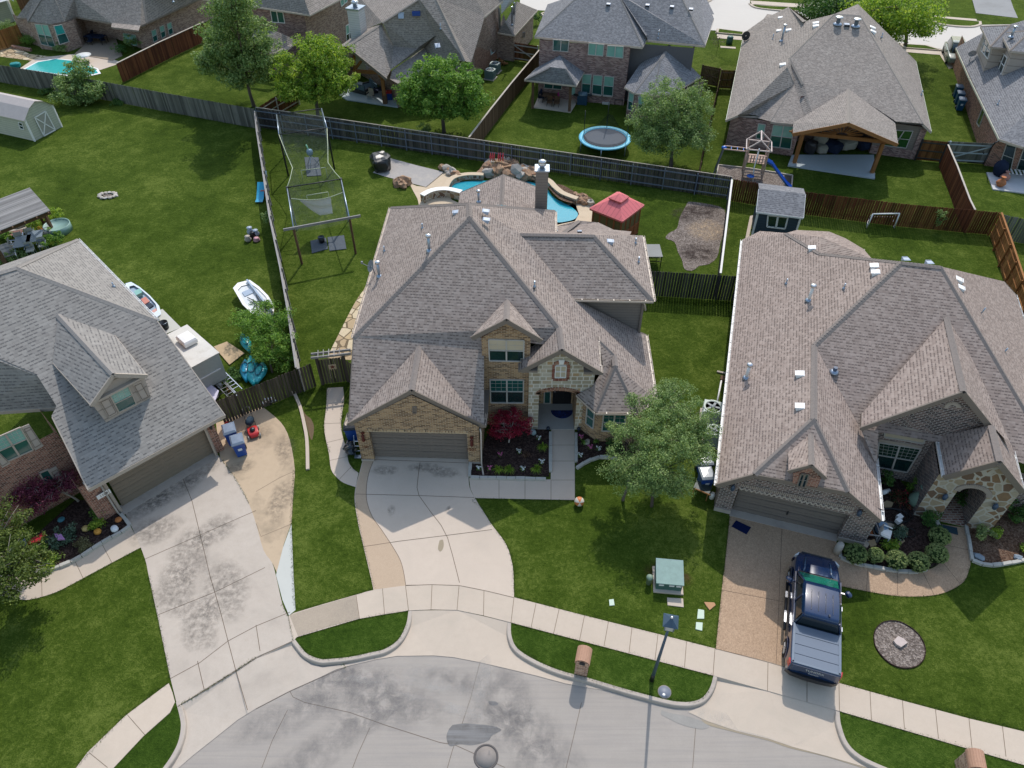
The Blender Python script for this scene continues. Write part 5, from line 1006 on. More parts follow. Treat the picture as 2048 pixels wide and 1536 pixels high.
# ---- top right house with timber gable patio
def rear_patio_house():
 T=thing('brick_house','warm grey roofed house with a cedar gabled patio, second from top right','house',P(1640,180,0)); S=M['shingle_T']; z=2.75; B=M['brick_P']
 l0=P(1452,240,z); l1=P(1488,65.5,z); L=PE(l1,l0,.68); a=on(L,1669,28); b=on(L,1580,116); c=on(L,1607,168); lt=on(L,1577,14)
 a2=P(1720,31,a.z); FR=P3(b,a,a2)
 c=on(FR,1607,168); r0=P(1846,247,z); r1=P(1863.5,264,z); r2=P(1832,122,z); rt=P(1716,8,a.z-.2); RR=P3(a2,on(FR,1846,247),r2)
 roof(T,[[l0,l1,P(1527,38,4.0),lt,on(L,1612,42),a,b,on(L,1574,135),on(L,1476.5,230)]],S); roof(T,[[b,c,P(1588,168,4.3),on(L,1574,135)]],S)
 fr=on(FR,1846,247); roof(T,[[b,a,a2,fr,on(FR,1792,243),on(FR,1700,182),c]],S)
 roof(T,[[a2,rt,on(RR,1832,122),on(RR,1863,263),fr]],S)
 tt=P(1577,14,lt.z); roof(T,[[lt,P(1605,44,a.z-1.2),on(L,1612,42)]],S); roof(T,[[lt,P(1527,38,4.0),Vector((lt.x,lt.y+6,z)),P(1620,40,z)]],S)
 roof(T,[[a,rt,a2]],S); roof(T,[[rt,a,Vector((rt.x-5,rt.y+7,z)),Vector((rt.x+6,rt.y+5,z))],[rt,Vector((rt.x+6,rt.y+5,z)),r2]],S)
 roof(T,[[c,on(FR,1697,181),P(1640,222,3.5),P(1624,224,3.3)]],S)
 e1=P(1536,234,z); bp=on(L,1574,135); b2=P(1588,168,bp.z-1.4); e0=P(1476.5,231,z); e2=P(1541,243,z); e3=P(1609,236,z)
 roof(T,[[bp,on(L,1476.5,230),P(1497,229,z+.1),P(1536,234,z),P(1587,170,4.3)]],S)
 v=P(1588,168,4.3); roof(T,[[v,P(1515,236,z),P(1541,243,z)],[v,P(1541,243,z),P(1585,248,z),P(1609,236,z+.2)],[v,P(1609,236,z+.15),P(1624,224,3.3),c]],S)
 cp=plain('warm_cap',(.27,.24,.21),.95,.1,var=.3)
 caps(T,[(b,a),(a,a2),(a2,fr),(b,c),(bp,v),(v,P(1541,243,z))],cp)
 fascia(T,[(l0,l1),(on(RR,1832,122),on(RR,1863,263))],mat=plain('pale_green_gutter',(.55,.62,.45),.5,.4),h=.16); fascia(T,[(l0,on(L,1476.5,230)),(P(1476,230,z),P(1536,234,z)),(P(1541,243,z),P(1585,248,z)),(fr,on(RR,1863,263)),(P(1790,241,z),P(1846,247,z))],h=.16,mat=M['trim_light'])
 g0=P(1450,292,0); g1=P(1520,302,0); g2=P(1537,306,0); g3=P(1584,313,0); gR0=P(1738,306,0); gR1=P(1830,319,0); d=(gR1-g0).normalized(); n=Vector((d.y,-d.x,0))
 d2=d; m=MB();
 for x,y in((g0,g2),(g2,g3)): m.poly([x,y,setz(y,z-.08),setz(x,z-.08)])
 k0=g3; k1=g3-n*2.8; k3=gR0-n*.0; k2=Vector((k3.x,k3.y,0))-n*2.8
 m.poly([k0,k1,setz(k1,z),setz(k0,z)]); m.poly([k1,k2,setz(k2,z+1.2),setz(k1,z+1.2)]); m.poly([k2,k3,setz(k3,z),setz(k2,z)]); m.poly([gR1,gR1-n*13,setz(gR1-n*13,z),setz(gR1,z)]); lb=setz(l1,0)+d*.6; m.poly([g0,lb,setz(lb,z),setz(g0,z)]); m.build('wall',B,T)
 MB().poly([gR0,gR1,setz(gR1,z),setz(gR0,z)]).build('wall',M['siding'],T); MB().poly([gR0+n*.03,gR1+n*.03,setz(gR1,.75)+n*.03,setz(gR0,.75)+n*.03]).build('wall_base',B,T)
 MB().poly([gR1+n*.03-d*.5,gR1+n*.03,setz(gR1,z-.1)+n*.03,setz(gR1,z-.1)+n*.03-d*.5]).build('corner_brick',B,T)
 W1=PV(g0,g2); W2=PV(g2,g3); W3=PV(gR0,gR1)
 window(T,W2,[(1547,249),(1588,253),(1581,298),(1538,292)],2,2,glass=M['glass'],top=M['glass_l']); window(T,W1,[(1519,250),(1533,247),(1527,280),(1513,280)][:0] or [(1517,247),(1531,249),(1526,279),(1512,276)],1,2,glass=M['glass'],top=M['glass_l'])
 window(T,W3,[(1792,260),(1826,262),(1812,296),(1764,290)],2,2,glass=glass_mat('green_reflecting_glass',(.01,.05,.015),(.03,.11,.03)))
 pa=P(1698.5,245,5.0); pL=P(1586,266,3.1); pR=P(1796,287,3.1); pb=on(FR,1697,179)+Vector((0,0,.03)); pLb=P(1585,246,3.15); pRb=P(1790,241,3.1)
 off=(pb-pa); pLb=pL+Vector((off.x,off.y,0))*.55; pRb=pR+Vector((off.x,off.y,0))*.55
 roof(T,[[pb,pa,pL,P(1586,246,3.2),P(1624,224,3.35)]],S); roof(T,[[pb,P(1790,241,3.15),pR,pa]],S); caps(T,[(pb,pa)],cp);
 tb=M['timber']; fascia(T,[(pL,pa),(pa,pR)],mat=tb,h=.26,t=.10,name='rake_beam')
 q0=P(1588,328,0); q1=P(1743,348,0); m1=MB().beam(q0,setz(q0,2.65),.26,.26).build('post',tb,T); MB().beam(q1,setz(q1,2.65),.26,.26).build('post',tb,T)
 for q in(q0,q1): MB().beam(q,setz(q,.14),.40,.40).build('post_base',M['kerb'],T)
 MB().beam(setz(q0,2.75)-d*.9,setz(q1,2.75)+d*.7,.22,.28).build('tie_beam',tb,T)
 fan=MB(); cc=(q0+q1)/2; cc=setz(cc,2.9)+d*-.15
 for k in range(11):
  t=math.pi*(k+.5)/11; fan.beam(cc+d*(.45*math.cos(t))+Vector((0,0,.22*math.sin(t))),cc+d*(1.55*math.cos(t))+Vector((0,0,.95*math.sin(t))),.09,.09)
 fan.beam(cc-d*1.6,cc-d*4.0+Vector((0,0,-.0)),.1,.1); fan.build('sunburst_truss',tb,T)
 MB().prism([P(1575,333,0),P(1749,359,0),P(1747,312,0),P(1583,312,0)],.12).build('patio_slab',plain('bluish_patio',(.38,.43,.45),.8,.2,var=.1),T)
 for x,y in((1675,48),(1711,52)): pipe(T,on(FR,x,y),.5,.17,True,plain('slate_turbine',(.10,.12,.14),.5,.4))
 vent_slant(T,on(FR,1693,50),FR,.5)
 for x,y in((1562,36),(1559,62),(1578,61),(1632,47),(1632,53),(1566,130)): vent_slant(T,on(L,x,y),L,.5,M['white'])
 for x,y in((1744,56),(1745,64)): vent_slant(T,on(RR,x,y),RR,.5,M['white'])
 pipe(T,on(L,1563,82),1.3,.09,True); pipe(T,on(L,1545,79),.5,.04); pipe(T,on(RR,1763,75),.4,.04); pipe(T,on(RR,1842,190),.4,.04)
 p=on(L,1489,84); m=MB().tube([p,p+Vector((0,0,.5))],.04,6); m.grid([[p+Vector((r*math.cos(t*.52)*.9,-.05,.6+r*math.sin(t*.52))) for t in range(12)] for r in(.05,.45)],True,True); m.build('satellite_dish',M['darkmetal'],T)
 return T
rear_patio_house()
# ---- far right house with two dormers
def far_right():
 T=thing('brick_house','red brick house with pale grey roof and two window dormers at the right edge','house',P(2000,200,0)); S=M['shingle_G']; z=2.75
 e0=P(1912,95,z); e1=P(1999,278,z); L=PE(e0,e1,.72); t0=on(L,1969,64); t1=on(L,2140,90); br=on(L,2075,195)
 roof(T,[[e0,e1,on(L,2048,232),on(L,2140,150),t1,on(L,2050,40),t0]],S); e2=P(2048,294,z); roof(T,[[e1,e2,P(2200,330,z),on(L,2140,150),on(L,2048,232)]],S)
 roof(T,[[e0,t0,on(L,2050,40),Vector((e0.x+9,e0.y+2,z))]],S)
 fascia(T,[(e0,P(1939,156,z)),(P(1939.5,157,z),e1)],mat=plain('cream_gutter',(.62,.60,.46),.5,.4),h=.16); fascia(T,[(e1,e2)],mat=M['gutter'],h=.16)
 b1=P(1968,331,0); b0=P(1902,125,0); d=(b0-b1).normalized(); c=P(1975,347,0); m=MB(); c=b1; W=PV(b1,b0); top=b0
 m.poly([b1,b0,setz(b0,z-.05),setz(b1,z-.05)]); r=Vector((-d.y,d.x,0)); r=r if r.x>0 else -r; f1=b1+r*12; m.build('wall',M['brick_red'],T)
 fb=P(1973,345,0); fw=fb+(P(2048,360,0)-fb).normalized()*0; q=[fb,fb+Vector((14,-3.5,0))]; Wf=PV(b1-d*.0,b1-d*.0+r);
 m=MB().poly([b1,b1+r*14,setz(b1+r*14,z-.05),setz(b1,z-.05)]); m.build('wall',M['brick_red'],T)
 window(T,Wf,[(2013,288),(2032,293),(2021,340),(1999,330)],1,2,glass=M['glass_d']); window(T,Wf,[(2047,297),(2068,300),(2056,345),(2033,338)],1,2,glass=M['glass_d'])
 window(T,W,[(1967,213),(1971,222),(1959,254),(1954,246)],1,1,glass=M['glass_d'])
 for k,(pk,bk,el,er,bl,br_,win) in enumerate([((1983,88),(2037,42),(1970,57),(1996,94),(1964,137),(1974,122),[(1972,72),(1984,90),(1976,118),(1963,101)]),((2021,129),(2048,105),(2000,89),(2022,133),(2010,167),(2025,140),[(2004,103),(2015,116),(2003,149),(1992,133)])]):
  o=on(L,*bl); zt=o.z+2.2
  WD=PV(o,o+d)
  a=on(WD,*win[0]); b=on(WD,*win[1]); m=MB(); wl=on(WD,win[0][0]-6,win[0][1]-4); wr=on(WD,win[1][0]+4,win[1][1]+4); lo=o.z-.3
  m.poly([setz(wl,lo),setz(wr,lo),setz(wr,zt),setz(wl,zt)]); bk_=r*4; m.poly([setz(wr,lo),setz(wr,lo)+bk_,setz(wr,zt)+bk_,setz(wr,zt)]); m.poly([setz(wl,lo),setz(wl,lo)+bk_,setz(wl,zt)+bk_,setz(wl,zt)]); m.build('wall',M['siding_t'],T)
  window(T,WD,win,2,2,glass=M['glass_d'],fr=M['white'])
  wl2=setz(wl,zt)-r*.35-(wr-wl).normalized()*.35; wr2=setz(wr,zt)-r*.35+(wr-wl).normalized()*.35; md=(wl2+wr2)/2+r*1.6+Vector((0,0,1.1))
  roof(T,[[wl2,wr2,md]],S); roof(T,[[wr2,wr2+r*5,md+r*4,md]],S); roof(T,[[wl2,md,md+r*4,wl2+r*5]],S); caps(T,[(wl2,md),(wr2,md)],M['cap']); fascia(T,[(wl2,wr2),(wr2,wr2+r*4.6),(wl2,wl2+r*4.6)],mat=M['trim_light'],h=.16)
 pipe(T,P(2022,74,6.5),.8,.1,True); pipe(T,on(L,2022,107),.5,.05); pipe(T,on(L,1995,209),.4,.04)
 p=on(L,1938,122); m=MB().tube([p,p+Vector((0,0,.5))],.04,6); m.grid([[p+Vector((r_*math.cos(t*.52)*.9,-.05,.7+r_*math.sin(t*.52)*.6)) for t in range(12)] for r_ in(.05,.45)],True,True); m.build('satellite_dish',M['steel'],T)
 m=MB(); m.tube([setz(P(1999,279,z),z-.1),P(1999,279,z)*1.0+Vector((-.1,.2,-.4)),setz(b1,1.5)-r*.1,setz(b1,.15)-r*.1,setz(b1,.1)-r*1.3],.06,6); m.build('downspout',M['darkmetal'],T)
 MB().prism([P(1972,346,0),P(1985,380,0),P(2048,388,0),P(2200,405,0),P(2200,360,0)],.08).build('patio_slab',M['siding_w'] and plain('pale_patio',(.50,.50,.50),.8,.2,var=.08),T)
 return T
far_right()
# ---- centre-left rear house with chimney and timber gable
def rear_chimney_house():
 T=thing('brick_house','pink brown brick house with pale chimney and timber gabled patio behind two round trees','house',P(840,100,0)); S=M['shingle_T']; B=M['brick_B']; cp=plain('warm_cap',(.27,.24,.21),.95,.1,var=.3)
 z=2.75; e0=P(796,167,z); e1=P(942,126,z+0.0);
 a=P(764.5,45,6.4); b=P(838,-3,8.2); c=P(871,71,5.3); d=P(834,97,4.2); e=P(787,93,4.3)
 roof(T,[[a,b,c,d,e]],S); roof(T,[[a,b,P(715,-10,6.0),P(722,62,4.5)]],S)
 g=P(932,123,3.6); roof(T,[[b,P(870,-6,8.2),P(930,122,3.8),P(862,122,3.0),P(849.5,95,3.9),c]],S)
 roof(T,[[P(870,-6,8.2),P(952,-2,7.0),P(969.5,32.5,5.6),P(957,80,4.2),P(942,126,3.2),P(930,122,3.8)]],S)
 roof(T,[[c,P(849.5,95,3.9),P(781,140,3.3),P(834,97,4.2)]],S); roof(T,[[P(849.5,95,3.9),P(862,122,3.0),P(868,150,2.8),P(795,167,2.75),P(779.5,158,2.75),P(784.5,140,3.2)]],S)
 roof(T,[[P(862,122,3.0),P(930,122,3.8),P(942,126,3.2),P(868,152,2.75)]],S)
 p0=P(694,92,5.3); p1=P(773,156,3.1); p2=P(764.5,45,6.2); roof(T,[[p0,p1,P(782,139,3.35),P(836,97,4.2),e,P(764,46,6.1)]],S)
 lo=P(690,130,3.1); roof(T,[[p0,P(764,46,6.1),P(722,62,4.6),P(640,120,3.1)]],S)
 tb=M['timber']; fascia(T,[(p0,p1)],mat=M['trim'],h=.24,t=.1); fascia(T,[(p0,P(640,122,3.1))],mat=M['fence_red'],h=.3,t=.1)
 q=P(771,209,0); MB().beam(q,setz(q,3.0),.30,.30).build('post',tb,T); MB().beam(q,setz(q,.9),.42,.42).build('post_base',M['timber_b'],T); q2=P(648,180,0)
 MB().beam(setz(q,2.95),P(706,142,2.95),.24,.28).build('tie_beam',tb,T); m=MB(); bc=P(709,140,3.0); m.beam(bc,bc+Vector((.2,0,1.5)),.2,.2); m.beam(bc,P(724,120,4.1),.18,.2); m.beam(setz(q,2.3),P(758,150,2.95),.18,.2); m.build('truss_brace',tb,T)
 MB().prism([P(693,201,0),P(796,216,0),P(786,185,0),P(720,165,0),P(670,185,0)],.10).build('patio_slab',plain('bluish_patio',(.38,.43,.45),.8,.2,var=.1),T)
 m=MB(); w=[P(672,172,0),P(722,150,0),P(783,185,0),P(796,215,0),P(900,185,0),P(950,158,0),P(1000,112,0)]
 for x,y in zip(w,w[1:]): m.poly([x,y,setz(y,2.7),setz(x,2.7)])
 g1=P(944,162,0); g2=P(995,113,0); m2=MB(); m.poly([w[5],w[6],setz(w[6],5.3),P(969,36,5.3),setz(w[5],3.3)]); m.build('wall',B,T)
 r0=P(952,-2,7.0); r1=P(969.5,32.5,5.5); r2=P(1007,0,5.5); roof(T,[[r0,r1,r2,P(1010,-30,6.5)]],S); fascia(T,[(r1,r2)],mat=M['gutter'],h=.16)
 W=PV(w[5],w[6]); window(T,W,[(981,25),(987,17),(986,39),(978,43)],1,1,glass=M['glass_l'],fr=M['white']); window(T,W,[(981,87),(989,79),(989,103),(981,110)],1,1,glass=M['glass_l'],fr=M['white'])
 MB().poly([w[6],P(1003,105,0),P(1001,18,5.3) ,P(996,14,5.3)]).build('side_panel',M['siding_w'],T)
 s0=P(995.4,65,2.75); s1=P(1029,70.5,2.75); s2=P(1075,20,2.75); s3=P(1033,2.6,4.6); s4=P(1007,28,4.2); sp=P(1012,42,3.9)
 roof(T,[[s1,s2,s3,sp]],S); roof(T,[[s0,s1,sp,s4]],S); fascia(T,[(s0,s1),(s1,s2)],mat=M['gutter'],h=.14)
 v0=P(994,118,0); v1=P(1027,123,0); v2=P(1066,76,0); m=MB(); m.poly([v0,v1,setz(v1,2.7),setz(v0,2.7)]); m.poly([v1,v2,setz(v2,2.7),setz(v1,2.7)]); m.build('wall',B,T)
 MB().poly([P(1003,28,4.3),P(1034,-5,4.6),P(1040,-30,6.5),P(1000,-20,6.5)]).build('side_panel',M['siding_w'],T)
 p=on(PV(v1,v2),1046,69); MB().box(p+Vector((.1,-.05,0)),(.3,.2,.5)).build('meter_box',M['galv'],T)
 for x,y,hh in((1024,50,2.0),(1028,34,1.6)): pipe(T,P(x,y,3.7),hh*.8,.06,True,M['darkmetal'])
 cc=P(713,80,3.8); m=MB(); ct=7.3; cx=P(711,16,ct); m.box((cx.x,cx.y,(ct+2)/2+0),(1.15,1.15,ct-2),rz=R_(-20)); ch=m.build('chimney',M['siding_w'],T); MB().box((cx.x,cx.y,ct+.05),(1.35,1.35,.12),rz=R_(-20)).build('chimney_cap',M['galv'],ch); MB().lathe((cx.x,cx.y,ct+.1),[(.22,0),(.22,.3),(.33,.32),(.33,.48),(.1,.58)],14).build('flue_cap',M['steel'],ch)
 pl=P3(a,b,c); vent_slant(T,on(pl,802,31),pl,.55); m=MB(); p=on(pl,833,30); m.box(p+Vector((0,0,.15)),(.7,.5,.3)); m.build('skylight',M['bluebin'],T); pr=P3(b,P(870,-6,8.2),P(930,122,3.8)); pipe(T,on(pr,881,58),.5,.04); vent_slant(T,on(pr,875,92),pr,.5); pipe(T,P(897,30,6),.4,.06,True)
 caps(T,[(a,b),(b,c),(p0,P(764,46,6.1)),(c,P(849.5,95,3.9)),(P(870,-6,8.2),P(930,122,3.8)),(s1,sp)],cp)
 return T
rear_chimney_house()
# ---- two-storey brown house behind the tall tree
def rear_left_two():
 T=thing('brick_house','two-storey brown brick house partly hidden behind the tall tree at top left','house',P(620,100,0)); S=M['shingle_T']; B=M['brick_B']; ze=5.35
 e0=P(400,-4,ze); e1=P(512,16.5,ze); e2=P(619.5,29.5,ze); e3=P(700,-12,ze); r=P(590,-28,7.2); r2=P(470,-50,7.5)
 roof(T,[[e0,e2,P(606,-10,6.8),r2]],S); roof(T,[[e2,e3,P(640,-40,7),P(606,-10,6.8)]],S); fascia(T,[(e0,e2),(e2,e3)],mat=M['gutter'],h=.14)
 a=P(520,118,0); b=P(627,130,0); d=(b-a).normalized(); n=Vector((-d.y,d.x,0)); W=PV(a,b); a=b-d*11; m=MB(); m.poly([a,b,setz(b,ze-.1),setz(a,ze-.1)]); m.build('wall',M['brick_P'],T); c=b+(P(735,62,0)-b).normalized()*12; m=MB(); m.poly([b,c,setz(c,ze-.1),setz(b,ze-.1)]); m.build('wall',B,T); W2=PV(b,c)
 window(T,W,[(541,21),(566,24),(570,46),(545,44)],2,1,glass=M['glass'],fr=M['white']); window(T,W2,[(680,1),(693,-6),(694,3),(682,13)],2,1,glass=M['glass_l'],fr=M['white']); window(T,W2,[(691,52),(703,45),(704,80),(693,88)],2,2,glass=M['glass_d'],top=M['glass_l'],fr=M['white'])
 q0=P(520,106,2.8); q1=P(544,107,2.8); q2=P(575,98,2.8); q3=P(594.5,81,2.9); q4=P(552,62,4.2); roof(T,[[q1,q2,q3,q4],[P(480,95,2.8),q1,q4,P(500,58,4.2)]],S); fascia(T,[(q1,q2),(q2,q3),(P(480,95,2.8),q1)],mat=M['gutter'],h=.14)
 m=MB(); x0=P(486,142,0); x1=P(546,150,0); x2=P(580,140,0);
 for x,y in((x0,x1),(x1,x2)): m.poly([x,y,setz(y,2.7),setz(x,2.7)])
 m.build('wall',B,T); return T
rear_left_two()
# ---- top left pool house
def pool_house():
 T=thing('brick_house','brick house with mottled roof and bay window behind the turquoise swimming pool','house',P(180,60,0)); S=M['shingle_T']; B=M['brick_B']; z=2.75; cp=plain('warm_cap',(.27,.24,.21),.95,.1,var=.3)
 A=P(33,35,z); B1=P(53,36,z); b0=P(55,42,z); b1=P(98,48,z); b2=P(129,43,z); c=P(151,33,z); d=P(224,46,z); d2=P(222.5,54,z); e=P(277.5,61,z); f=P(281,51,z); g=P(292,46,z); h=P(410,-8,z)
 t0=P(84,-6,4.9); t1=P(104,-14,5.2); rd=P(283,-16,5.2); vc=P(149,-8,4.6)
 roof(T,[[A,B1,b0,t0,P(70,-14,5)]],S); roof(T,[[b0,b1,b2,t1,t0]],S); roof(T,[[b2,c,vc,t1]],S); roof(T,[[c,d,d2,e,f,g,rd,vc]],S); roof(T,[[g,h,P(395,-40,5.5),rd]],S)
 roof(T,[[P(70,-14,5),t0,t1,vc,rd,P(395,-40,5.5),P(395,-70,z),P(60,-60,z)]],S)
 caps(T,[(b0,t0),(b2,t1),(g,rd)],cp); fascia(T,[(A,B1),(B1,b0),(b0,b1),(b1,b2),(b2,c),(c,d),(d,d2),(d2,e),(f,g),(g,h)],h=.16)
 w=[P(47,80,0),P(79,93,0),P(84,98,0),P(112,101,0),P(137,104,0),P(166,93,0),P(178,72,0),P(232,77,0),P(285,98,0),P(298,92,0),P(420,40,0)]; m=MB()
 for k,(x,y) in enumerate(zip(w,w[1:])): m.poly([x,y,setz(y,z-.05),setz(x,z-.05)])
 m.build('wall',B,T)
 window(T,PV(w[2],w[4]),[(70,48),(96,50),(112,95),(83,88)],2,2,glass=M['glass'],top=M['glass_l']); window(T,PV(w[4],w[5]),[(107,52),(123,49),(138,83),(119,89)],1,2,glass=M['glass'],top=glass_mat('turquoise_pane',(.02,.28,.25),(.06,.42,.38),.2))
 W=PV(w[9],w[10])
 for x,y in((302,62),(318,54),(333,48)): window(T,W,[(x,y),(x+9,y-4),(x+13,y+18),(x+5,y+23)],1,2,glass=M['glass'],top=M['glass_l'])
 window(T,PV(w[7],w[8]),[(247,66),(272,70),(276,92),(250,88)],2,1,glass=M['glass_l'])
 MB().prism([P(166,94,0),P(178,73,0),P(232,78,0),P(245,112,0),P(225,122,0),P(150,108,0)],.06).build('patio_slab',plain('brown_patio',(.30,.24,.18),.85,.2,var=.15),T)
 pipe(T,P(347,4,4.5),.4,.06,True); return T
pool_house()
T=thing('siding_house','pale grey green siding house corner at the far top left','house',P(10,40,0)); m=MB(); a=P(-20,58,0); b=P(32,42,0); c=P(20,5,0); m.poly([a,b,setz(b,2.8),setz(a,2.8)]); m.poly([b,c,setz(c,2.8),setz(b,2.8)]); m.build('wall',M['siding_c'],T); roof(T,[[P(-20,10,2.8),P(22,-1,2.8),P(28,3,2.8),P(12,-30,3.6),P(-20,-20,3.6)]],M['siding_w']); MB().beam(b+Vector((.03,-.03,0)),setz(b,2.8)+Vector((.03,-.03,0)),.2,.2).build('corner_board',M['white'],T)
# ================================================================ FENCES
def fence(label,pts,mat,h=1.85,rail_side=0,posts=2.4,postmat=None,railmat=None,gap=.012,cap=None,bw=.14,jit=.02,name='wood_fence',top=True,hvar=None,postw=.09,ptop=0.0,parent=None):
 """pts: list of ground points (or (x,y) bearings of the top edge); boards, rails on one side, posts"""
 q=[setz(P(p[0],p[1],h),0) if not isinstance(p,Vector) else setz(p,0) for p in pts]
 T=parent or thing(name,label,'fence',(q[0]+q[-1])/2); rnd=random.Random(len(label)); m=MB(); rl=[MB(),MB(),MB()]; L=sum((b-a).length for a,b in zip(q,q[1:])); s0=0; nx=0.0
 for a,b in zip(q,q[1:]):
  d=b-a; l=d.length; d/=l; n=Vector((-d.y,d.x,0)); k=int(l/(bw+gap)); ang=math.atan2(d.y,d.x); st=l/max(k,1)
  for j in range(k):
   p=a+d*(st*(j+.5)); hh=h+rnd.uniform(-jit,jit)+(hvar((s0+st*j)/L) if hvar else 0); c=p+n*rnd.uniform(-.006,.006)
   x=d*(bw/2); t=n*.009; zs=[0.03,hh-.03,hh]
   i=len(m.v); lean=d*rnd.uniform(-.012,.012)
   for sg in(-1,1):
    m.v+= [tuple(c-x+t*sg+Vector((0,0,.02))),tuple(c+x+t*sg+Vector((0,0,.02))),tuple(c+x+lean+t*sg+Vector((0,0,hh-.04))),tuple(c+x*.6+lean+t*sg+Vector((0,0,hh))),tuple(c-x*.6+lean+t*sg+Vector((0,0,hh))),tuple(c-x+lean+t*sg+Vector((0,0,hh-.04)))]
   m.f+=[tuple(i+e for e in (0,1,2,3,4,5)),tuple(i+e for e in (11,10,9,8,7,6))]+[(i+e,i+(e+1)%6,i+6+(e+1)%6,i+6+e)[::-1] for e in range(6)]; m.sm+=[False]*8
  if rail_side:
   for r,z in enumerate((.30,h*.52,h-.28)): rl[r].beam(a+n*rail_side*.045+Vector((0,0,z)),b+n*rail_side*.045+Vector((0,0,z)),.05,.085)
  if cap: MB().beam(a+Vector((0,0,h+.03)),b+Vector((0,0,h+.03)),.14 if cap is True else cap[0],.04).build('cap_rail',(cap[1] if cap is not True else railmat) or mat,T)
  s0+=l
 m.build('pickets',mat,T)
 if rail_side:
  for r in rl: r.build('rail',railmat or mat,T)
 if posts:
  for a,b in zip(q,q[1:]):
   d=b-a; l=d.length; d/=l; n=Vector((-d.y,d.x,0)); k=max(1,round(l/posts))
   for j in range(k+1):
    if j==k and b is not q[-1]: continue
    p=a+d*(l*j/k)+n*(rail_side or 1)*(.10 if rail_side else .03); MB().beam(p,setz(p,h-.05+ptop),postw).build('post',postmat or railmat or mat,T)
 return T
fpale=M['fence_pale']
fence('grey weathered fence along the back of the wide left lawn',[(-60,118),(0,130),(110,147.5),(202.5,162.5),(325,185),(508,217.5)],M['fence_grey'],posts=0)
fence('dark fence with blue grey metal posts and rails behind the middle house pool',[(511,215),(659.5,236),(862,266),(1024,290),(1204,316),(1464,354)],M['fence_dark'],rail_side=-1,posts=2.45,postmat=plain('dull_steel',(.13,.16,.20),.5,.4),railmat=plain('dull_steel',(.13,.16,.20),.5,.4),gap=.018,cap=(.05,fpale),postw=.07)
fence('red stained fence beside the turquoise pool of the brick house',[P(246,166,0),P(330,122,0),P(417,80,0)],M['fence_red'],posts=0,cap=(.16,fpale))
fence('bleached fence seen end on between wide left lawn and middle yard',[(509,222),(513,262),(525,340),(538,430),(548,478),(560,535),(575,620),(592,736)],M['weathered'],h=1.8,rail_side=1,posts=2.4,railmat=M['weathered'],cap=(.09,M['weathered']),jit=.06)
fence('brown board fence from the left house to the side gate',[(431,804),(483,780.5),(526,765),(560.6,750.4),(592,739),(622,727)],M['fence_brown'],h=1.75,posts=0,jit=.02,gap=.009)
fence('short dark fence piece between side gate and middle house',[(687,717),(706,726)],M['fence_brown'],h=1.85,posts=0,gap=.009,hvar=lambda t:-.25*t)
fence('dark gapped fence between middle house and right house',[(1297,542),(1390,547),(1479,553)],M['fence_dark'],h=1.95,posts=0,gap=.03,jit=.01)
fence('red brown fence across the back of the right yard',[(1468,358),(1500,363),(1613,384),(1811,408),(2001,425)],M['fence_red'],h=1.85,posts=0,gap=.022)
fence('orange brown fence with two rails at the right edge',[(2003,426),(2025,488),(2049,560),(2095,700)],M['fence_orange'],rail_side=-1,posts=2.4,railmat=M['fence_orange'],cap=(.12,M['fence_orange']))
fence('grey fence piece behind the orange fence corner',[(2007,429),(2060,440),(2200,465)],M['fence_grey'],posts=0)
fence('reddish fence with diagonal braces between two far right yards',[(1895.9,290),(1915,334),(1940,400),(1950,420)],M['fence_red'],rail_side=1,posts=2.2,railmat=M['timber'],cap=(.12,fpale))
fence('low brown fence between the chimney house and two-storey house yards',[(1079,100),(1024,165),(980,220),(938,275)],M['timber_b'],h=1.8,posts=0,cap=(.14,fpale))
fence('red fence corner left of the round tree behind the pool yard',[(517,214),(549,193),(590,170)],M['fence_red'],h=1.8,rail_side=-1,posts=2.0,railmat=fpale)
fence('thin fence line between trampoline yard and play set yard',[(1444,140),(1424,225),(1406,300),(1399,345)],M['timber_b'],h=1.75,posts=2.4)
fence('orange fence piece beside the far left bay window',[(-20,66),(0,60),(34,49)],M['fence_orange'],posts=2.4,rail_side=1,railmat=M['timber_b'])
fence('brown fence behind the far top left roofs',[(30,-6),(62,-2)],M['timber_b'],posts=0)
# side fence with white cap near the garden plot
fence('dark fence seen end on with long white cap beside the dry garden plot',[(1464,360),(1456,425),(1448,490),(1441,547)],M['fence_dark'],h=1.85,posts=0,cap=(.13,plain('cream_cap',(.62,.60,.55),.6,.3,var=.12)))
def gate(label,q,mat,brace=(1,),fr=None,h=1.8,name='gate'):
 a,b=[setz(P(x,y,h),0) for x,y in q]; T=thing(name,label,'gate',(a+b)/2); d=(b-a).normalized(); n=Vector((d.y,-d.x,0)); n=n if n.y<0 else -n; l=(b-a).length; m=MB(); k=int(l/.15); st=l/k
 for j in range(k):
  p=a+d*(st*(j+.5)); m.box(p+Vector((0,0,h/2+.03)),(st-.015,.02,h-.06),rz=math.atan2(d.y,d.x))
 m.build('boards',mat,T); f=fr or mat; m=MB()
 for z in(.25,h*.5,h-.22): m.beam(a+n*.04+Vector((0,0,z)),b+n*.04+Vector((0,0,z)),.05,.09)
 m.build('frame',f,T)
 s=MB()
 for k in brace: s.beam(a+n*.06+Vector((0,0,.25 if k>0 else h-.22)),b+n*.06+Vector((0,0,h-.22 if k>0 else .25)),.05,.09)
 s.build('brace',f,T)
 for p in(a,b): MB().beam(p+n*.03,setz(p,h+.05)+n*.03,.11).build('post',f,T)
 MB().box(a+d*(l*.86)+n*.07+Vector((0,0,h*.55)),(.05,.05,.16)).build('latch',M['black'],T); return T
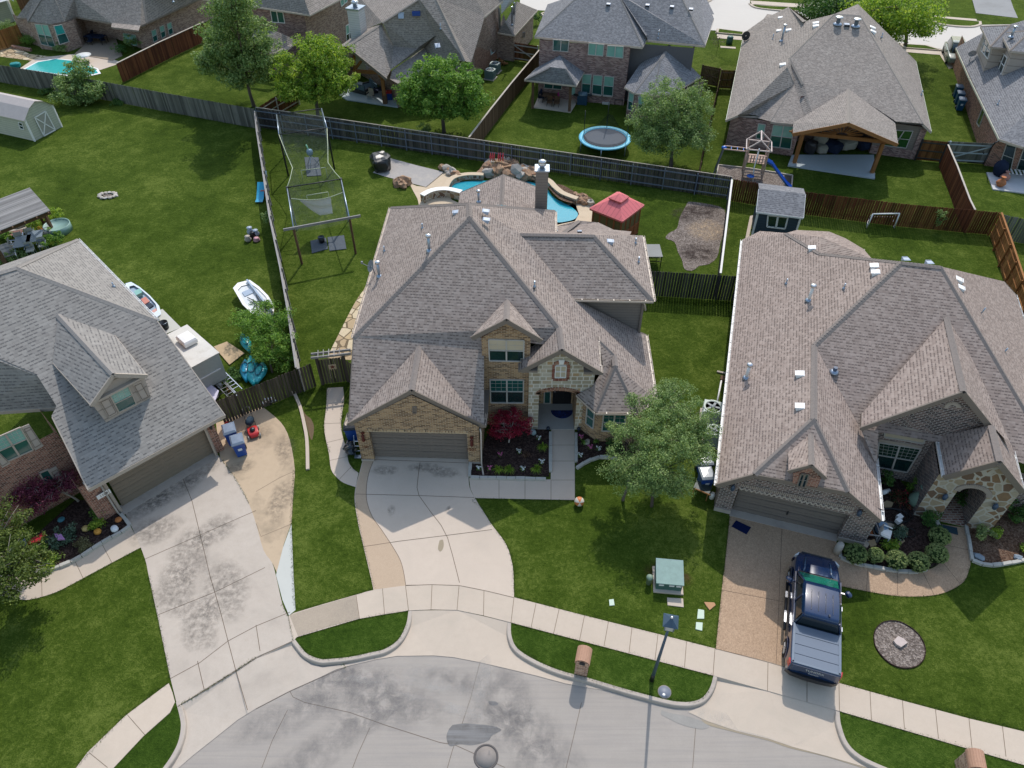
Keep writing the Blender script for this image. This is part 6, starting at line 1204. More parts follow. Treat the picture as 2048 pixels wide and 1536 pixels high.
gate('reddish brown double gate between patio house and diagonal fence',[(1846,279),(1897,284)],M['fence_red'],(),M['darkmetal'])
gate('wide grey gate with diagonal brace beside the red brick wall',[(1901,283),(1988,287)],M['fence_grey'],(1,),plain('pale_blue_grey_frame',(.30,.36,.38),.6,.3))
gate('dark red gate with pale frame left of the two-storey house',[(1027,84.5),(1076,92)],M['fence_red'],(-1,),plain('pale_gate_frame',(.42,.40,.36),.6,.3))
gate('brown braced gate right of the two-storey brick house',[(1406,130),(1441,137)],M['timber_b'],(1,-1),plain('gate_frame_brown',(.16,.10,.06),.7,.3))
gate('dark narrow gate left of the patio house wall',[(1444,140),(1470,141)],M['fence_red'],(),M['timber_b'])
# side gate of the middle house with a small pergola on top
a=setz(P(634,722,1.8),0); b=setz(P(687,716,1.8),0); T=thing('garden_gate','dark side gate with star cutout under a small weathered pergola','gate',(a+b)/2); d=(b-a).normalized(); n=Vector((d.y,-d.x,0)); l=(b-a).length; m=MB(); k=9
for j in range(k): m.box(a+d*(l*(j+.5)/k)+Vector((0,0,.95)),(l/k-.02,.025,1.85),rz=math.atan2(d.y,d.x))
m.build('boards',M['fence_brown'],T); m=MB()
for j in range(4): m.box(a+d*(l*(.38+.08*j))+n*.02+Vector((0,0,1.5 if j%2 else .9)),(.02,.03,1.0),rz=math.atan2(d.y,d.x))
m.build('light_slats',plain('pale_slat',(.45,.36,.25),.8,.2),T)
c=a+d*(l*.52)+n*.035+Vector((0,0,1.28)); MB().box(c,(.42,.02,.34),rz=math.atan2(d.y,d.x)).build('star_panel',plain('pale_star_panel',(.50,.38,.26),.8,.2),T)
m=MB(); st=[]
for k in range(10):
 r=.15 if k%2==0 else .062; t=math.pi/2+k*math.pi/5; st.append(c+d*(r*math.cos(t))+n*.014+Vector((0,0,r*math.sin(t))))
m.prism(st,vec=n*.012).build('star',M['red'] and plain('dark_red_star',(.14,.03,.02),.6,.3),T)
for p in(a,b): MB().beam(p,setz(p,2.15),.14).build('post',M['fence_brown'],T)
for o in(-.16,.16): MB().beam(a-d*.25+n*o+Vector((0,0,2.2)),b+d*.45+n*o+Vector((0,0,2.2)),.06,.14).build('top_beam',M['weathered'],T)
m=MB()
for k in range(5): m.beam(a+d*(l*(k+.5)/5)-n*.3+Vector((0,0,2.3)),a+d*(l*(k+.5)/5)+n*.3+Vector((0,0,2.3)),.04,.05)
m.build('cross_slats',M['weathered'],T)
# ================================================================ BACK YARD OF THE MIDDLE HOUSE
sheet('pool_deck',[(745.5,345),(781,316.4),(835,331),(887.7,343.8),(852,373.8),(819,365.6),(767,352)],.03,conc_mat('grey_deck',(.30,.28,.26),(.42,.39,.36),stain=.5,stainc=(.5,.44,.36),sc=.9),'grey concrete pad with pale edge beside the pool')
sheet('pool_deck',cr([(819,366),(852,374),(889,344),(922,365),(905,372),(897,390),(905,400)],2)+[(1000,445),(1110,465),(1180,470),(1245,470),(1190,412),(1165,405),(1150,405),(1158,428),(1150,442),(1112,450),(1040,450),(940,440),(850,425)]+cr([(838,412),(835,398),(827,383),(819,367)],3),.014,M['coping'],'tan stone deck round the middle house pool')
joints(bpy.data.objects['pool_deck'],[[(820,366),(852,374.5),(889,344)]],.034,.05)
pw=cr([(897,384),(903,374),(912,366.5),(937,362.5),(962,362),(1010,361),(1060,364),(1092,377),(1104,392),(1119,402),(1137,411),(1150,420),(1156,429),(1150,438),(1134,443),(1112,445),(1060,438),(1000,418),(940,405),(905,394),(897,384)],4)[:-1]
struct('pool_water',MB().poly([P(x,y,.0)+Vector((0,0,.02)) for x,y in pw]),M['water'],'bright blue water of the curved middle pool')
def swept(name,px,z0,z1,wd,mat,label,cat=None,parent=None,side=1,capmat=None):
 pts=[P(x,y,0) for x,y in cr(px,4)]; rows=[]
 for k,p in enumerate(pts):
  d=(pts[min(k+1,len(pts)-1)]-pts[max(k-1,0)]); d.z=0; d.normalize(); n=Vector((d.y,-d.x,0))*side; rows.append([setz(p,z0),setz(p,z1),setz(p+n*wd,z1),setz(p+n*wd,z0)])
 o=MB().grid(rows,sm=False,cap=True).build(name,mat,parent)
 if cat: tag(o,label,cat)
 if capmat: MB().grid([[r[1]+Vector((0,0,.002))-((r[2]-r[1]).normalized()*.05),r[1]+Vector((0,0,.06))-((r[2]-r[1]).normalized()*.05),r[2]+Vector((0,0,.06))+((r[2]-r[1]).normalized()*.05),r[2]+Vector((0,0,.002))+((r[2]-r[1]).normalized()*.05)] for r in rows],sm=False,cap=True).build('coping',capmat,o)
 return o
swept('pool_wall',[(896,386),(903,372),(914,364),(937,359.5),(967,360)],0,.38,.35,M['stone_R'],'raised stone pool wall with tan coping at the left of the pool','pool wall',side=-1,capmat=M['coping'])
swept('pool_wall',[(1060,360),(1092,372),(1106,386),(1121,398),(1140,406),(1152,410)],0,.45,.35,M['stone_R'],'raised stone pool wall in front of the mulch planter','pool wall',side=-1,capmat=M['coping'])
swept('seat_wall',[(849,407),(868,397.5),(893,395),(921,401)],0,.62,.38,M['stone_R'],'curved seat wall with white top near the pool','seat wall',side=-1,capmat=M['white'])
sheet('planter_bed',cr([(1096,374),(1106,368),(1125,370),(1145,381),(1158,392),(1150,404),(1135,404),(1115,395),(1096,374)],3)[:-1],.30,M['mulch_r'],'raised brown mulch planter right of the chimney')
rnd=random.Random(4); n=0
def rocks(spots,group,lab,mat=None):
 for k,(x,y,s) in enumerate(spots):
  p=P(x,y,0); m=MB().rock(p+Vector((0,0,s*.28)),(s*.62,s*.48,s*.42),seed=k+int(x),sub=2,rough=.38); tag(m.build('boulder',mat or (M['rock'] if (k+int(x))%3 else M['rock_g'])),lab,'boulder',group)
rocks([(965,352,.8),(975,345,1.1),(985,338,1.2),(995,335,1.0),(1003,341,1.3),(990,348,1.1),(978,352,1.0),(1010,333,1.1),(1020,338,1.2),(1030,343,1.1),(1018,347,1.2),(1036,352,1.3),(1045,348,1.1),(1046,356,1.1),(1058,350,1.0),(1064,353,1.2),(1066,359,.9),(1052,358,1.1),(1000,352,1.2),(1012,355,1.0)],'waterfall boulders behind the middle roof','reddish boulder in the waterfall pile between fence and middle roof')
rocks([(884,338,.6),(893,341,.7),(900,344,.6),(906,348,.7),(912,353,.7),(917,358,.7),(897,349,.5)],'small boulders left of the pool','small brown boulder in the row left of the pool')
rocks([(1150,395,.6),(1158,399,.7),(1166,401,.7),(1174,405,.6),(1181,409,.6),(1161,405,.6),(1152,403,.6),(1170,409,.5)],'small boulders between planter and gazebo','small brown boulder between mulch planter and red gazebo')
rocks([(800,371,.8),(810,368,.9),(807,374,.7),(797,366,.7)],'boulders beside the grey pad','craggy brown boulder beside the grey concrete pad')
# covered grill on the pad
p=P(763,336,0); T=thing('covered_grill','black wrapped grill cover standing at the end of the grey pad','covered grill',p); MB().rock(p+Vector((0,0,.55)),(.95,.75,.62),seed=5,sub=3,rough=.16,sq=.55).build('cover',plain('black_tarp',(.015,.017,.018),.35,.5),T); MB().box(p+Vector((-.1,-.72,.6)),(.28,.04,.3)).build('patch',M['weathered'],T)
# gazebo
c=[P(1180,416,2.3),P(1235,383.4,2.3),P(1288,409.4,2.3),P(1244.5,442,2.3)]; cen=sum(c,Vector())/4; T=thing('gazebo','wooden gazebo with two tier red metal roof beside the pool','gazebo',setz(cen,0)); redm=metalroof_mat('red_metal_roof',(.66,.15,.16),.35)
ap=setz(cen,3.35); up4=[cen.lerp(q,.36) for q in c]; up4=[setz(q,3.02) for q in up4]; lo4=[setz(cen.lerp(q,.30),2.88) for q in c]
for k in range(4):
 a,b=c[k],c[(k+1)%4]; roof(T,[[a,b,lo4[(k+1)%4],lo4[k]]],redm);
for k in range(4): roof(T,[[up4[k],up4[(k+1)%4],setz(cen,3.28)]],redm,name='upper_roof')
fascia(T,[(c[k],c[(k+1)%4]) for k in range(4)],h=.14,t=.08,mat=plain('red_trim',(.58,.13,.13),.5,.3)); fascia(T,[(up4[k],up4[(k+1)%4]) for k in range(4)],h=.10,t=.06,mat=plain('red_trim',(.58,.13,.13),.5,.3))
w=[setz(cen.lerp(q,.88),0) for q in c]; cw=plain('cedar_orange',(.30,.10,.04),.7,.3)
for k in range(4):
 a,b=w[k],w[(k+1)%4]; d=(b-a); m=MB();
 for z in(.06,.95,2.2): m.beam(setz(a,z),setz(b,z),.09,.10)
 for t in(.0,.25,.5,.75): m.beam(a+d*t,setz(a+d*t,2.25),.10)
 m.build('frame',cw,T); MB().poly([setz(a,.1),setz(b,.1),setz(b,.95),setz(a,.95)]).build('lower_panel',cw,T); MB().poly([setz(a,.97),setz(b,.97),setz(b,2.2),setz(a,2.2)]).build('screen',plain('bronze_screen',(.14,.10,.05),.35,.5),T)
# garden plot
o=sheet('garden_plot',cr([(1376.5,403),(1410,407),(1449,419),(1447,459),(1440,490),(1434,514),(1418,528),(1399,531.5),(1385,541),(1369,538),(1364,520),(1356,504),(1349,484),(1331.5,476.5),(1338,466),(1354,456.5),(1360,434),(1376.5,403)],3)[:-1],.02,M['mulch_g'],'dry mulch garden plot right of the gazebo'); soft(o,1390,425,2.2,1.2,.3,.026,soft_mat('dark_soil',(.05,.035,.03),.9)); soft(o,1395,505,1.4,1.2,.3,.027,soft_mat('dark_soil',(.05,.035,.03),.9)); soft(o,1415,460,1.8,1.5,.3,.028,soft_mat('straw',(.48,.36,.24),.8,3))
# AC / dark slatted stand behind the house corner
p=P(1307,535,0); T=thing('slatted_rack','small dark rack with a glass top behind the middle house corner','rack',p); MB().box(p+Vector((0,.6,.95)),(.95,1.5,.05)).build('top',glass_mat('rack_top',(.06,.07,.07),(.12,.14,.14)),T); m=MB()
for x in(-.42,.42):
 for y in(-.1,1.3): m.beam(p+Vector((x,y,0)),p+Vector((x,y,.95)),.05)
for y in(0,.4,.8,1.2): m.beam(p+Vector((-.45,y,.5)),p+Vector((.45,y,.5)),.04)
m.build('frame',M['black'],T)
# ---- batting cage
A=[P(553,229,3.5),P(643,217,3.5)]; Bf=[setz(P(577,352,0),3.5),setz(P(669,338.5,0),3.5)]; Cf=[P(574,375,3.4),P(682,358,3.4)]; Df=[setz(P(604,528,0),2.75),setz(P(711.5,507,0),2.75)]
T=thing('batting_cage','long netted batting cage on steel poles with two wooden posts','batting cage',setz((Bf[0]+Cf[1])/2,0)); bk=M['black']
for p in A: MB().beam(setz(p,0),p,.09).build('pole',M['galv'],T)
for p in Bf: MB().beam(setz(p,0),p,.11).build('pole',bk,T)
for p in Cf: MB().beam(setz(p,0),p,.09).build('pole',M['galv'],T); MB().beam(setz(p,2.5),p+Vector((0,0,.06)),.14).build('sleeve',bk,T)
for p in Df: MB().beam(setz(p,0),p,.13).build('wood_post',M['timber_b'],T)
for a,b,mt in((A[0],A[1],bk),(Bf[0],Bf[1],bk),(Cf[0],Cf[1],bk),(A[0],Bf[0],M['galv']),(A[1],Bf[1],M['galv']),(Cf[0],setz(Df[0],2.7),M['galv']),(Cf[1],setz(Df[1],2.7),M['galv'])): MB().tube([a,b],.04,6).build('cross_bar',mt,T)
d=(Df[1]-Df[0]).normalized(); MB().beam(Df[0]-d*.65+Vector((0,0,.09)),Df[1]+d*.75+Vector((0,0,.09)),.08,.17).build('wood_beam',M['weathered'],T)
nm=net_mat('sagging_net',(.12,.14,.12),.085,1); frames=[A,Bf,None,Cf,[setz(q,2.65) for q in Df]]
mid=[(Bf[0]+Cf[0])/2+d*.55-Vector((0,0,.75)),(Bf[1]+Cf[1])/2-d*.55-Vector((0,0,.75))]; frames[2]=mid
def interp(fr,s,t): return fr[0].lerp(fr[1],t)-Vector((0,0,.25*math.sin(math.pi*t)))
m=MB(); m.grid([[interp(f,0,t/8) for t in range(9)] for f in frames],sm=True); m.build('roof_net',nm,T)
for s in(0,1): MB().grid([[setz(f[s],z*f[s].z/4)+(d*(.35 if s==0 else -.35)*math.sin(math.pi*z/4) if k in(1,2,3) else Vector((0,0,0))) for z in range(5)] for k,f in enumerate(frames)],sm=True).build('side_net',nm,T)
MB().grid([[setz(A[0].lerp(A[1],t/6),z*.875) for t in range(7)] for z in range(5)],sm=True).build('end_net',nm,T)
rope=plain('pale_rope',(.45,.50,.35),.8,.2)
for s in(0,1):
 MB().tube([Bf[s],Bf[s].lerp(mid[s],.5)-Vector((0,0,.15)),mid[s],mid[s].lerp(Cf[s],.5)-Vector((0,0,.1)),Cf[s]],.028,5).build('edge_rope',rope,T)
# rolled white baffle hanging in the front bay
e0=P(582,397,2.9); e1=P(685,385,3.1); rows=[]
pts=[P(600,399,2.9),P(622,400,2.85),P(645,398,2.85),P(661,394,2.9)]; low=[P(601,402,2.75),P(622,420,1.7),P(640,431,1.3),P(666,427,1.6)]
for a,b in zip(pts,low): rows.append([a.lerp(b,t/6)+Vector((0,.06*math.sin(t*2.1),.0)) for t in range(7)])
m=MB().grid(rows,sm=True); m.build('white_screen',M['white'],T); MB().tube([e0]+pts+[e1],.03,5).build('screen_rope',rope,T)
def mat_on(name,label,px,z=.02,th=.03,mt=None):
 m=MB().prism([P(x,y,z) for x,y in px],th); return tag(m.build(name,mt or plain('worn_rubber',(.085,.10,.115),.8,.2,var=.5,sc=3)),label,'mat')
mat_on('rubber_mat','worn grey rubber mat left half at the wooden posts',[(621,482),(652,476),(656,498),(624,507)]); mat_on('rubber_mat','worn grey rubber mat right half at the wooden posts',[(655,475),(688,471),(693,498),(659,502)])
mat_on('rubber_mat','worn grey rubber mat at the far pitching end',[(609,315),(637,315),(643,351),(614,353)])
p=P(644,484,.05); T=thing('bucket','small black bucket lying on the worn mats','bucket',p); MB().lathe(p,[(.20,0),(.24,.42),(.22,.42),(.18,.03)],14).build('body',M['blackp'],T); MB().tube([p+Vector((-.24,0,.42)),p+Vector((0,-.2,.5)),p+Vector((.24,0,.42))],.012,5).build('handle',M['galv'],T)
p=P(625,332,.05); T=thing('pitching_machine','blue grey pitching machine on a tripod in the cage','pitching machine',p); m=MB()
for t in(.4,2.5,4.6): m.tube([p+Vector((0,0,.95)),p+Vector((.55*math.cos(t),.55*math.sin(t),0))],.03,6)
m.build('tripod',M['galv'],T); MB().lathe(p+Vector((0,0,1.2)),[(.02,-.28),(.22,-.2),(.26,0),(.22,.2),(.02,.28)],16).build('wheel_housing',plain('machine_blue',(.14,.24,.32),.4,.5),T); MB().tube([p+Vector((0,0,1.2)),p+Vector((-.2,.1,1.8))],.06,8).build('feed_arm',plain('machine_green',(.2,.45,.3),.5,.3),T)
for x,y,x2,y2,lab in((602,341,651,335,'pale crossbar of a low practice frame on the far mat'),(613,391,656,384,'yellow green low frame bar below the cage net')):
 a=P(x,y,.9); b=P(x2,y2,.9); T=thing('practice_frame',lab,'frame',setz((a+b)/2,0)); MB().tube([a,b],.03,6).build('crossbar',rope,T)
 for q in(a,b): MB().tube([q,setz(q,0)],.02,6).build('upright',rope,T)
# ================================================================ VEHICLES
def loft(m,secs,n=None,cap=True,sm=True):
 m.grid(secs,True,sm,cap); return m
def rsec(x,hw,z0,z1,r,n=5,top=None):
 """rounded rectangular cross section at station x; top: half width at the top"""
 tw=top if top is not None else hw; pts=[]
 for cx,cz,a0,w_ in((-hw+r,z0+r,math.pi,0),(hw-r,z0+r,1.5*math.pi,0),(tw-r,z1-r,0,1),(-tw+r,z1-r,.5*math.pi,1)):
  for k in range(n): a=a0+(math.pi/2)*k/(n-1); pts.append(Vector((x,cx+r*math.cos(a),cz+r*math.sin(a))))
 return pts
def wheel(parent,x,y,r=.40,w=.26,rim=None):
 s=1 if y>0 else -1; m=MB(); rows=[]
 for rr,yy in((r*.62,-.5),(r*.93,-.5),(r,-.35),(r,.35),(r*.93,.5),(r*.62,.5)): rows.append([Vector((x+rr*math.cos(t*math.pi/12),y+yy*w*s,r+rr*math.sin(t*math.pi/12))) for t in range(24)])
 m.grid(rows,True,True); wh=m.build('wheel',plain('tyre_rubber',(.015,.015,.016),.85,.2),parent,local=True)
 m=MB(); c=Vector((x,y+w*s*.36,r)); m.grid([[c+Vector((rr*math.cos(t*math.pi/12),yy*s,rr*math.sin(t*math.pi/12))) for t in range(24)] for rr,yy in((.01,.03),(r*.2,.035),(r*.22,.0),(r*.55,.0),(r*.6,.04),(r*.64,.0))],True,True)
 for k in range(6):
  a=k*math.pi/3; m.beam(c+Vector((.05*math.cos(a),.03*s,.05*math.sin(a))),c+Vector((r*.58*math.cos(a),.035*s,r*.58*math.sin(a))),.06,.03,upv=(0,1,0))
 m.build('rim',rim or M['steel'],wh,local=True)
def pickup():
 fl=P(1591,1104,.95); fr=P(1676.5,1119,.95); rl=P(1579.6,1345,.62); rr=P(1665,1371,.62); f=(fl+fr)/2; r=(rl+rr)/2; d=(f-r); d.z=0; L=d.length; ang=math.atan2(d.y,d.x)
 T=thing('pickup_truck','dark blue crew cab pickup truck with a grey bed cover on the right driveway','pickup truck',setz((f+r)/2,.012),rz=ang)
 k=L/5.8
 paint=NT('dark_blue_car_paint'); n=paint.noise(paint.pos(),2,2); paint.fin(paint.mix(n,(.003,.014,.050),(.005,.026,.085)),.22,.6); paint.b.inputs['Coat Weight'].default_value=1.0; paint.b.inputs['Coat Roughness'].default_value=.04; pm=paint.m
 S=lambda x:x*k
 m=MB()
 body=[rsec(S(2.88),.70,.62,.95,.10,top=.66),rsec(S(2.78),.90,.50,1.02,.14,top=.84),rsec(S(2.45),.98,.46,1.10,.14,top=.90),rsec(S(1.9),1.00,.44,1.16,.12,top=.93),rsec(S(1.25),1.00,.44,1.20,.10,top=.94),rsec(S(.6),1.00,.42,1.22,.08,top=.95),rsec(S(-.95),1.00,.42,1.24,.08,top=.95),rsec(S(-1.0),1.00,.42,1.27,.05,top=.96),rsec(S(-2.2),1.00,.46,1.28,.05,top=.96),rsec(S(-2.80),.98,.55,1.28,.05,top=.95),rsec(S(-2.84),.96,.60,1.26,.05,top=.93)]
 loft(m,body); m.build('body',pm,T,local=True)
 m=MB(); m.grid([[Vector((S(x),y,z+ (.05 if abs(y)<.55 else 0)-abs(y)*abs(y)*.03)) for y in(-.78,-.56,-.5,0,.5,.56,.78)] for x,z in((2.74,1.01),(2.4,1.11),(2.0,1.17),(1.66,1.21))],sm=True); m.build('bonnet',pm,T,local=True)
 for s in(-1,1): MB().tube([Vector((S(2.5),s*.52,1.14)),Vector((S(1.9),s*.55,1.21)),Vector((S(1.68),s*.60,1.235))],.035,6).build('bonnet_rib',plain('rib_highlight',(.05,.09,.15),.25,.6),T,local=True)
 MB().grid([[Vector((S(1.68),y,1.225)) for y in(-.8,0,.8)],[Vector((S(1.52),y,1.25)) for y in(-.8,0,.8)]]).build('cowl',M['black'],T,local=True)
 def cs(x,hw,z0,z1,tw): return rsec(S(x),hw,z0,z1,.10,top=tw)
 m=MB(); m.grid([rsec(S(.78),.72,1.80,1.87,.035,top=.66),rsec(S(.55),.76,1.80,1.945,.05,top=.68),rsec(S(-.2),.77,1.80,1.965,.05,top=.69),rsec(S(-.75),.76,1.80,1.95,.05,top=.68),rsec(S(-.92),.74,1.78,1.90,.05,top=.66)],True,True,True); rf=m.build('cab_roof',pm,T,local=True)
 m=MB()
 for y in(-.42,-.14,.14,.42): m.box((S(-.15),y,1.972),(S(.95),.018,.014))
 m.box((S(-.72),-.28,1.985),(.10,.06,.07)); m.build('roof_rib',plain('rib_dark',(.004,.012,.03),.3,.6),rf,local=True)
 gl=NT('tinted_glass'); gl.fin((.006,.012,.014),.03,1.0); gl=gl.m; wsm=NT('green_windscreen'); wsm.fin(wsm.mix(wsm.noise(wsm.pos(),3,2),(.004,.07,.045),(.02,.22,.15)),.04,1.0); wsm=wsm.m
 MB().poly([Vector((S(1.60),.80,1.24)),Vector((S(1.60),-.80,1.24)),Vector((S(.76),-.66,1.85)),Vector((S(.76),.66,1.85))]).build('windscreen',wsm,T,local=True)
 MB().poly([Vector((S(-1.02),.82,1.27)),Vector((S(-1.02),-.82,1.27)),Vector((S(-.90),-.66,1.85)),Vector((S(-.90),.66,1.85))]).build('rear_window',gl,T,local=True)
 for s in(-1,1):
  MB().poly([Vector((S(1.42),s*.88,1.24)),Vector((S(.10),s*.90,1.24)),Vector((S(.10),s*.74,1.84)),Vector((S(.74),s*.73,1.82))]).build('side_window',gl,T,local=True)
  MB().poly([Vector((S(.02),s*.90,1.24)),Vector((S(-.90),s*.90,1.25)),Vector((S(-.80),s*.74,1.83)),Vector((S(.02),s*.74,1.84))]).build('side_window',gl,T,local=True)
  m=MB()
  for a,b in(((1.58,.84,1.23),(.76,.70,1.86)),((.06,.92,1.22),(.06,.74,1.87)),((-1.0,.90,1.25),(-.90,.70,1.86))): m.beam((S(a[0]),s*a[1],a[2]),(S(b[0]),s*b[1],b[2]),.07,.05)
  m.beam((S(1.55),s*.92,1.24),(S(-1.0),s*.92,1.26),.05,.05); m.build('pillar',pm,T,local=True)
  m=MB(); m.rock((S(.98),s*1.20,1.36),(.12,.16,.11),seed=3,sub=2,rough=.03,sq=.8); m.beam((S(1.0),s*.92,1.28),(S(.98),s*1.15,1.33),.06,.05); m.build('wing_mirror',pm,T,local=True)
  for x in(.35,-.62): MB().box((S(x),s*1.012,1.10),(.20,.035,.045)).build('door_handle',M['steel'],T,local=True)
  rb=MB().tube([Vector((S(1.35),s*1.08,.48)),Vector((S(-.95),s*1.08,.48))],.06,8).build('running_board',M['black'],T,local=True)
  m=MB(); m.box((S(.75),s*1.09,.55),(.30,.10,.02)); m.box((S(-.35),s*1.09,.55),(.55,.10,.02)); m.build('step_pad',M['steel'],rb,local=True)
  for x in(1.78,-1.75):
   m=MB(); rows=[]
   for rr,yy in((.40,1.0),(.47,1.035),(.50,1.0)): rows.append([Vector((S(x)+rr*math.cos(math.pi*t/12),s*yy,.40+rr*math.sin(math.pi*t/12))) for t in range(13)])
   m.grid(rows); m.build('wheel_arch',pm,T,local=True); wheel(T,S(x),s*.90)
  MB().prism([Vector((S(-2.82),s*.97,.92)),Vector((S(-2.60),s*1.01,.92)),Vector((S(-2.60),s*1.01,1.24)),Vector((S(-2.82),s*.97,1.24))],vec=Vector((0,-s*.12,0))).build('tail_light',plain('red_lens',(.45,.012,.01),.2,.6),T,local=True)
  MB().prism([Vector((S(2.83),s*.80,.86)),Vector((S(2.60),s*.955,.86)),Vector((S(2.60),s*.94,1.03)),Vector((S(2.80),s*.78,1.0))],vec=Vector((0,-s*.10,0))).build('headlight',plain('clear_lens',(.55,.6,.62),.1,.7),T,local=True)
 cv=plain('grey_bed_cover',(.14,.17,.215),.6,.3,var=.06);
 for a,b in((-1.08,-1.50),(-1.52,-1.95),(-1.97,-2.38),(-2.40,-2.72)): MB().box((S((a+b)/2),0,1.305),(S(abs(a-b))-.004,1.66,.03)).build('bed_cover_panel',cv,T,local=True)
 m=MB()
 for s in(-1,1): m.beam((S(-1.03),s*.88,1.30),(S(-2.78),s*.88,1.30),.09,.05)
 m.beam((S(-2.76),-.9,1.30),(S(-2.76),.9,1.30),.08,.05); m.build('bed_rail',plain('rail_blue_grey',(.11,.15,.20),.4,.5),T,local=True)
 tg=MB().box((S(-2.84),0,.98),(.05,1.70,.56)).build('tailgate',pm,T,local=True); text('TUNDRA',tg,(S(-2.84)-.032,0,1.10),(math.pi/2,0,-math.pi/2),.17,plain('pale_letter',(.55,.55,.52),.3,.6),.004)
 MB().box((S(-2.84)-.03,0,.90),(.015,.40,.05)).build('handle_strip',M['steel'],tg,local=True)
 m=MB(); m.grid([[Vector((x,y,z)) for y,x in zip((-1.0,-.8,-.3,.3,.8,1.0),(S(-2.80),S(-2.93),S(-2.98),S(-2.98),S(-2.93),S(-2.80)))] for z in(.48,.52,.70,.72)]); m.poly([Vector((x,y,.72)) for y,x in zip((-1.0,-.8,-.3,.3,.8,1.0),(S(-2.80),S(-2.93),S(-2.98),S(-2.98),S(-2.93),S(-2.80)))]); m.build('rear_bumper',M['black'],T,local=True)
 m=MB(); m.grid([[Vector((x,y,z)) for y,x in zip((-.98,-.75,0,.75,.98),(S(2.62),S(2.86),S(2.94),S(2.86),S(2.62)))] for z in(.42,.46,.68,.72)]); m.poly([Vector((x,y,.72)) for y,x in zip((-.98,-.75,0,.75,.98),(S(2.62),S(2.86),S(2.94),S(2.86),S(2.62)))]); m.build('front_bumper',pm,T,local=True)
 MB().box((S(2.88),0,.86),(.06,1.3,.24)).build('grille',M['darkmetal'],T,local=True)
pickup()
def small_car(name,label,loc,ang,col,L=4.6,H=1.6,cat='car'):
 T=thing(name,label,cat,loc,rz=ang); pm=plain('car_paint_'+name,col,.25,.6,var=.05); m=MB(); h=L/2
 loft(m,[rsec(-h,.70,.45,.80,.1),rsec(-h+.2,.86,.35,.95,.1),rsec(-h+1,.90,.32,1.0,.1),rsec(h-1.2,.90,.32,.98,.1),rsec(h-.2,.84,.35,.85,.1),rsec(h,.70,.42,.75,.1)]); m.build('body',pm,T,local=True)
 m=MB(); loft(m,[rsec(-h+.35,.74,.95,1.05,.04,top=.6),rsec(-h+.8,.80,.95,H-.1,.08,top=.62),rsec(.1,.80,.95,H,.08,top=.64),rsec(.5,.80,.95,H-.08,.08,top=.62),rsec(1.25,.76,.92,1.0,.03,top=.6)]); m.build('glasshouse',M['glass_d'],T,local=True)
 m=MB(); loft(m,[rsec(-h+.75,.58,H-.1,H-.02,.03),rsec(.1,.62,H-.04,H+.03,.03),rsec(.5,.58,H-.1,H-.02,.03)]); m.build('roof',pm,T,local=True)
 for x in(-h+.85,h-.9):
  for y in(-.82,.82): wheel(T,x,y,.33,.2)
 for y in(-.98,.98): MB().box((.75,y,1.02),(.12,.16,.12)).build('wing_mirror',pm,T,local=True)
 return T
a=P(1901,110,.9); small_car('parked_car','silver green car parked behind the far right brick house',P(1905,118,0),R_(-107),(.22,.25,.22),4.8,1.75)
small_car('parked_car','white car roof just visible above the two-storey house roof',P(1396,2,0)+Vector((0,1.5,0)),R_(10),(.7,.72,.75),4.6,1.5)
# ================================================================ STREET FURNITURE
b=P(1303.5,1360,0); t=P(1343,1240,4.95); T=thing('street_lamp','dark blue grey street lamp with square lantern near the street kerb','street lamp',b); lm=plain('lamp_blue_grey',(.045,.08,.12),.4,.5)
tt=b.lerp(Vector((t.x,t.y,0)),.75)+Vector((0,0,4.35)); MB().tube([b,b+Vector((0,0,.0))+(tt-b)*.12],[.10,.075],12).build('base',M['black'],T); MB().tube([b,b.lerp(tt,.5),tt],[.075,.06,.045],12).build('pole',lm,T)
c=tt; m=MB(); rz=R_(-12); s=.20
m.prism([c+Matrix.Rotation(rz,3,'Z')@Vector((x*.15,y*.15,.06)) for x,y in((-1,-1),(1,-1),(1,1),(-1,1))],.42); m.build('lantern_glass',plain('lantern_glass',(.45,.46,.42),.2,.6),T); m=MB(); q=[c+Matrix.Rotation(rz,3,'Z')@Vector((x*.27,y*.27,.50)) for x,y in((-1,-1),(1,-1),(1,1),(-1,1))]; ap=c+Vector((0,0,.76))
for k in range(4): m.poly([q[k],q[(k+1)%4],ap])
m.poly(q[::-1]); m.build('lantern_roof',lm,T); MB().lathe(ap-Vector((0,0,.03)),[(.05,0),(.06,.05),(.02,.09)],10).build('photocell',M['steel'],T)
m=MB()
for x,y in((-1,-1),(1,-1),(1,1),(-1,1)): m.beam(c+Matrix.Rotation(rz,3,'Z')@Vector((x*.15,y*.15,.04)),c+Matrix.Rotation(rz,3,'Z')@Vector((x*.19,y*.19,.52)),.03)
m.build('lantern_frame',lm,T)
bm_=brick_mat('mailbox_brick',(.17,.07,.04),(.36,.18,.11),(.52,.33,.22),(.50,.40,.32),bw=.2,bh=.075)
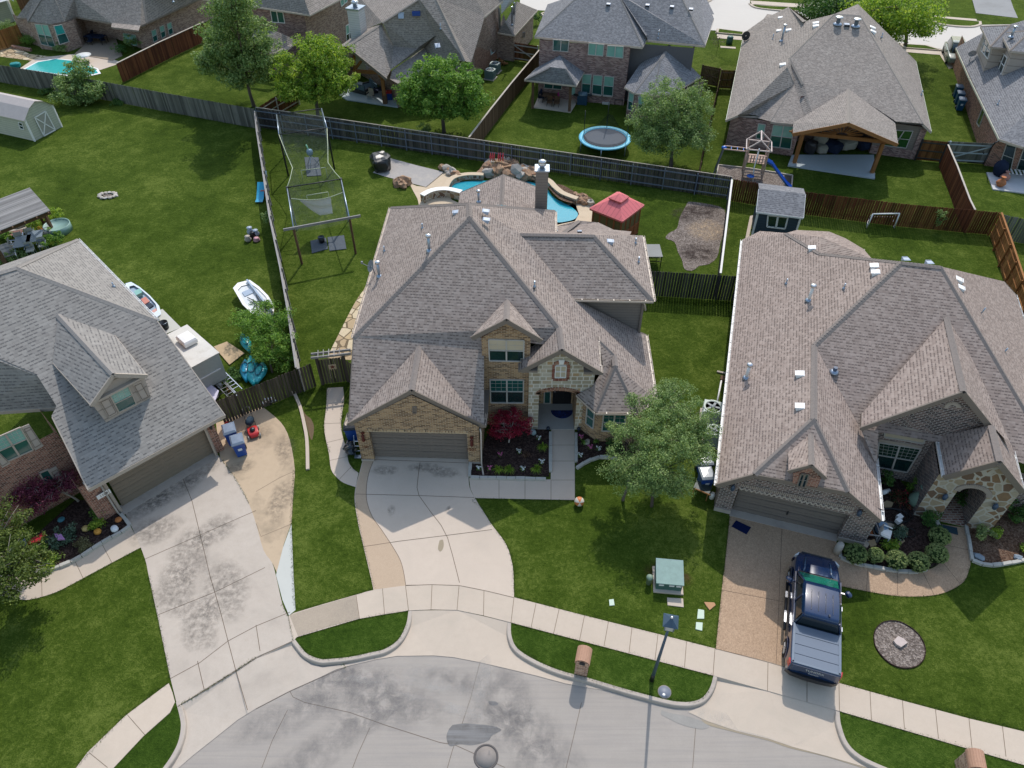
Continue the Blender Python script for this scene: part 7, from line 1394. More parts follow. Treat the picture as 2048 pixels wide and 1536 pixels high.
def mailbox(label,px,rz,face=True):
 p=P(*px,0); T=thing('brick_mailbox',label,'mailbox',p,rz=rz); W,D=.52,.62; h=1.05; m=MB(); out=[Vector((-W/2,0,0)),Vector((W/2,0,0)),Vector((W/2,0,h))]+[Vector((W/2*math.cos(a),0,h+W/2*math.sin(a))) for a in[math.pi*k/10 for k in range(1,10)]]+[Vector((-W/2,0,h))]
 m.prism(out[::-1],vec=Vector((0,D,0))); m.build('pillar',bm_,T,local=True)
 c=MB()
 for k in range(11):
  a=math.pi*(k+.5)/11
  for y in(.0,.31,.62)[:3]:
   pass
  c.box((W/2*1.03*math.cos(a),D/2,h+W/2*1.03*math.sin(a)),(.05,D+.04,.145),rot=Matrix.Rotation(-(a-0),3,'Y'))
 c.build('arched_brick_cap',plain('salmon_brick',(.42,.25,.17),.85,.2,var=.35,sc=12),T,local=True)
 MB().prism([Vector((-.11,-.012,.98)),Vector((.11,-.012,.98)),Vector((.11,-.012,1.12)),Vector((.06,-.012,1.2)),Vector((-.06,-.012,1.2)),Vector((-.11,-.012,1.12))],vec=Vector((0,-.02,0))).build('letter_door',M['black'],T,local=True); return T
mailbox('brick mailbox pillar with rounded top between sidewalk and kerb',(1161,1351),R_(-14)); mailbox('brick mailbox pillar at the very bottom right edge',(1930,1560),R_(-14))
p=P(1975,1545,.9); T=thing('street_sign','dark green sign beside the bottom right mailbox','sign',setz(p,0)); MB().box(p,(.30,.04,.34),rz=R_(35)).build('panel',plain('sign_green',(.01,.06,.04),.4,.4),T); MB().beam(setz(p,0),p,.04).build('post',M['galv'],T)
# transformer and utility covers
p=P(1336,1182,0); T=thing('transformer_box','green utility transformer box with a worn pale top in the middle lawn','utility box',p,rz=R_(-6)); gm=plain('utility_green',(.055,.13,.11),.5,.4,var=.3); m=MB(); m.prism([Vector((-.56,-.02,.1)),Vector((.56,-.02,.1)),Vector((.56,-.02,.62)),Vector((.56,.35,.72)),Vector((-.56,.35,.72)),Vector((-.56,-.02,.62))][:0] or [Vector((-.56,0,.08)),Vector((-.56,0,.60)),Vector((-.56,1.05,.78)),Vector((-.56,1.05,.08))],vec=Vector((1.12,0,0))); m.build('cabinet',gm,T,local=True)
MB().prism([Vector((-.60,-.05,.60)),Vector((-.60,1.10,.79)),Vector((-.60,1.10,.83)),Vector((-.60,-.05,.64))],vec=Vector((1.20,0,0))).build('lid',plain('chalky_green_lid',(.24,.34,.30),.6,.3,var=.35,sc=4),T,local=True); MB().box((0,.5,.04),(1.3,1.3,.08)).build('pad',M['conc'],T,local=True)
for x in(-.35,.1,.40): MB().box((x,-.012,.45),(.22,.02,.10)).build('label_plate',M['white'],T,local=True)
soft(bpy.data.objects['lawn'],1335,1150,1.1,.9,0,.006,soft_mat('bare_earth_ring',(.10,.05,.03),.9,3))
p=P(1297,1166,0); T=thing('utility_pedestal','small grey green capped pedestal left of the transformer box','utility pedestal',p); MB().lathe(p,[(.12,0),(.12,.40),(.15,.41),(.15,.50),(.10,.56),(.01,.58)],14).build('body',plain('pedestal_green',(.20,.27,.20),.5,.4),T)
def cover(label,pts,mat,th=.04,name='utility_cover'): return tag(MB().prism([P(x,y,0) for x,y in pts],th).build(name,mat),label,'utility cover')
cover('single small white utility cover left of the transformer box',[(1218,1200),(1227,1199),(1229,1211),(1219,1212)],plain('pale_green_cover',(.50,.60,.48),.6,.3,var=.1)); cover('pale concrete utility lid below the transformer box',[(1334,1196),(1366,1198),(1367,1215),(1335,1211)],M['walk']); pg=plain('pale_green_cover',(.50,.60,.48),.6,.3,var=.1); cover('upper of two white utility covers near the right driveway',[(1396,1219),(1408,1221),(1408,1238),(1394,1238)],pg); cover('lower of two white utility covers near the right driveway',[(1392,1245),(1405,1246),(1404,1262),(1391,1259)],pg)
cover('flat tan stepping stone beside the white utility covers',[(1408,1205),(1428,1206),(1431,1211),(1419,1221),(1412,1212)],plain('tan_stone',(.45,.25,.13),.8,.2),.05,'stepping_stone')
p=P(1329,1384,0); T=thing('water_meter_lid','round blue grey meter lid in the verge beside the street lamp','meter lid',p); MB().lathe(p,[(.27,0),(.27,.02),(.24,.02)],20).build('ring',plain('dusty_ring',(.25,.22,.18),.9,.1),T); MB().lathe(p,[(.25,.01),(.24,.03),(.0,.035)],20).build('lid',plain('lid_blue_grey',(.16,.18,.22),.5,.4),T); MB().lathe(p+Vector((-.05,-.12,.03)),[(.06,0),(.06,.01),(.0,.012)],12).build('cap',M['white'],T)
p=P(1158,1009,0); T=thing('beach_ball','orange and white striped ball on the lawn beside the front walk','ball',p+Vector((0,0,.24)));
for k in range(6):
 m=MB(); rows=[[Vector((.24*math.sin(a)*math.cos(k*math.pi/3+b*math.pi/9),.24*math.sin(a)*math.sin(k*math.pi/3+b*math.pi/9),.24*math.cos(a))) for b in range(4)] for a in[math.pi*j/12 for j in range(13)]]; m.grid([[Matrix.Rotation(.9,3,'X')@q for q in r] for r in rows]); m.build('panel',plain('ball_orange',(.55,.18,.06),.5,.4) if k%2 else plain('ball_cream',(.65,.60,.50),.5,.4),T,local=True)
# tree ring with plaque stone
sheet('mulch_ring',cr([(1780,1242),(1762,1247),(1749,1263),(1748,1285),(1755,1302),(1770,1320),(1790,1333),(1812,1337),(1832,1333),(1846,1320),(1850,1303),(1846,1285),(1835,1268),(1818,1254),(1798,1244),(1780,1242)],2)[:-1],.02,M['mulch_g'],'round grey mulch ring in the lawn right of the pickup')
m=MB(); q=[P(x,y,0) for x,y in cr([(1780,1242),(1762,1247),(1749,1263),(1748,1285),(1755,1302),(1770,1320),(1790,1333),(1812,1337),(1832,1333),(1846,1320),(1850,1303),(1846,1285),(1835,1268),(1818,1254),(1798,1244),(1780,1242)],3)]
for a,b2 in zip(q,q[1:]): m.beam(up(a,.02),up(b2,.02),.03,.09)
tag(m.build('ring_edging',M['mulch']),'thin dark edging round the grey mulch ring','garden edging')
tag(MB().prism([P(1785,1284,0),P(1794,1275,0),P(1805,1280,0),P(1813,1288,0),P(1800,1297,0),P(1790,1291,0)],.14).build('stone_block',plain('pinkish_white_stone',(.50,.42,.38),.8,.2,var=.3,sc=8)),'pale square stone in the middle of the mulch ring','stone')
# door mats
def disc(name,label,c,r,a0,a1,mat,th=.02):
 m=MB(); m.prism([c+Vector((r*math.cos(a0+(a1-a0)*k/20),r*math.sin(a0+(a1-a0)*k/20),0)) for k in range(21)],th); return tag(m.build(name,mat),label,'door mat')
disc('door_mat','half round blue patterned mat in front of the middle front door',P(1123.5,821,.055),.60,math.pi,2*math.pi,stone_mat('blue_mat_pattern',[(.01,.02,.10),(.02,.05,.22),(.015,.02,.06)],(.01,.015,.05),sc=9,edge=.08))
tag(MB().prism([P(1472,1041,.02),P(1502,1055,.02),P(1493,1069,.02),P(1463,1053,.02)],.02).build('door_mat',plain('navy_mat',(.006,.012,.055),.9,.1,var=.4,sc=30)),'small navy mat on the right aggregate driveway','door mat')
tag(MB().prism([P(1877,1048,.03),P(1914,1056,.03),P(1916,1070,.03),P(1883,1061,.03)],.02).build('door_mat',plain('teal_grey_mat',(.03,.055,.07),.9,.1,var=.4,sc=30)),'dark teal mat before the stone porch','door mat')
# wheelie bins
def bin_(label,p,rz,col,lid,group=None):
 T=thing('wheelie_bin',label,'wheelie bin',p,rz=rz,group=group); m=MB(); m.grid([[Vector((x*a,y*b,z)) for x,y in((-1,-1),(1,-1),(1,1),(-1,1))] for a,b,z in((.24,.28,.06),(.29,.35,.95),(.32,.38,.96),(.32,.38,1.02))],True,False,True); m.build('body',col,T,local=True)
 m=MB(); m.grid([[Vector((x*a,y*b+o,z)) for x,y in((-1,-1),(1,-1),(1,1),(-1,1))] for a,b,o,z in((.33,.40,0,1.02),(.33,.40,0,1.06),(.25,.30,0,1.13),(.05,.1,0,1.14))],True,False,True); m.build('lid',lid,T,local=True); MB().tube([(-.26,.42,.98),(.26,.42,.98)],.02,6).build('handle',M['blackp'],T,local=True)
 for x in(-.27,.27):
  m=MB(); m.grid([[Vector((x+w_,.30+r*math.cos(t*math.pi/6),.12+r*math.sin(t*math.pi/6))) for t in range(12)] for w_,r in((-.03,.01),(-.03,.12),(.03,.12),(.03,.01))],True,True); m.build('wheel',M['blackp'],T,local=True)
 MB().prism([Vector((-.10,-.345,.55)),Vector((.10,-.345,.55)),Vector((.10,-.36,.72)),Vector((-.10,-.36,.72))],vec=Vector((0,-.008,0))).build('sticker',plain('bin_print',(.55,.60,.68),.5,.4),T,local=True)
bb=M['bluebin']; bl=M['binlid']; gw=plain('glossy_pale_lid',(.38,.42,.46),.22,.6)
bin_('blue wheelie bin nearer the left driveway, beside the red mower',P(484,906,0),R_(25),bb,bl,'bins beside the left garage'); bin_('grey lidded blue bin tucked behind another at the left garage',P(468,884,0),R_(25),bb,bl,'bins beside the left garage')
bin_('blue bin with yellow label at the middle garage side wall',P(709,878,0),R_(95),bb,M['blackp'])
bin_('blue bin with shiny lid between right garage wall and tree, farther one',P(1404,945,0),R_(5),bb,gw,'bins beside the right garage'); bin_('blue bin with shiny lid between right garage wall and tree, nearer one',P(1406,973,0),R_(5),bb,gw,'bins beside the right garage')
for k,(x,y,l) in enumerate([(1911,194,'farthest of three blue bins beside the far right brick wall'),(1914,207,'middle one of three blue bins beside the far right brick wall'),(1917,220,'nearest of three blue bins beside the far right brick wall')]): bin_(l,P(x,y,0),R_(-17),plain('teal_blue_bin',(.01,.07,.16),.4,.4),bl,'bins beside the far right house')
p=P(703,905,0); T=thing('refuse_bag','black refuse bag against the middle garage wall','refuse bag',p); MB().rock(p+Vector((0,0,.35)),(.34,.34,.38),seed=9,sub=3,rough=.3).build('bag',plain('black_bag_plastic',(.012,.018,.026),.25,.6),T)
p=P(717,908,0); T=thing('hand_truck','small grey hand truck leaning on the middle garage wall','hand truck',p); m=MB()
for x in(-.15,.15): m.tube([p+Vector((x,-.1,.05)),p+Vector((x+.05,.2,1.2))],.022,6)
for z in(.25,.55,.85): m.beam(p+Vector((-.14,-.05+z*.2,z)),p+Vector((.18,-.05+z*.2,z)),.03)
m.build('frame',M['galv'],T); MB().box(p+Vector((0,-.2,.03)),(.34,.22,.02)).build('toe_plate',M['galv'],T)
# AC condensers
def ac(label,p,rz=0,s=1.0,mt=None,group=None,h=.8):
 T=thing('air_conditioner',label,'air conditioner',p,rz=rz,group=group); m=MB(); m.box((0,0,h/2+.08),(.82*s,.82*s,h));
 for z in np.arange(.18,h,.09):
  for sx,sy,l in((0,-.415*s,0),(0,.415*s,0),(-.415*s,0,1),(.415*s,0,1)): m.box((sx,sy,z),(.7*s,.02,.03) if l==0 else (.02,.7*s,.03))
 m.build('cabinet',mt or plain('ac_green_grey',(.12,.18,.18),.5,.4),T,local=True); m=MB(); m.lathe((0,0,h+.08),[(.44*s,0),(.44*s,.03),(.36*s,.035),(.34*s,.0)],24); m.build('fan_ring',plain('ac_pale_top',(.50,.56,.50),.5,.4),T,local=True); m=MB(); m.lathe((0,0,h+.05),[(.34*s,.0),(.01,.0)],24); m.build('fan_well',M['darkmetal'],T,local=True)
 m=MB(); m.lathe((0,0,h+.07),[(.12*s,0),(.11*s,.06),(.01,.07)],14)
 for k in range(5): a=k*1.2566; m.beam((0,0,h+.09),(.31*s*math.cos(a),.31*s*math.sin(a),h+.08),.12,.01)
 m.build('fan',plain('fan_grey',(.20,.23,.24),.5,.4),T,local=True); MB().box((0,0,.04),(1.0*s,1.0*s,.08)).build('pad',M['kerb'],T,local=True)
ac('large pale air conditioner beside the right house wall, under the tree',P(1420,836,0),R_(-15),1.15,plain('ac_pale',(.40,.46,.42),.5,.4)); ac('air conditioner nearer the yard gate of the chimney house',P(981,157,0),R_(-20),1.1,None,'air conditioners behind the chimney house'); ac('air conditioner closer to the firewood pile of the chimney house',P(990,144,0),R_(-20),1.1,None,'air conditioners behind the chimney house')
ac('small pale condenser half hidden by leaves beside the right house',P(1421,885,0),R_(-15),.9,plain('ac_pale',(.40,.46,.42),.5,.4),None,.9)
sheet('slab',[(1500,432),(1507,430),(1497,480),(1490,480)],.03,M['walk'],'narrow white slab beside the slate blue shed')
# hose box etc at right garage side
p=P(1401,990,0); T=thing('work_table','small dark folding table with a wooden edge beside the right garage','table',p,rz=R_(-30)); MB().box((0,0,.6),(.8,.5,.04)).build('top',plain('slate_top',(.05,.07,.07),.5,.4),T,local=True); MB().box((.1,-.26,.6),(.8,.04,.06)).build('edge',M['timber'],T,local=True)
for x in(-.35,.35):
 for y in(-.2,.2): MB().beam((x,y,0),(x,y,.6),.04).build('leg',M['timber'],T,local=True)
p=P(1423,996,0); T=thing('white_canister','white canister against the right garage corner','canister',p); MB().lathe(p,[(.12,0),(.13,.3),(.09,.38),(.05,.40)],14).build('body',M['white'],T)
p=P(1436,838,0)
T=thing('downspout_pipe','long white drain pipe lying along the right house side','pipe',P(1436,790,0)); MB().tube([P(1443,760,.1),P(1434,806,.1)],.05,8).build('tube',M['white'],T); MB().box(P(1445,757,.1),(.25,.35,.16),rz=R_(-15)).build('end_box',M['timber_b'],T)
p=P(1440,744,.1); tag(MB().beam(P(1434,743,.05),P(1452,747,.05),.12,.08).build('timber_offcut',M['fence_pale']),'short pale timber piece on grass by the right house','timber')
# ladder-like bits: mower
p=P(508,868,0); T=thing('lawn_mower','red push lawn mower standing on the tan pad','lawn mower',p,rz=R_(-65)); m=MB(); loft(m,[rsec(-.38,.20,.12,.24,.04),rsec(-.25,.27,.10,.30,.05),rsec(.2,.27,.10,.30,.05),rsec(.38,.18,.12,.22,.04)]); m.build('deck',M['red'],T,local=True); MB().lathe((0,0,.28),[(.14,0),(.14,.12),(.09,.17),(.01,.18)],14).build('engine',M['blackp'],T,local=True)
for x,y in((-.3,-.3),(-.3,.3),(.3,-.3),(.3,.3)):
 m=MB(); m.grid([[Vector((x+r*math.cos(t*math.pi/6),y+w_,.11+r*math.sin(t*math.pi/6))) for t in range(12)] for w_,r in((-.025,.01),(-.025,.11),(.025,.11),(.025,.01))],True,True); m.build('wheel',plain('mower_wheel',(.30,.30,.28),.6,.3),T,local=True)
m=MB()
for y in(-.22,.22): m.tube([(-.35,y,.2),(-.85,y*.9,.75),(-1.1,y*.8,1.0)],.014,6)
m.tube([(-1.1,-.18,1.0),(-1.1,.18,1.0)],.014,6); m.build('push_handle',M['blackp'],T,local=True); MB().rock((-.62,0,.42),(.28,.2,.22),seed=4,sub=2,rough=.1,sq=.8).build('grass_bag',plain('dark_bag_fabric',(.03,.05,.07),.8,.2),T,local=True)
p=P(458,856,0); T=thing('fuel_can','red fuel can behind the bins at the left garage','fuel can',p); MB().rock(p+Vector((0,0,.2)),(.2,.14,.2),seed=3,sub=2,rough=.04,sq=.6).build('body',M['red'],T); MB().tube([p+Vector((.05,0,.38)),p+Vector((.2,0,.5))],.025,6).build('spout',M['black'],T)
p=P(536,808,0); T=thing('scrap_pile','small heap of grey metal strips at the foot of the brown fence','scrap heap',p); rnd=random.Random(3)
for k in range(6): MB().beam(p+Vector((rnd.uniform(-.5,0),rnd.uniform(-.2,.2),.06+.04*k)),p+Vector((rnd.uniform(0,.5),rnd.uniform(-.1,.4),.10+.04*k)),.12,.02).build('strip',M['weathered'] if k%2 else M['galv'],T)
# ================================================================ VEGETATION
def leafmesh(name,cl,mat,parent,per,size,seed,spread,up=.5,aspect=.55,droop=0.0):
 """cl: (n,4) clump centres + radius; each clump gets PER small leaf quads"""
 rs=np.random.RandomState(seed); cl=np.array(cl,float); N=len(cl)*per; c=np.repeat(cl[:,:3],per,0); r=np.repeat(cl[:,3],per); d=rs.normal(size=(N,3)); d/=np.linalg.norm(d,axis=1)[:,None]+1e-9
 rad=r*rs.uniform(.25,1,N)**.6; p=c+d*rad[:,None]*np.array([1,1,.75]); n=d*.6+rs.normal(size=(N,3))*.55+np.array([0,0,up]); n/=np.linalg.norm(n,axis=1)[:,None]; a=np.cross(n,rs.normal(size=(N,3))); a/=np.linalg.norm(a,axis=1)[:,None]; b=np.cross(n,a)
 s=size*rs.uniform(.6,1.3,N)[:,None]; a=a*s; b=b*s*aspect; off=np.array(parent.location) if parent is not None else np.zeros(3); p=p-off
 p=p+0; v=np.stack([p-a*.5,p+b*.5-n*s*.08,p+a*.5,p-b*.5-n*s*.08],1).reshape(-1,3)
 me=bpy.data.meshes.new(name); me.vertices.add(4*N); me.vertices.foreach_set('co',v.ravel()); me.loops.add(4*N); me.loops.foreach_set('vertex_index',np.arange(4*N,dtype=np.int32)); me.polygons.add(N); me.polygons.foreach_set('loop_start',np.arange(0,4*N,4,dtype=np.int32)); me.polygons.foreach_set('loop_total',np.full(N,4,dtype=np.int32)); me.update(); me.validate(); me.materials.append(mat)
 o=bpy.data.objects.new(name,me); SC.collection.objects.link(o); o.parent=parent; return o
def clumps(blobs,n,seed,rc,inner=.45):
 rs=np.random.RandomState(seed); out=[]; vol=[b[3]*b[4]*b[5] for b in blobs]; tv=sum(v**.67 for v in vol)
 for b,v in zip(blobs,vol):
  for _ in range(max(3,int(n*v**.67/tv))):
   d=rs.normal(size=3); d/=np.linalg.norm(d); k=rs.uniform(inner,1.02)
   if d[2]<-.3: k*=.8
   out.append((b[0]+d[0]*b[3]*k,b[1]+d[1]*b[4]*k,max(.15,b[2]+d[2]*b[5]*k),rc*rs.uniform(.6,1.35)))
 return out
def tree(name,label,base,blobs,leaf,n=160,per=60,size=.16,rc=.55,trunk=.16,seed=1,bark=None,cat='tree',stems=None,limbs=7,up=.5,group=None,aspect=.55,inner=.45):
 T=thing(name,label,cat,base,group=group); cl=clumps(blobs,n,seed,rc,inner); rnd=random.Random(seed); bark=bark or M['bark']
 stems=stems or [base]; m=MB(); c=Vector((sum(b[0] for b in blobs)/len(blobs),sum(b[1] for b in blobs)/len(blobs),sum(b[2] for b in blobs)/len(blobs))); zt=min(b[2]-b[5]*.55 for b in blobs); zt=max(zt,.35)
 for s in stems:
  fk=s.lerp(Vector((c.x,c.y,0)),.35)+Vector((0,0,zt)); m.tube([s-Vector((0,0,.1)),s+Vector((0,0,.15)),s.lerp(fk,.5)+Vector((rnd.uniform(-.08,.08),rnd.uniform(-.08,.08),0)),fk],[trunk*1.35,trunk*1.05,trunk*.9,trunk*.75],8)
 m.build('trunk',bark,T)
 for k,b in enumerate(blobs):
  s=min(stems,key=lambda q:(q.x-b[0])**2+(q.y-b[1])**2); fk=s.lerp(Vector((c.x,c.y,0)),.35)+Vector((0,0,zt)); bc=Vector(b[:3]); m=MB(); md=fk.lerp(bc,.5)+Vector((rnd.uniform(-.2,.2),rnd.uniform(-.2,.2),.1)); m.tube([fk,md,bc],[trunk*.6,trunk*.42,trunk*.25],6)
  for j in range(limbs):
   d=Vector((rnd.gauss(0,1),rnd.gauss(0,1),rnd.gauss(.3,.7))).normalized(); e=bc+Vector((d.x*b[3],d.y*b[4],d.z*b[5]))*.85; st=md.lerp(bc,rnd.random()); m.tube([st,st.lerp(e,.5)+Vector((0,0,rnd.uniform(0,.2))),e],[trunk*.22,trunk*.14,trunk*.05],5)
  m.build('limb',bark,T)
 leafmesh('crown',cl,leaf,T,per,size,seed,1,up,aspect); return T
def B(x,y,z,rx,ry=None,rz=None): k=1.16 if y<300 else 1.05; p=P(x,y,z); return (p.x,p.y,p.z,rx*k,(ry or rx)*k,(rz or rx*.8)*k)
lf_oak=leaf_mat('grey_green_leaf',(0.082,0.146,0.044),(0.190,0.285,0.094),(0.363,0.446,0.165),.3); lf_g=leaf_mat('fresh_green_leaf',(0.046,0.126,0.016),(0.126,0.262,0.038),(0.300,0.440,0.084)); lf_y=leaf_mat('yellow_green_leaf',(0.068,0.157,0.016),(0.196,0.324,0.038),(0.484,0.566,0.084),.4,5); lf_d=leaf_mat('dark_green_leaf',(0.019,0.065,0.013),(0.056,0.138,0.029),(0.138,0.244,0.056),.25,9); lf_w=leaf_mat('grey_willow_leaf',(0.073,0.140,0.041),(0.176,0.271,0.085),(0.351,0.450,0.169),.3,3)
lf_red=leaf_mat('crimson_leaf',(0.084,0.005,0.014),(0.300,0.014,0.042),(0.600,0.066,0.120),.4,2); lf_pur=leaf_mat('purple_leaf',(0.049,0.008,0.025),(0.168,0.031,0.070),(0.420,0.126,0.182),.3,4)
tree('oak_tree','airy grey green tree with two leaning stems on the middle front lawn','' or P(1246,1000,0),[B(1290,925,3.3,1.6,1.4,.9),B(1370,890,3.6,1.35,1.3,.9),B(1300,870,3.9,1.5,1.3,.8),B(1385,835,3.9,1.15,1.2,.7),B(1325,815,4.2,1.25,1.2,.7),B(1238,935,3.0,.8,.8,.5),B(1245,868,3.6,.55,.5,.3),B(1222,855,3.5,.45,.4,.25),B(1345,950,2.9,1.1,.9,.6),B(1400,900,3.3,.8,1.0,.6),B(1270,800,4.2,.55,.6,.3),B(1350,780,4.3,.9,.9,.4),B(1265,965,2.5,.7,.6,.5),B(1310,970,2.4,.8,.6,.5),B(1355,975,2.4,.9,.6,.5)],lf_oak,n=520,per=120,size=.085,rc=.34,trunk=.075,seed=3,bark=M['bark'],stems=[P(1246,1000,0),P(1303,1012,0)],limbs=9,inner=.25,aspect=.5)
tree('maple_tree','green leafed tree cut by the lower left edge beside the front walk',P(-25,1230,0),[B(0,1050,2.6,1.1,1.2,.9),B(30,1110,2.5,1.2,1.1,.9),B(60,1150,2.2,.9,.7,.6),B(-20,1160,2.6,1.4,1.2,1.0),B(85,1120,2.0,.6,.5,.4),B(15,1185,1.9,.8,.5,.4)],leaf_mat('olive_leaf',(.03,.055,.008),(.09,.13,.025),(.20,.25,.06),.35,7),n=170,per=90,size=.11,rc=.34,trunk=.09,seed=5,bark=M['bark_p'],inner=.3)
tree('elm_tree','tall light green tree behind the grey fence at top left',P(508,213,0),[B(480,130,3.6,2.6,2.4,1.8),B(450,90,5.6,2.2,2.2,1.8),B(490,70,6.6,2.4,2.2,1.9),B(470,30,8.6,1.9,2.0,1.7),B(462,5,10,1.4,1.4,1.2),B(520,110,4.8,1.8,1.8,1.4),B(425,120,4.0,1.3,1.4,1.0)],lf_w,n=412,per=94,size=0.216,rc=.6,trunk=.17,seed=7)
tree('maple_tree','round yellow green tree directly behind the batting cage',P(636,230,0),[B(630,165,3.2,2.7,2.5,1.6),B(600,140,4.2,2.0,2.0,1.4),B(655,120,5.0,2.1,2.0,1.4),B(630,100,5.6,1.8,1.8,1.2),B(675,165,3.6,1.5,1.6,1.1),B(585,180,2.8,1.4,1.5,1.0)],lf_y,n=412,per=101,size=0.184,rc=.5,trunk=.16,seed=9)
tree('maple_tree','broad round dark green tree beside the timber patio of the chimney house',P(888,265,0),[B(880,200,2.9,3.0,2.7,1.5),B(845,180,3.8,2.0,2.0,1.3),B(915,170,4.2,2.2,2.2,1.4),B(880,150,4.8,2.2,2.0,1.2),B(935,205,3.0,1.7,1.8,1.1),B(825,200,3.0,1.3,1.4,1.0)],lf_g,n=450,per=101,size=0.184,rc=.5,trunk=.17,seed=11)
tree('willow_tree','grey green feathery tree between trampoline and play set fence line',P(1342,333,0),[B(1340,260,2.8,2.7,2.5,1.6),B(1300,240,3.4,1.6,1.6,1.3),B(1375,235,3.6,1.9,1.8,1.4),B(1335,200,5.0,1.9,1.8,1.3),B(1385,195,4.8,1.2,1.3,1.0),B(1300,275,2.4,1.3,1.4,1.0),B(1395,270,2.6,1.3,1.4,1.0)],lf_w,n=450,per=114,size=0.130,rc=.5,trunk=.15,seed=13)
tree('maple_tree','large green tree beside the rear street at top right',P(1810,92,0),[B(1780,40,3.6,3.6,3.2,2.0),B(1750,25,4.6,2.6,2.4,1.8),B(1820,35,4.4,3.0,2.8,1.8),B(1790,10,6,3.2,2.6,1.8),B(1850,50,3.2,1.6,1.7,1.1)],lf_y,n=330,per=55,size=.24,rc=.75,trunk=.2,seed=15)
tree('elm_tree','darker green tree behind the peak of the patio house roof',P(1665,42,0),[B(1660,20,3.4,3.0,2.8,1.9),B(1690,15,4,2.4,2.4,1.7),B(1640,14,3,2.0,2.0,1.5)],lf_d,n=220,per=50,size=.24,rc=.75,trunk=.2,seed=17)
tree('fence_bush','big leafy bush growing over the grey fence by the turquoise pool',P(165,205,0),[B(155,185,1.0,2.1,1.6,1.0),B(135,165,1.8,1.2,1.1,.8),B(160,140,2.6,1.4,1.2,.9),B(185,180,1.2,1.2,1.2,.9)],lf_w,n=150,per=60,size=.20,rc=.45,trunk=.07,seed=19,cat='bush')
tree('shrub_tree','bushy green shrub tree over the boat and kayaks at the bleached fence',P(545,745,0),[B(545,690,1.3,1.3,1.3,.9),B(515,650,1.8,1.2,1.2,.8),B(550,640,1.8,1.0,1.1,.8),B(480,635,1.3,.7,.7,.5),B(560,715,1.0,.8,.8,.7),B(530,610,1.4,.8,.6,.5)],lf_g,n=210,per=75,size=.11,rc=.33,trunk=.06,seed=21)
tree('japanese_maple','small crimson red tree beside the middle front porch',P(1018,885,0),[B(1020,850,.95,1.0,.85,.42),B(1005,835,1.2,.7,.6,.35),B(1045,850,1.0,.65,.7,.35),B(1000,865,.7,.6,.5,.3),B(1030,828,1.4,.6,.5,.3)],lf_red,n=120,per=85,size=.075,rc=.22,trunk=.045,seed=23,bark=M['bark_p'],limbs=10,inner=.3)
tree('japanese_maple','purple leaved tree in front of the red brick house at left',P(157,1003,0),[B(100,985,1.5,.95,.8,.4),B(60,975,1.9,.9,.8,.4),B(30,990,1.9,.9,.8,.4),B(135,960,1.7,.7,.6,.35),B(75,1010,1.2,.8,.5,.3),B(60,945,2.3,.6,.6,.3)],lf_pur,n=150,per=75,size=.085,rc=.26,trunk=.055,seed=25,bark=M['bark_p'],limbs=10,inner=.25)
tree('sapling','thin young tree in front of the red fence',P(1877,455,0),[B(1880,440,.9,.35,.35,.45),B(1884,428,1.5,.28,.28,.3)],lf_oak,n=26,per=28,size=.10,rc=.17,trunk=.02,seed=27,limbs=4)
tree('crepe_myrtle','bare brown small tree beside the two-storey house at rear',P(1436,95,0),[B(1432,80,1.4,1.0,.8,.7)],leaf_mat('sparse_brown_leaf',(.08,.05,.03),(.14,.09,.06),(.2,.14,.1),.1,1),n=16,per=10,size=.12,rc=.3,trunk=.035,seed=29,limbs=14)
# distant shrubs and bed plants
def shrub(label,x,y,r,h,leaf,seed,per=70,size=.10,name='shrub',n=None,group=None):
 p=P(x,y,0); T=thing(name,label,'shrub',p,group=group); leafmesh('foliage',clumps([(p.x,p.y,h*.5,r,r,h*.5)],n or max(8,int(26*r)),seed,.22 if r<1.2 else .35,.2),leaf,T,per,size,seed,1,.5); MB().tube([p,p+Vector((0,0,h*.6))],[.03,.015],5).build('stem',M['bark'],T); return T
def clipped(label,x,y,r,h,leaf,seed):
 p=P(x,y,0); T=thing('clipped_bush',label,'bush',p,group='clipped round bushes'); r*=.86; rs=np.random.RandomState(seed); MB().rock(p+Vector((0,0,h*.5)),(r*.88,r*.88,h*.46),seed=seed,sub=3,rough=.05).build('core',plain('bush_core',(.018,.035,.010),.9,.1),T); cl=[]
 for _ in range(190):
  d=rs.normal(size=3); d/=np.linalg.norm(d); d[2]=abs(d[2]) if rs.rand()<.75 else d[2]; cl.append((p.x+d[0]*r*.9,p.y+d[1]*r*.9,max(.1,h*.5+d[2]*h*.47),.055))
 leafmesh('foliage',cl,leaf,T,40,.045,seed,1,.3,.7); return T
lf_box=leaf_mat('boxwood_leaf',(0.075,0.132,0.044),(0.195,0.264,0.084),(0.450,0.480,0.192),.15,11)
for k,(x,y,r,h,l) in enumerate([(1705,1118,.62,.85,'leftmost clipped round bush beside the garage pier of the right house'),(1745,1120,.42,.75,'smallest clipped round bush, second from the left of the curved row'),(1786,1130,.56,.85,'third clipped round bush from the left in the curved row'),(1829,1134,.58,.85,'fourth clipped round bush at the bottom bend of the curved row'),(1866,1118,.60,.85,'fifth clipped round bush at the right bend of the curved row'),(1872,1084,.58,.85,'topmost clipped round bush nearest the teal doormat')]): clipped(l,x,y,r,h,lf_box,30+k)
shrub('rounded dark shrub left of the stone porch arch',1853,1052,.55,.9,lf_d,40); shrub('bright green shrub just right of the stone porch pier',1960,1072,.55,.8,lf_box,41); shrub('yellow green low shrub beside the one right of the porch pier',1988,1070,.38,.55,lf_y,42)
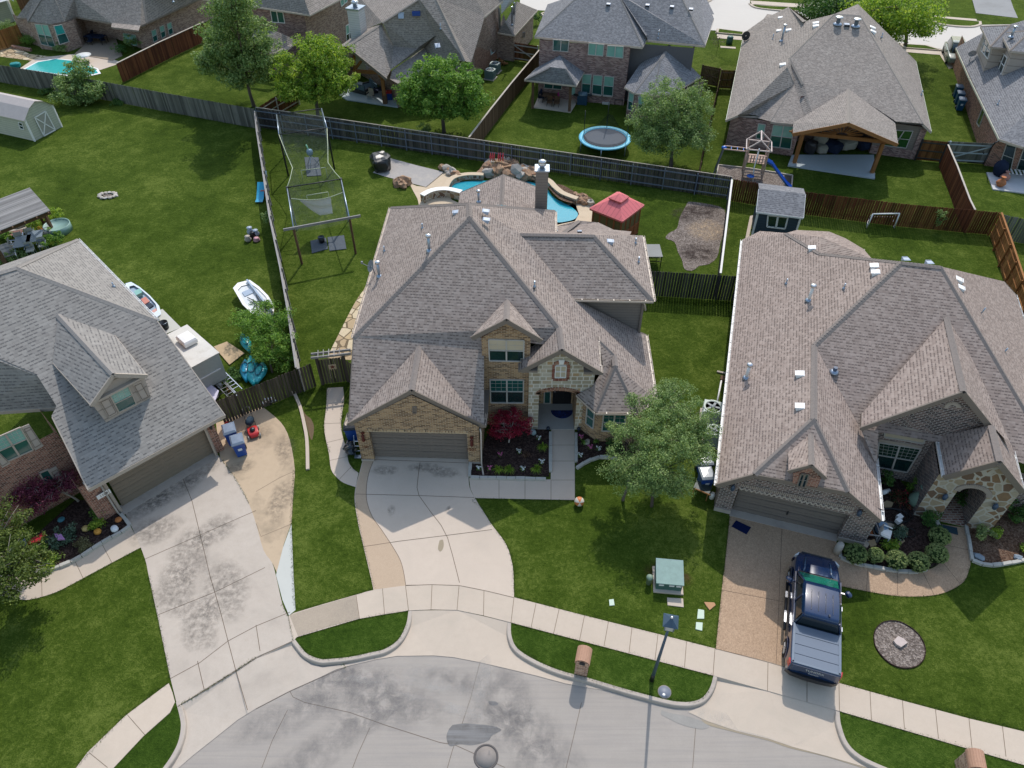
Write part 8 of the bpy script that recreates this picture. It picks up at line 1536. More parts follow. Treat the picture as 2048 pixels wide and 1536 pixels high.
shrub('large dark camellia shrub at the right edge below the brick wall',2030,1040,.85,1.2,lf_d,43); shrub('dark shrub behind the camellia at the right edge',2000,1012,.55,1.0,lf_d,44); shrub('small pale shrub at the right edge of the brown mulch bed',2050,1100,.3,.4,lf_y,45)
shrub('green shrub below the tall window of the right house',1830,985,.6,1.0,lf_g,46); shrub('narrow dark shrub beside the white gutter of the right garage',1768,972,.35,1.2,lf_d,47); shrub('grey green spreading plant among the flat stones',1797,1068,.42,.5,leaf_mat('sage_leaf',(.05,.09,.06),(.10,.16,.10),(.18,.25,.17),.2,1),48); shrub('feathery yellow green plant above the small round bush',1775,1093,.45,.45,lf_y,49)
shrub('low flowering plants with red blossoms under the right entry window',1800,1002,.6,.4,leaf_mat('red_flower_mix',(.02,.05,.015),(.06,.07,.03),(.40,.03,.05),.2,2),50); shrub('green shrub in the bed below the bay window near the big tree',1228,897,.55,.65,lf_d,51)
shrub('rosette of leaves at the left garage corner',205,1032,.35,.7,lf_g,52); shrub('yellow green low shrub beside the white pot at the left bed',198,1052,.35,.45,lf_y,53); shrub('grey green spreading plants in the left mulch bed',135,1075,.75,.55,leaf_mat('sage_leaf2',(.04,.09,.06),(.09,.15,.10),(.16,.22,.15),.2,6),54); shrub('brownish grassy plants at the front of the left bed',165,1092,.5,.3,leaf_mat('dry_leaf',(.08,.06,.03),(.14,.13,.06),(.2,.2,.1),.2,3),55); shrub('green plants under the lower left tree',70,1105,.8,.5,lf_g,56); shrub('low plants at the outer end of the left bed',100,1125,.5,.3,lf_y,57)
shrub('rounded bush left of the far bay window',48,80,1.0,1.3,lf_d,58); shrub('dark bush beside the far bay window wall',62,90,1.2,1.1,lf_g,59); shrub('tall sparse bush by the far orange fence',25,72,1.2,2.0,lf_w,60); shrub('round bush right of the far bay window',125,104,1.0,1.0,lf_w,61); shrub('bush at the patio corner of the pool house',245,108,1.0,1.1,lf_d,62); shrub('leggy bush beside the patio wall of the pool house',268,100,1.1,1.6,lf_w,63)
shrub('leafy plant over the planter box beside the left pergola',112,440,1.1,1.3,lf_y,64); shrub('dense green shrub in front of the left pergola post',112,488,1.0,1.1,lf_g,65); shrub('greenery under the left pergola roof edge',75,462,.9,1.2,lf_y,66); shrub('green plants left of the patio tables',15,478,.8,.7,lf_g,67); shrub('sprawling greenery below the slatted lounger',25,520,.9,.6,lf_w,68)
shrub('weedy growth under the shrub tree beside the kayaks',470,755,.8,.35,lf_d,69); shrub('dark bush beside the far wing of the chimney house',1072,50,.8,1.8,lf_d,70); shrub('tangled growth on top of the bleached fence',541,455,.35,1.9,lf_w,71); shrub('small leafy shrub at the foot of the dark fence behind the round tree',850,270,.8,1.2,lf_w,72)
shrub('weeds at the foot of the grey fence near the big bush',95,187,.9,.45,lf_d,73); shrub('weedy growth at the grey fence right of the big bush',235,208,1.0,.4,lf_d,74); shrub('bright green bush by the rear street at top centre',1100,45,.0+.8,1.2,lf_g,75)
def blades(label,x,y,r,h,mat,seed,n=60,name='grass_clump',cat='plant',group=None,lean=.8,wd=.03):
 p=P(x,y,0); rnd=random.Random(seed); m=MB()
 for _ in range(n):
  a=rnd.uniform(0,6.28); R1=r*rnd.uniform(.3,1); d=Vector((math.cos(a),math.sin(a),0)); s=Vector((-d.y,d.x,0))*wd*.5; hh=h*rnd.uniform(.6,1); p0=p+d*.03; p1=p+d*R1*.5+Vector((0,0,hh)); p2=p+d*R1*lean*1.2+Vector((0,0,hh*.55)); m.poly([p0-s,p0+s,p1+s*.8,p1-s*.8]); m.poly([p1-s*.8,p1+s*.8,p2])
 return tag(m.build(name,mat),label,cat,group)
for k,(x,y,l) in enumerate([(1085,899,'day lily clump near the porch end of the front walk'),(1073,943,'day lily clump at the lower right of the middle bed'),(997,945,'left one of two day lily clumps at the garden edging'),(1018,944,'right one of two day lily clumps at the garden edging'),(1052,914,'dry reddish grass clump in the middle mulch bed')]): blades(l,x,y,.42,.38,lf_y if k<4 else M['mulch_r'],k,90 if k<4 else 40,name='day_lily' if k<4 else 'dry_clump')
fl=[plain('white_petal',(.75,.76,.72),.6,.3),plain('pink_petal',(.65,.15,.35),.6,.3)]
for k,(x,y,c,l) in enumerate([(1077,879,0,'white flower clump below the porch column'),(1038,905,0,'white flower clump in the centre of the dark bed'),(1083,926,0,'white flower clump near the edging beside the walk'),(1045,940,0,'white flower clump at the bottom of the dark bed'),(1000,912,1,'pink and white flowers in the left half of the dark bed'),(979,939,1,'pale pink flowers near the short edging'),(957,939,0,'white flowers in the corner by the garage pier'),(1162,877,1,'pink flowers at the top of the bay window bed'),(1180,897,1,'pink flowers in the middle of the bay window bed'),(1197,900,0,'white flowers beside the fern in the bay bed'),(1160,913,0,'white flowers at the lower left of the bay bed')]):
 p=P(x,y,0); T=thing('flower_clump',l,'flowers',p); leafmesh('foliage',[(p.x,p.y,.08,.16)],lf_g,T,60,.06,k,1); leafmesh('petals',[(p.x+dx,p.y+dy,.18,.07) for dx,dy in((0,0),(.1,.05),(-.08,.07),(.03,-.1))],fl[c],T,10,.055,k+50,1,1.2,.9)
for k,(x,y,l) in enumerate([(1192,886,'small green fern below the left bay window'),(1168,888,'small green tuft beside the pale round stone')]): blades(l,x,y,.25,.25,lf_g,80+k,40)
for k,(x,y) in enumerate([(985,325),(990,322),(1003,322),(996,326)]): pass
p=P(995,345,0); T=thing('red_yucca','red flowering yucca spikes behind the boulder pile','plant',p); m=MB(); rnd=random.Random(8)
for k in range(26):
 a=rnd.uniform(0,6.28); m.tube([p,p+Vector((.5*math.cos(a),.4*math.sin(a),.8))],[.02,.005],4)
m.build('leaves',lf_w,T); m=MB(); m2=MB()
for dx in(-.55,-.4,-.25,.1,.25,.45):
 t=p+Vector((dx,.1,1.55)); m.tube([p+Vector((dx*.5,0,.3)),t],.015,4); m2.tube([t-Vector((0,0,.6)),t-Vector((.02,0,.25)),t+Vector((.03,0,.1))],[.04,.07,.02],6)
m.build('stalks',lf_w,T); m2.build('flower_spikes',plain('coral_red',(.62,.06,.08),.6,.3),T)
# ragged grass along paving edges: real tufts
def tufts(name,label,lines,n,h,mat,seed=1,spread=.10):
 rnd=random.Random(seed); m=MB(); seg=[]
 for l in lines:
  q=[P(x,y,0) for x,y in cr(l,5)]; seg+=list(zip(q,q[1:]))
 Ls=[(b-a).length for a,b in seg]; tot=sum(Ls)
 for (a,b),L in zip(seg,Ls):
  for _ in range(int(n*L/tot)):
   p=a.lerp(b,rnd.random())+Vector((rnd.gauss(0,spread),rnd.gauss(0,spread),0)); an=rnd.uniform(0,3.14); s=Vector((math.cos(an),math.sin(an),0))*.012; t=p+Vector((rnd.gauss(0,.035),rnd.gauss(0,.035),h*rnd.uniform(.5,1.2))); m.poly([p-s,p+s,t])
 o=m.build(name,mat); o['kind']='stuff'; o['label']=label; o['category']='grass'; return o
lg=leaf_mat('grass_blade',(.018,.040,.005),(.045,.085,.010),(.10,.15,.03),.3,13)
tufts('grass_edge','grass blades leaning over the paving edges',[[(588,940),(586,980),(583,1045),(586,1152),(590,1218)],[(711,1005),(718,1050),(728,1093),(742,1152),(747,1178)],[(298,1152),(316,1232),(333,1317),(341,1357)],[(283,1096),(200,1140),(110,1187),(60,1200)],[(1028,1190),(1025,1125),(1012,1088),(985,1050),(962,1015),(950,998),(1050,1001),(1150,1001)],[(592,1222),(647,1207),(712,1189),(745,1179)],[(594,1275),(716,1239),(817,1222)],[(1030,1194),(1169,1231),(1430,1296)],[(1023,1247),(1200,1292),(1426,1351)],[(1680,1367),(1805,1400),(2048,1461)],[(1680,1424),(1877,1479),(2048,1530)],[(1680,1172),(1786,1192),(1873,1191),(1928,1163),(1941,1126)],[(1460,1031),(1447,1150),(1431,1296)],[(812,1250),(796,1280),(742,1305),(640,1318),(600,1292)],[(1420,1375),(1385,1403),(1250,1378),(1120,1341),(1035,1297)],[(337,1366),(250,1432),(152,1536)],[(660,905),(650,880),(648,848),(652,815),(654,780)],[(686,800),(683,850),(694,897),(704,935),(717,945)]],11000,.05,lg,2,.035)
tufts('wall_grass','longer unmown grass along fences and walls',[[(0,165),(207,198),(375,232),(508,255)],[(520,258),(707,283),(867,310),(1024,331),(1204,361),(1462,398)],[(1470,400),(1608,421),(1786,442),(1981,468)],[(1300,600),(1399,609),(1471,606)],[(560,792),(590,790),(655,778)],[(563,560),(575,640),(590,720)],[(247,168),(410,88)],[(1451,293),(1583,314)]],14000,.16,lg,3,.12)
tufts('joint_weeds','weeds growing in the concrete joints',[[(444,920),(475,965),(498,1007)],[(564,1208),(577,1236),(587,1281)],[(355,1413),(430,1368),(512,1315)],[(683,1328),(690,1334),(688,1338)]],900,.05,lg,4,.02)
# ================================================================ SHEDS, PLAY AND YARD THINGS
T=thing('garden_shed','slate blue garden shed with grey shingled roof and white framed window','shed',P(1550,470,0)); S=M['shingle_G']
f0=P(1513,423,2.25); f1=P(1607,435,2.25); r0=P(1518,377,3.1); r1=P(1611,388,3.1); b0=P(1516.7,366,2.5); b1=P(1607,377,2.5); roof(T,[[f0,f1,r1,r0],[r0,r1,b1,b0]],S); fascia(T,[(f0,f1),(f0,r0),(r1,f1)],h=.12,mat=M['white'])
d=(f1-f0).normalized(); n=Vector((d.y,-d.x,0)); c=[setz(f0-n*.25+d*.15,0),setz(f1-n*.25-d*.15,0),setz(f1-n*2.9-d*.15,0),setz(f0-n*2.9+d*.15,0)]
m=MB(); [m.poly([c[k],c[(k+1)%4],setz(c[(k+1)%4],2.25),setz(c[k],2.25)]) for k in range(4)]; m.poly([setz(c[1],2.25),setz(c[2],2.25),setz((c[1]+c[2])/2,3.05)]); m.poly([setz(c[0],2.25),setz(c[3],2.25),setz((c[0]+c[3])/2,3.05)]); m.build('wall',M['siding_b'],T); W=PV(c[0],c[1]); window(T,W,[(1536,430),(1576,434),(1570,457),(1534,453)],2,1,glass=M['glass_d'],fr=M['white'],fw=.1)
for q in c[:2]: MB().beam(q,setz(q,2.25),.12).build('corner_board',M['white'],T)
T=thing('garden_shed','cream siding shed with crossed double door at the left edge','shed',P(60,270,0)); w0=P(70,282.5,0); w1=P(124,254,0); d=(w1-w0).normalized(); n=Vector((d.y,-d.x,0)); L=(w1-w0).length; ln=-n*9
m=MB(); zw=2.0; pk=setz((w0+w1)/2,2.95); a1=setz(w0+d*L*.25,2.65); a2=setz(w0+d*L*.75,2.65); m.poly([w0,w1,setz(w1,zw),a2,pk,a1,setz(w0,zw)]); m.poly([w0,w0+ln,setz(w0,zw)+ln,setz(w0,zw)]); m.poly([w1,w1+ln,setz(w1,zw)+ln,setz(w1,zw)]); m.build('wall',M['siding_c'],T)
e=n*.15; roof(T,[[setz(w0-d*.2,zw-.1)+e,a1+e,a1+ln,setz(w0-d*.2,zw-.1)+ln],[a1+e,pk+e,pk+ln,a1+ln],[pk+e,a2+e,a2+ln,pk+ln],[a2+e,setz(w1+d*.2,zw-.1)+e,setz(w1+d*.2,zw-.1)+ln,a2+ln]],plain('pale_grey_shingle',(.42,.38,.36),.95,.1,var=.2,sc=3))
dr=[(68,235),(90,222),(109,258),(87,273)]; W=PV(w0,w1); q=[on(W,*t)+n*.03 for t in dr]; q[2].z=q[3].z=.08; m=MB().prism(q,vec=n*.03); o=m.build('double_door',plain('grey_door_board',(.36,.35,.30),.7,.2),T); m=MB()
for a,b in((0,1),(1,2),(2,3),(3,0),(0,2),(1,3)): m.beam(q[a]+n*.05,q[b]+n*.05,.09,.03,upv=n)
m.build('white_cross_trim',M['white'],o); MB().beam(w0,setz(w0,zw),.12).build('corner_board',M['white'],T); MB().beam(w1,setz(w1,zw),.12).build('corner_board',M['white'],T)
W=PV(w0+ln,w0); window(T,W,[(37,244),(45,246),(49,259),(41,257)],1,2,glass=M['glass_d'],fr=M['white'])
# left pergola
T=thing('pergola','weathered slatted pergola roof on dark posts at the left edge','pergola',P(60,450,0)); a=P(102,425,2.6); b=P(62,380,2.6); c=P(-60,490,2.6); d=c+(b-a); m=MB(); N=46
for k in range(N): t=k/(N-1); m.beam(a.lerp(b,t)+Vector((0,0,.16)),c.lerp(d,t)+Vector((0,0,.16)),.06,.05)
m.build('slats',M['weathered'],T);
for k in range(7): t=(k+.2)/6.6; MB().beam(a.lerp(c,t)-(b-a)*.05+Vector((0,0,.06)),b.lerp(d,t)+Vector((0,0,.06)),.08,.16).build('rafter',M['timber_b'],T)
for t in(.06,.93): MB().beam(a.lerp(b,t)-Vector((0,0,.1)),c.lerp(d,t)-Vector((0,0,.1)),.1,.22).build('beam',M['timber_b'],T)
for p in(P(108,466,0),P(108,466,0).lerp(setz(c,0),.75),setz(b.lerp(a,.1)+(c-a)*.05,0)): MB().beam(p,setz(p,2.5),.2).build('post',M['timber_b'],T)
def table(label,p,rz,L,W_,h,mat,legm,slat=False,name='patio_table'):
 T=thing(name,label,'table',p,rz=rz); m=MB()
 if slat: [m.box((-L/2+(k+.5)*L/9,0,h),(L/9-.02,W_,.03)) for k in range(9)]
 else: m.box((0,0,h),(L,W_,.04))
 m.build('top',mat,T,local=True)
 for x in(-L/2+.06,L/2-.06):
  for y in(-W_/2+.06,W_/2-.06): MB().beam((x,y,0),(x,y,h),.05).build('leg',legm,T,local=True)
 return T
def chair(label,p,rz,seat,fr,group=None,name='patio_chair',round_=False):
 T=thing(name,label,'chair',p,rz=rz,group=group); MB().box((0,0,.44),(.5,.5,.08)).build('seat',seat,T,local=True); m=MB()
 m.grid([[Vector((.25*math.sin(a)*(1.1),.22+.08*math.cos(a)-.02*k,.46+.12*k)) for a in[-1.3+j*.325 for j in range(9)]] for k in range(5)]); m.build('backrest',seat,T,local=True)
 for x in(-.22,.22):
  for y in(-.22,.22): MB().beam((x,y,0),(x,y,.42),.035).build('leg',fr,T,local=True)
 for x in(-.27,.27): MB().beam((x,-.22,.62),(x,.22,.64),.05,.03).build('armrest',fr,T,local=True)
 return T
gt=plain('slate_table_top',(.16,.20,.24),.5,.4); wk=plain('pale_wicker',(.38,.38,.35),.8,.2); cs=M['cream']
table('left slate topped table beyond the left house roof',P(54,500,0),R_(-70),1.5,1.0,.72,gt,M['galv']); table('right slate topped table by the left pergola plants',P(78,490,0),R_(-70),1.5,1.0,.72,gt,M['galv'])
for x,y,r,l in((45,484,200,'pale wicker chair behind the left slate table'),(66,476,200,'pale wicker chair behind the right slate table'),(33,500,110,'pale wicker chair at the left end of the slate tables'),(99,474,-70,'pale wicker chair alone beside the pergola post'),(66,510,20,'pale wicker chair nearest the left roof, left one'),(90,500,20,'pale wicker chair nearest the left roof, right one')): chair(l,P(x,y,0),R_(r),wk,M['galv'],'wicker chairs at the slate tables')
T=thing('patio_bench','low pale bench with cushions under the left pergola','bench',P(35,465,0),rz=R_(20)); MB().box((0,0,.3),(2.3,.8,.2)).build('seat',M['fence_pale'],T,local=True); MB().rock((-.55,.1,.5),(.45,.3,.14),seed=1,sub=3,rough=.04,sq=.7).build('cushion',cs,T,local=True); MB().rock((.4,.15,.5),(.42,.32,.15),seed=2,sub=3,rough=.04,sq=.7).build('cushion',wk,T,local=True)
for x in(-1,1): MB().box((x,0,.1),(.1,.7,.2)).build('leg',M['fence_pale'],T,local=True)
table('low reddish slatted table before the cushioned bench',P(46,474,0),R_(20),1.7,.6,.4,plain('reddish_slat',(.22,.12,.10),.7,.2),M['timber_b'],True,'coffee_table')
T=thing('garden_lounger','grey slatted lounger with white rails beyond the left roof','lounger',P(20,510,0),rz=R_(-55)); m=MB(); [m.box((-.9+.16*k,0,.42+.0*k),(.13,.75,.03)) for k in range(12)]; m.build('slats',M['weathered'],T,local=True)
for y in(-.4,.4): MB().beam((-1,y,.42),(1.1,y,.42),.05).build('side_rail',M['white'],T,local=True)
for x in(-.8,.9):
 for y in(-.38,.38): MB().beam((x,y,0),(x,y,.42),.05).build('leg',M['white'],T,local=True)
p=P(119,462,0); T=thing('raised_planter','greenish corrugated oval planter beside the left pergola','planter',p); MB().lathe(p,[(.9,0),(.9,.55),(.85,.55),(.83,.45),(.01,.45)],20).build('rim',plain('pale_green_metal',(.20,.32,.28),.4,.5),T)
p=P(86,468,0); T=thing('orange_flower_pot','terracotta pot with orange flowers under the left pergola','flower pot',p); MB().lathe(p,[(.15,0),(.2,.35),(.17,.35)],12).build('pot',plain('terracotta',(.42,.16,.07),.8,.2),T); leafmesh('flowers',[(p.x,p.y,.5,.22)],leaf_mat('orange_petals',(.1,.12,.03),(.45,.2,.04),(.6,.12,.03)),T,60,.08,3,1)
# stone ring, garden figures
p=P(216,392,0)
for k in range(12): a=k*math.pi/6; q=p+Vector((.62*math.cos(a),.42*math.sin(a),.07)); tag(MB().rock(q,(.21,.17,.11),seed=k+60,sub=1,rough=.3).build('stone',M['rock_g'] if k%3 else plain('white_stone',(.45,.42,.38),.8,.2)),'pale stone in the little ring on the wide left lawn','stone','ring of pale stones on the wide lawn')
sheet('ring_bed',[(206,391),(211,388),(221,388),(226,391),(221,395),(211,395)],.03,M['mulch_g'],'grey filling inside the stone ring')
for k,(x,y,c,l,h) in enumerate([(502,468,M['ventm'],'pale blue small statue in the pot group by the bleached fence',.55),(513,471,M['ventm'],'second pale blue ornament in the pot group',.45),(507,474,M['black'],'dark pot in the middle of the ornament group',.4),(497,482,M['rock_g'],'mossy pale pot at the left of the ornament group',.4),(514,482,plain('pink_toy',(.55,.30,.32),.6,.3),'pinkish block at the right of the ornament group',.25)]):
 p=P(x,y,0); tag(MB().lathe(p,[(.18,0),(.26,h*.4),(.14,h*.75),(.2,h),(.01,h*1.05)],10).build('garden_ornament',c),l,'ornament')
T=thing('toy_slide','small bright blue plastic toy slide against the bleached fence','toy',P(523,395,0)); m=MB(); q=P(523,398,0); m.grid([[q+Vector((x,y,z)) for x in(-.28,.28)] for y,z in((-.7,.15),(-.3,.2),(.3,.6),(.8,1.0))]); m.build('chute',plain('toy_blue',(.03,.35,.55),.4,.5),T); m=MB(); m.beam(q+Vector((.1,.3,.1)),q+Vector((.3,1.6,1.5)),.12,.08); m.build('ladder',plain('toy_pale_blue',(.35,.5,.6),.4,.5),T); MB().box(q+Vector((.2,.4,.35)),(.4,.4,.5)).build('base',plain('toy_red',(.5,.12,.08),.5,.4),T)
# small sailing boat
def hull(label,name,pts,z0,h,mat,deck,cat='boat',wd=None):
 q=[P(x,y,z0+h) for x,y in pts]; c=sum(q,Vector())/len(q); T=thing(name,label,cat,setz(c,0)); rows=[[c.lerp(p,k)*1.0-Vector((0,0,dz)) for p in q] for k,dz in((.55,h),(.85,h*.7),(1,.0))]
 m=MB(); m.grid([r+[r[0]] for r in rows]); m.poly(rows[0][::-1]); m.build('hull',mat,T); MB().grid([[c.lerp(p,k)+Vector((0,0,.03)) for p in q+[q[0]]] for k in(1.02,.80)],sm=False).build('deck_rim',deck,T); return T,q,c
wp=M['white']; T,q,c=hull('small white sailing dinghy with a grey mast upside on the left lawn','dinghy',[(467,577),(476,567),(500,561),(518,574),(536,592),(548,612),(546,632),(528,634),(505,628),(486,610)],.2,.45,wp,wp)
MB().poly([c.lerp(p,.8)+Vector((0,0,-.02)) for p in q]).build('cockpit_floor',plain('dinghy_floor',(.62,.64,.64),.5,.3),T); m=MB(); m.beam(P(494,560,.8),P(545,625,.8),.11); m.build('mast',M['galv'],T); m=MB(); m.prism([P(484,586,.62),P(502,578,.62),P(508,586,.62),P(490,594,.62)],.06); m.build('thwart',M['galv'],T)
for a,b in(((495,595),(520,610)),((500,605),(530,600)),((505,600),(515,620)),((512,590),(525,622))): MB().tube([P(*a,.72),P((a[0]+b[0])/2+3,(a[1]+b[1])/2,.74),P(*b,.72)],.03,5).build('rigging',M['black'],T)
T,q,c=hull('old aluminium motor boat with red and blue stripes behind the left roof','motor_boat',[(252,568),(263,565),(280,575),(300,592),(318,612),(322,628),(314,634),(296,622),(272,600),(254,580)],.35,.55,plain('aluminium_boat',(.45,.50,.55),.35,.5),plain('boat_rim',(.62,.68,.72),.3,.5)); MB().poly([c.lerp(p,.8)+Vector((0,0,-.1)) for p in q]).build('floor',plain('boat_floor',(.30,.38,.46),.6,.3),T)
m=MB(); m.prism([P(270,588,.9),P(282,582,.9),P(287,590,.9),P(275,596,.9)],.22); m.build('windscreen',M['glass_l'],T);
for pp,cc in(([(282,600),(292,595),(300,604),(290,610)],(.50,.20,.15)),([(291,612),(302,607),(308,612),(298,619)],(.02,.03,.05)),([(302,625),(312,618),(319,624),(311,630)],(.55,.30,.25))): MB().prism([P(x,y,.82) for x,y in pp],.07).build('seat_panel',plain('boat_panel'+str(cc[0]),cc,.6,.3),T)
sheet('side_slab',[(312,622),(325,618),(362,655),(330,668)],.03,M['conc_white'],'pale slab between the boat and the trailer')
p=P(331,657,0); T=thing('dark_bucket','dark grey bucket between motor boat and trailer','bucket',p); MB().lathe(p,[(.22,0),(.27,.5),(.25,.5),(.2,.04)],14).build('body',M['darkmetal'],T); MB().tube([p+Vector((-.27,0,.5)),p+Vector((0,-.25,.45)),p+Vector((.27,0,.5))],.012,5).build('handle',M['galv'],T)
# camper trailer: roof from the visible corner on its right
a=P(374,651,2.3); b=P(437,706,2.3); d=(b-a).normalized(); n=Vector((d.y,-d.x,0)); T=thing('camper_trailer','pale camper trailer with a white roof unit behind the left house roof','trailer',setz((a+b)/2,0)); w=n*2.2; q=[a,b,b+w,a+w]; m=MB(); m.prism([setz(p,.45) for p in q][::1],1.83); m.build('body',plain('camper_side',(.42,.45,.42),.5,.4),T); MB().prism([p+Vector((0,0,-.01)) for p in(a-n*.04-d*.04,b-n*.04+d*.04,b+w+n*.04+d*.04,a+w+n*.04-d*.04)],.05).build('roof_skin',conc_mat('dirty_white_roof',(.52,.50,.45),(.68,.66,.61),grain=12,stain=.5,stainc=(.38,.34,.27),sc=1.2),T); c=P(375,682,2.42); m=MB(); m.grid([[c+d*x*s+n*y*s+Vector((0,0,z)) for x,y in((-.5,-.38),(.5,-.38),(.5,.38),(-.5,.38))] for s,z in((1,0),(1,.2),(.85,.3),(.3,.33))],True,False,True); m.build('roof_unit',M['white'],T)
m=MB(); m.beam(setz(b,1.3)+n*.2+d*.03,setz(b,1.3)+n*2.0+d*.03,.05,.06); m.build('side_moulding',M['white'],T)
for t in(.35,.6): MB().lathe(setz(a.lerp(b,t),.35)-n*.02,[(.01,-.1),(.3,-.1),(.3,.1),(.01,.1)],12).build('wheel',M['blackp'],T)
T=thing('plywood_sheet','tan plywood sheet lying by the camper trailer','board',P(460,705,0)); MB().prism([P(x,y,.05) for x,y in((428,694),(454,684),(489,707),(459,730))],.04).build('sheet',wood_mat('plywood',(.34,.24,.14),(.46,.34,.21),(.58,.45,.30),vert=False),T)
def kayak(label,a,b,wd,c1,z=.12):
 A=P(*a,z); Bb=P(*b,z); d=Bb-A; L=d.length; d/=L; n=Vector((-d.y,d.x,0)); T=thing('kayak',label,'kayak',setz((A+Bb)/2,0),group='kayaks by the brown fence'); rows=[]
 for t in[k/12 for k in range(13)]:
  w_=wd*math.sin(math.pi*min(max(t,.03),.97))**.7/2; rows.append([A+d*(L*t)+n*w_*x+Vector((0,0,h*.32*(.4+.6*math.sin(math.pi*min(max(t,.04),.96))))) for x,h in((-.6,0),(-1,.6),(-.6,1),(0,1.12),(.6,1),(1,.6),(.6,0))])
 MB().grid(rows,sm=True,cap=True).build('hull',c1,T); m=MB(); c=A+d*(L*.5); m.grid([[c+d*(.5*r*math.cos(u))+n*(.22*r*math.sin(u))+Vector((0,0,zz)) for u in[j*.524 for j in range(12)]] for r,zz in((1,.36),(.9,.39),(.8,.30))],True,True,False); m.build('cockpit',plain('kayak_trim',(.01,.10,.14),.4,.5),T)
tq=plain('turquoise_kayak',(.01,.34,.38),.3,.5,var=.35,sc=3); kayak('large turquoise kayak, the frontmost beside the brown fence',(501,715),(508,772),.85,tq); kayak('turquoise and blue kayak left of the frontmost one',(491,722),(493,765),.6,plain('blue_kayak',(.01,.30,.46),.3,.5)); kayak('turquoise kayak with white belly under the shrub tree',(526,728),(514,768),.9,plain('pale_turquoise',(.05,.42,.45),.3,.5,var=.5,sc=2)); kayak('turquoise kayak end poking from the shrub tree farther back',(485,670),(500,706),.6,tq)
# junk behind the brown fence
rnd=random.Random(12)
for k,(a,b,l) in enumerate([((425,752),(468,796),'long aluminium ladder nearest the left roof behind the fence'),((432,736),(478,782),'aluminium ladder beside the first one behind the fence')]):
 A=P(*a,.35); Bb=P(*b,.35); d=(Bb-A).normalized(); n=Vector((-d.y,d.x,0)); T=thing('ladder',l,'ladder',setz((A+Bb)/2,0)); L=(Bb-A).length
 for s in(-.2,.2): MB().beam(A+n*s,Bb+n*s,.04,.08).build('rail',M['steel'],T)
 for j in range(int(L/.3)): p=A+d*(.15+.3*j); MB().beam(p-n*.2,p+n*.2,.035).build('rung',M['steel'],T)
T=thing('white_sheet','pale lilac panel leaning behind the fence at the left roof','panel',P(428,790,0)); MB().prism([P(x,y,.5) for x,y in((409,778),(421,769),(438,782),(431,803))],.03).build('panel',plain('lilac_white',(.56,.54,.66),.5,.3,var=.05),T)
T=thing('outboard_motor','grey outboard motor standing behind the camper trailer','motor',P(418,752,0)); p=P(418,752,0); MB().rock(p+Vector((0,0,.9)),(.25,.3,.3),seed=2,sub=2,rough=.08).build('cowling',plain('motor_grey',(.42,.46,.50),.3,.5),T); MB().tube([p+Vector((0,0,.7)),p],.08,8).build('shaft',M['darkmetal'],T)
for k in range(15):
 x,y=rnd.uniform(405,462),rnd.uniform(750,800); y=min(y,742+(x-400)*.9+14); p=P(x,y,0); c=[M['black'],M['white'],plain('brown_box',(.30,.17,.08),.8,.2),plain('crate_blue',(.03,.10,.28),.5,.3),M['red'],M['galv']][k%6]; tag(MB().box(p+Vector((0,0,.14)),(rnd.uniform(.2,.55),rnd.uniform(.15,.4),rnd.uniform(.15,.35)),rz=rnd.uniform(0,3)).build('crate',c),'one of the mixed small boxes heaped behind the brown fence','box','boxes and scraps heaped behind the brown fence')
m=MB(); rl=[(432,800),(438,790),(452,783),(458,795)]; [m.tube([P(*a,.9),P(*b,.9)],.03,5) for a,b in zip(rl,rl[1:])]; [m.tube([P(*a,.9),P(*a,0)],.03,5) for a in rl]; tag(m.build('black_rack',M['black']),'black tube rack above the brown fence at the left roof','rack')
# ---- trampoline
p=P(1208,296,0); cz=.9; T=thing('trampoline','round trampoline with light blue pad and sagging black net','trampoline',p); R0=2.2
MB().lathe(p,[(R0,cz-.04),(R0,cz+.04),(R0-.38,cz+.04),(R0-.38,cz-.04)],40).build('pad',plain('light_blue_pad',(.16,.52,.68),.5,.4,var=.3),T); MB().lathe(p,[(R0-.40,cz),(.01,cz-.03)],40).build('mat',plain('trampoline_mat',(.05,.065,.085),.7,.3),T)
for k in range(6):
 a=k*math.pi/3+.3; q=p+Vector((math.cos(a)*(R0-.05),math.sin(a)*(R0-.05),0)); MB().tube([q,setz(q,cz)],.05,6).build('leg',M['galv'],T)
nt_=net_mat('black_net',(.015,.02,.02),.45,1); tops=[]
for k in range(5):
 a=[.1,1.4,2.7,4.0,5.2][k]; h=[2.1,2.4,2.0,1.35,1.3][k]; q=p+Vector((math.cos(a)*(R0-.3),math.sin(a)*(R0-.3),cz)); tops.append((a,h));
 if h>1.5: MB().tube([q,setz(q,cz+h-.9+.9)],.03,6).build('pole',M['black'],T)
rows=[]
for z in range(4): rows.append([p+Vector((math.cos(a)*(R0-.38),math.sin(a)*(R0-.38),cz+.05+z/3*(.35+.9*max(0,math.cos((a-1.3)*2.2))**3 if a<3.6 else z/3*.0+.25))) for a in[j*2*math.pi/48 for j in range(48)]])
MB().grid(rows,True,True).build('net',nt_,T)
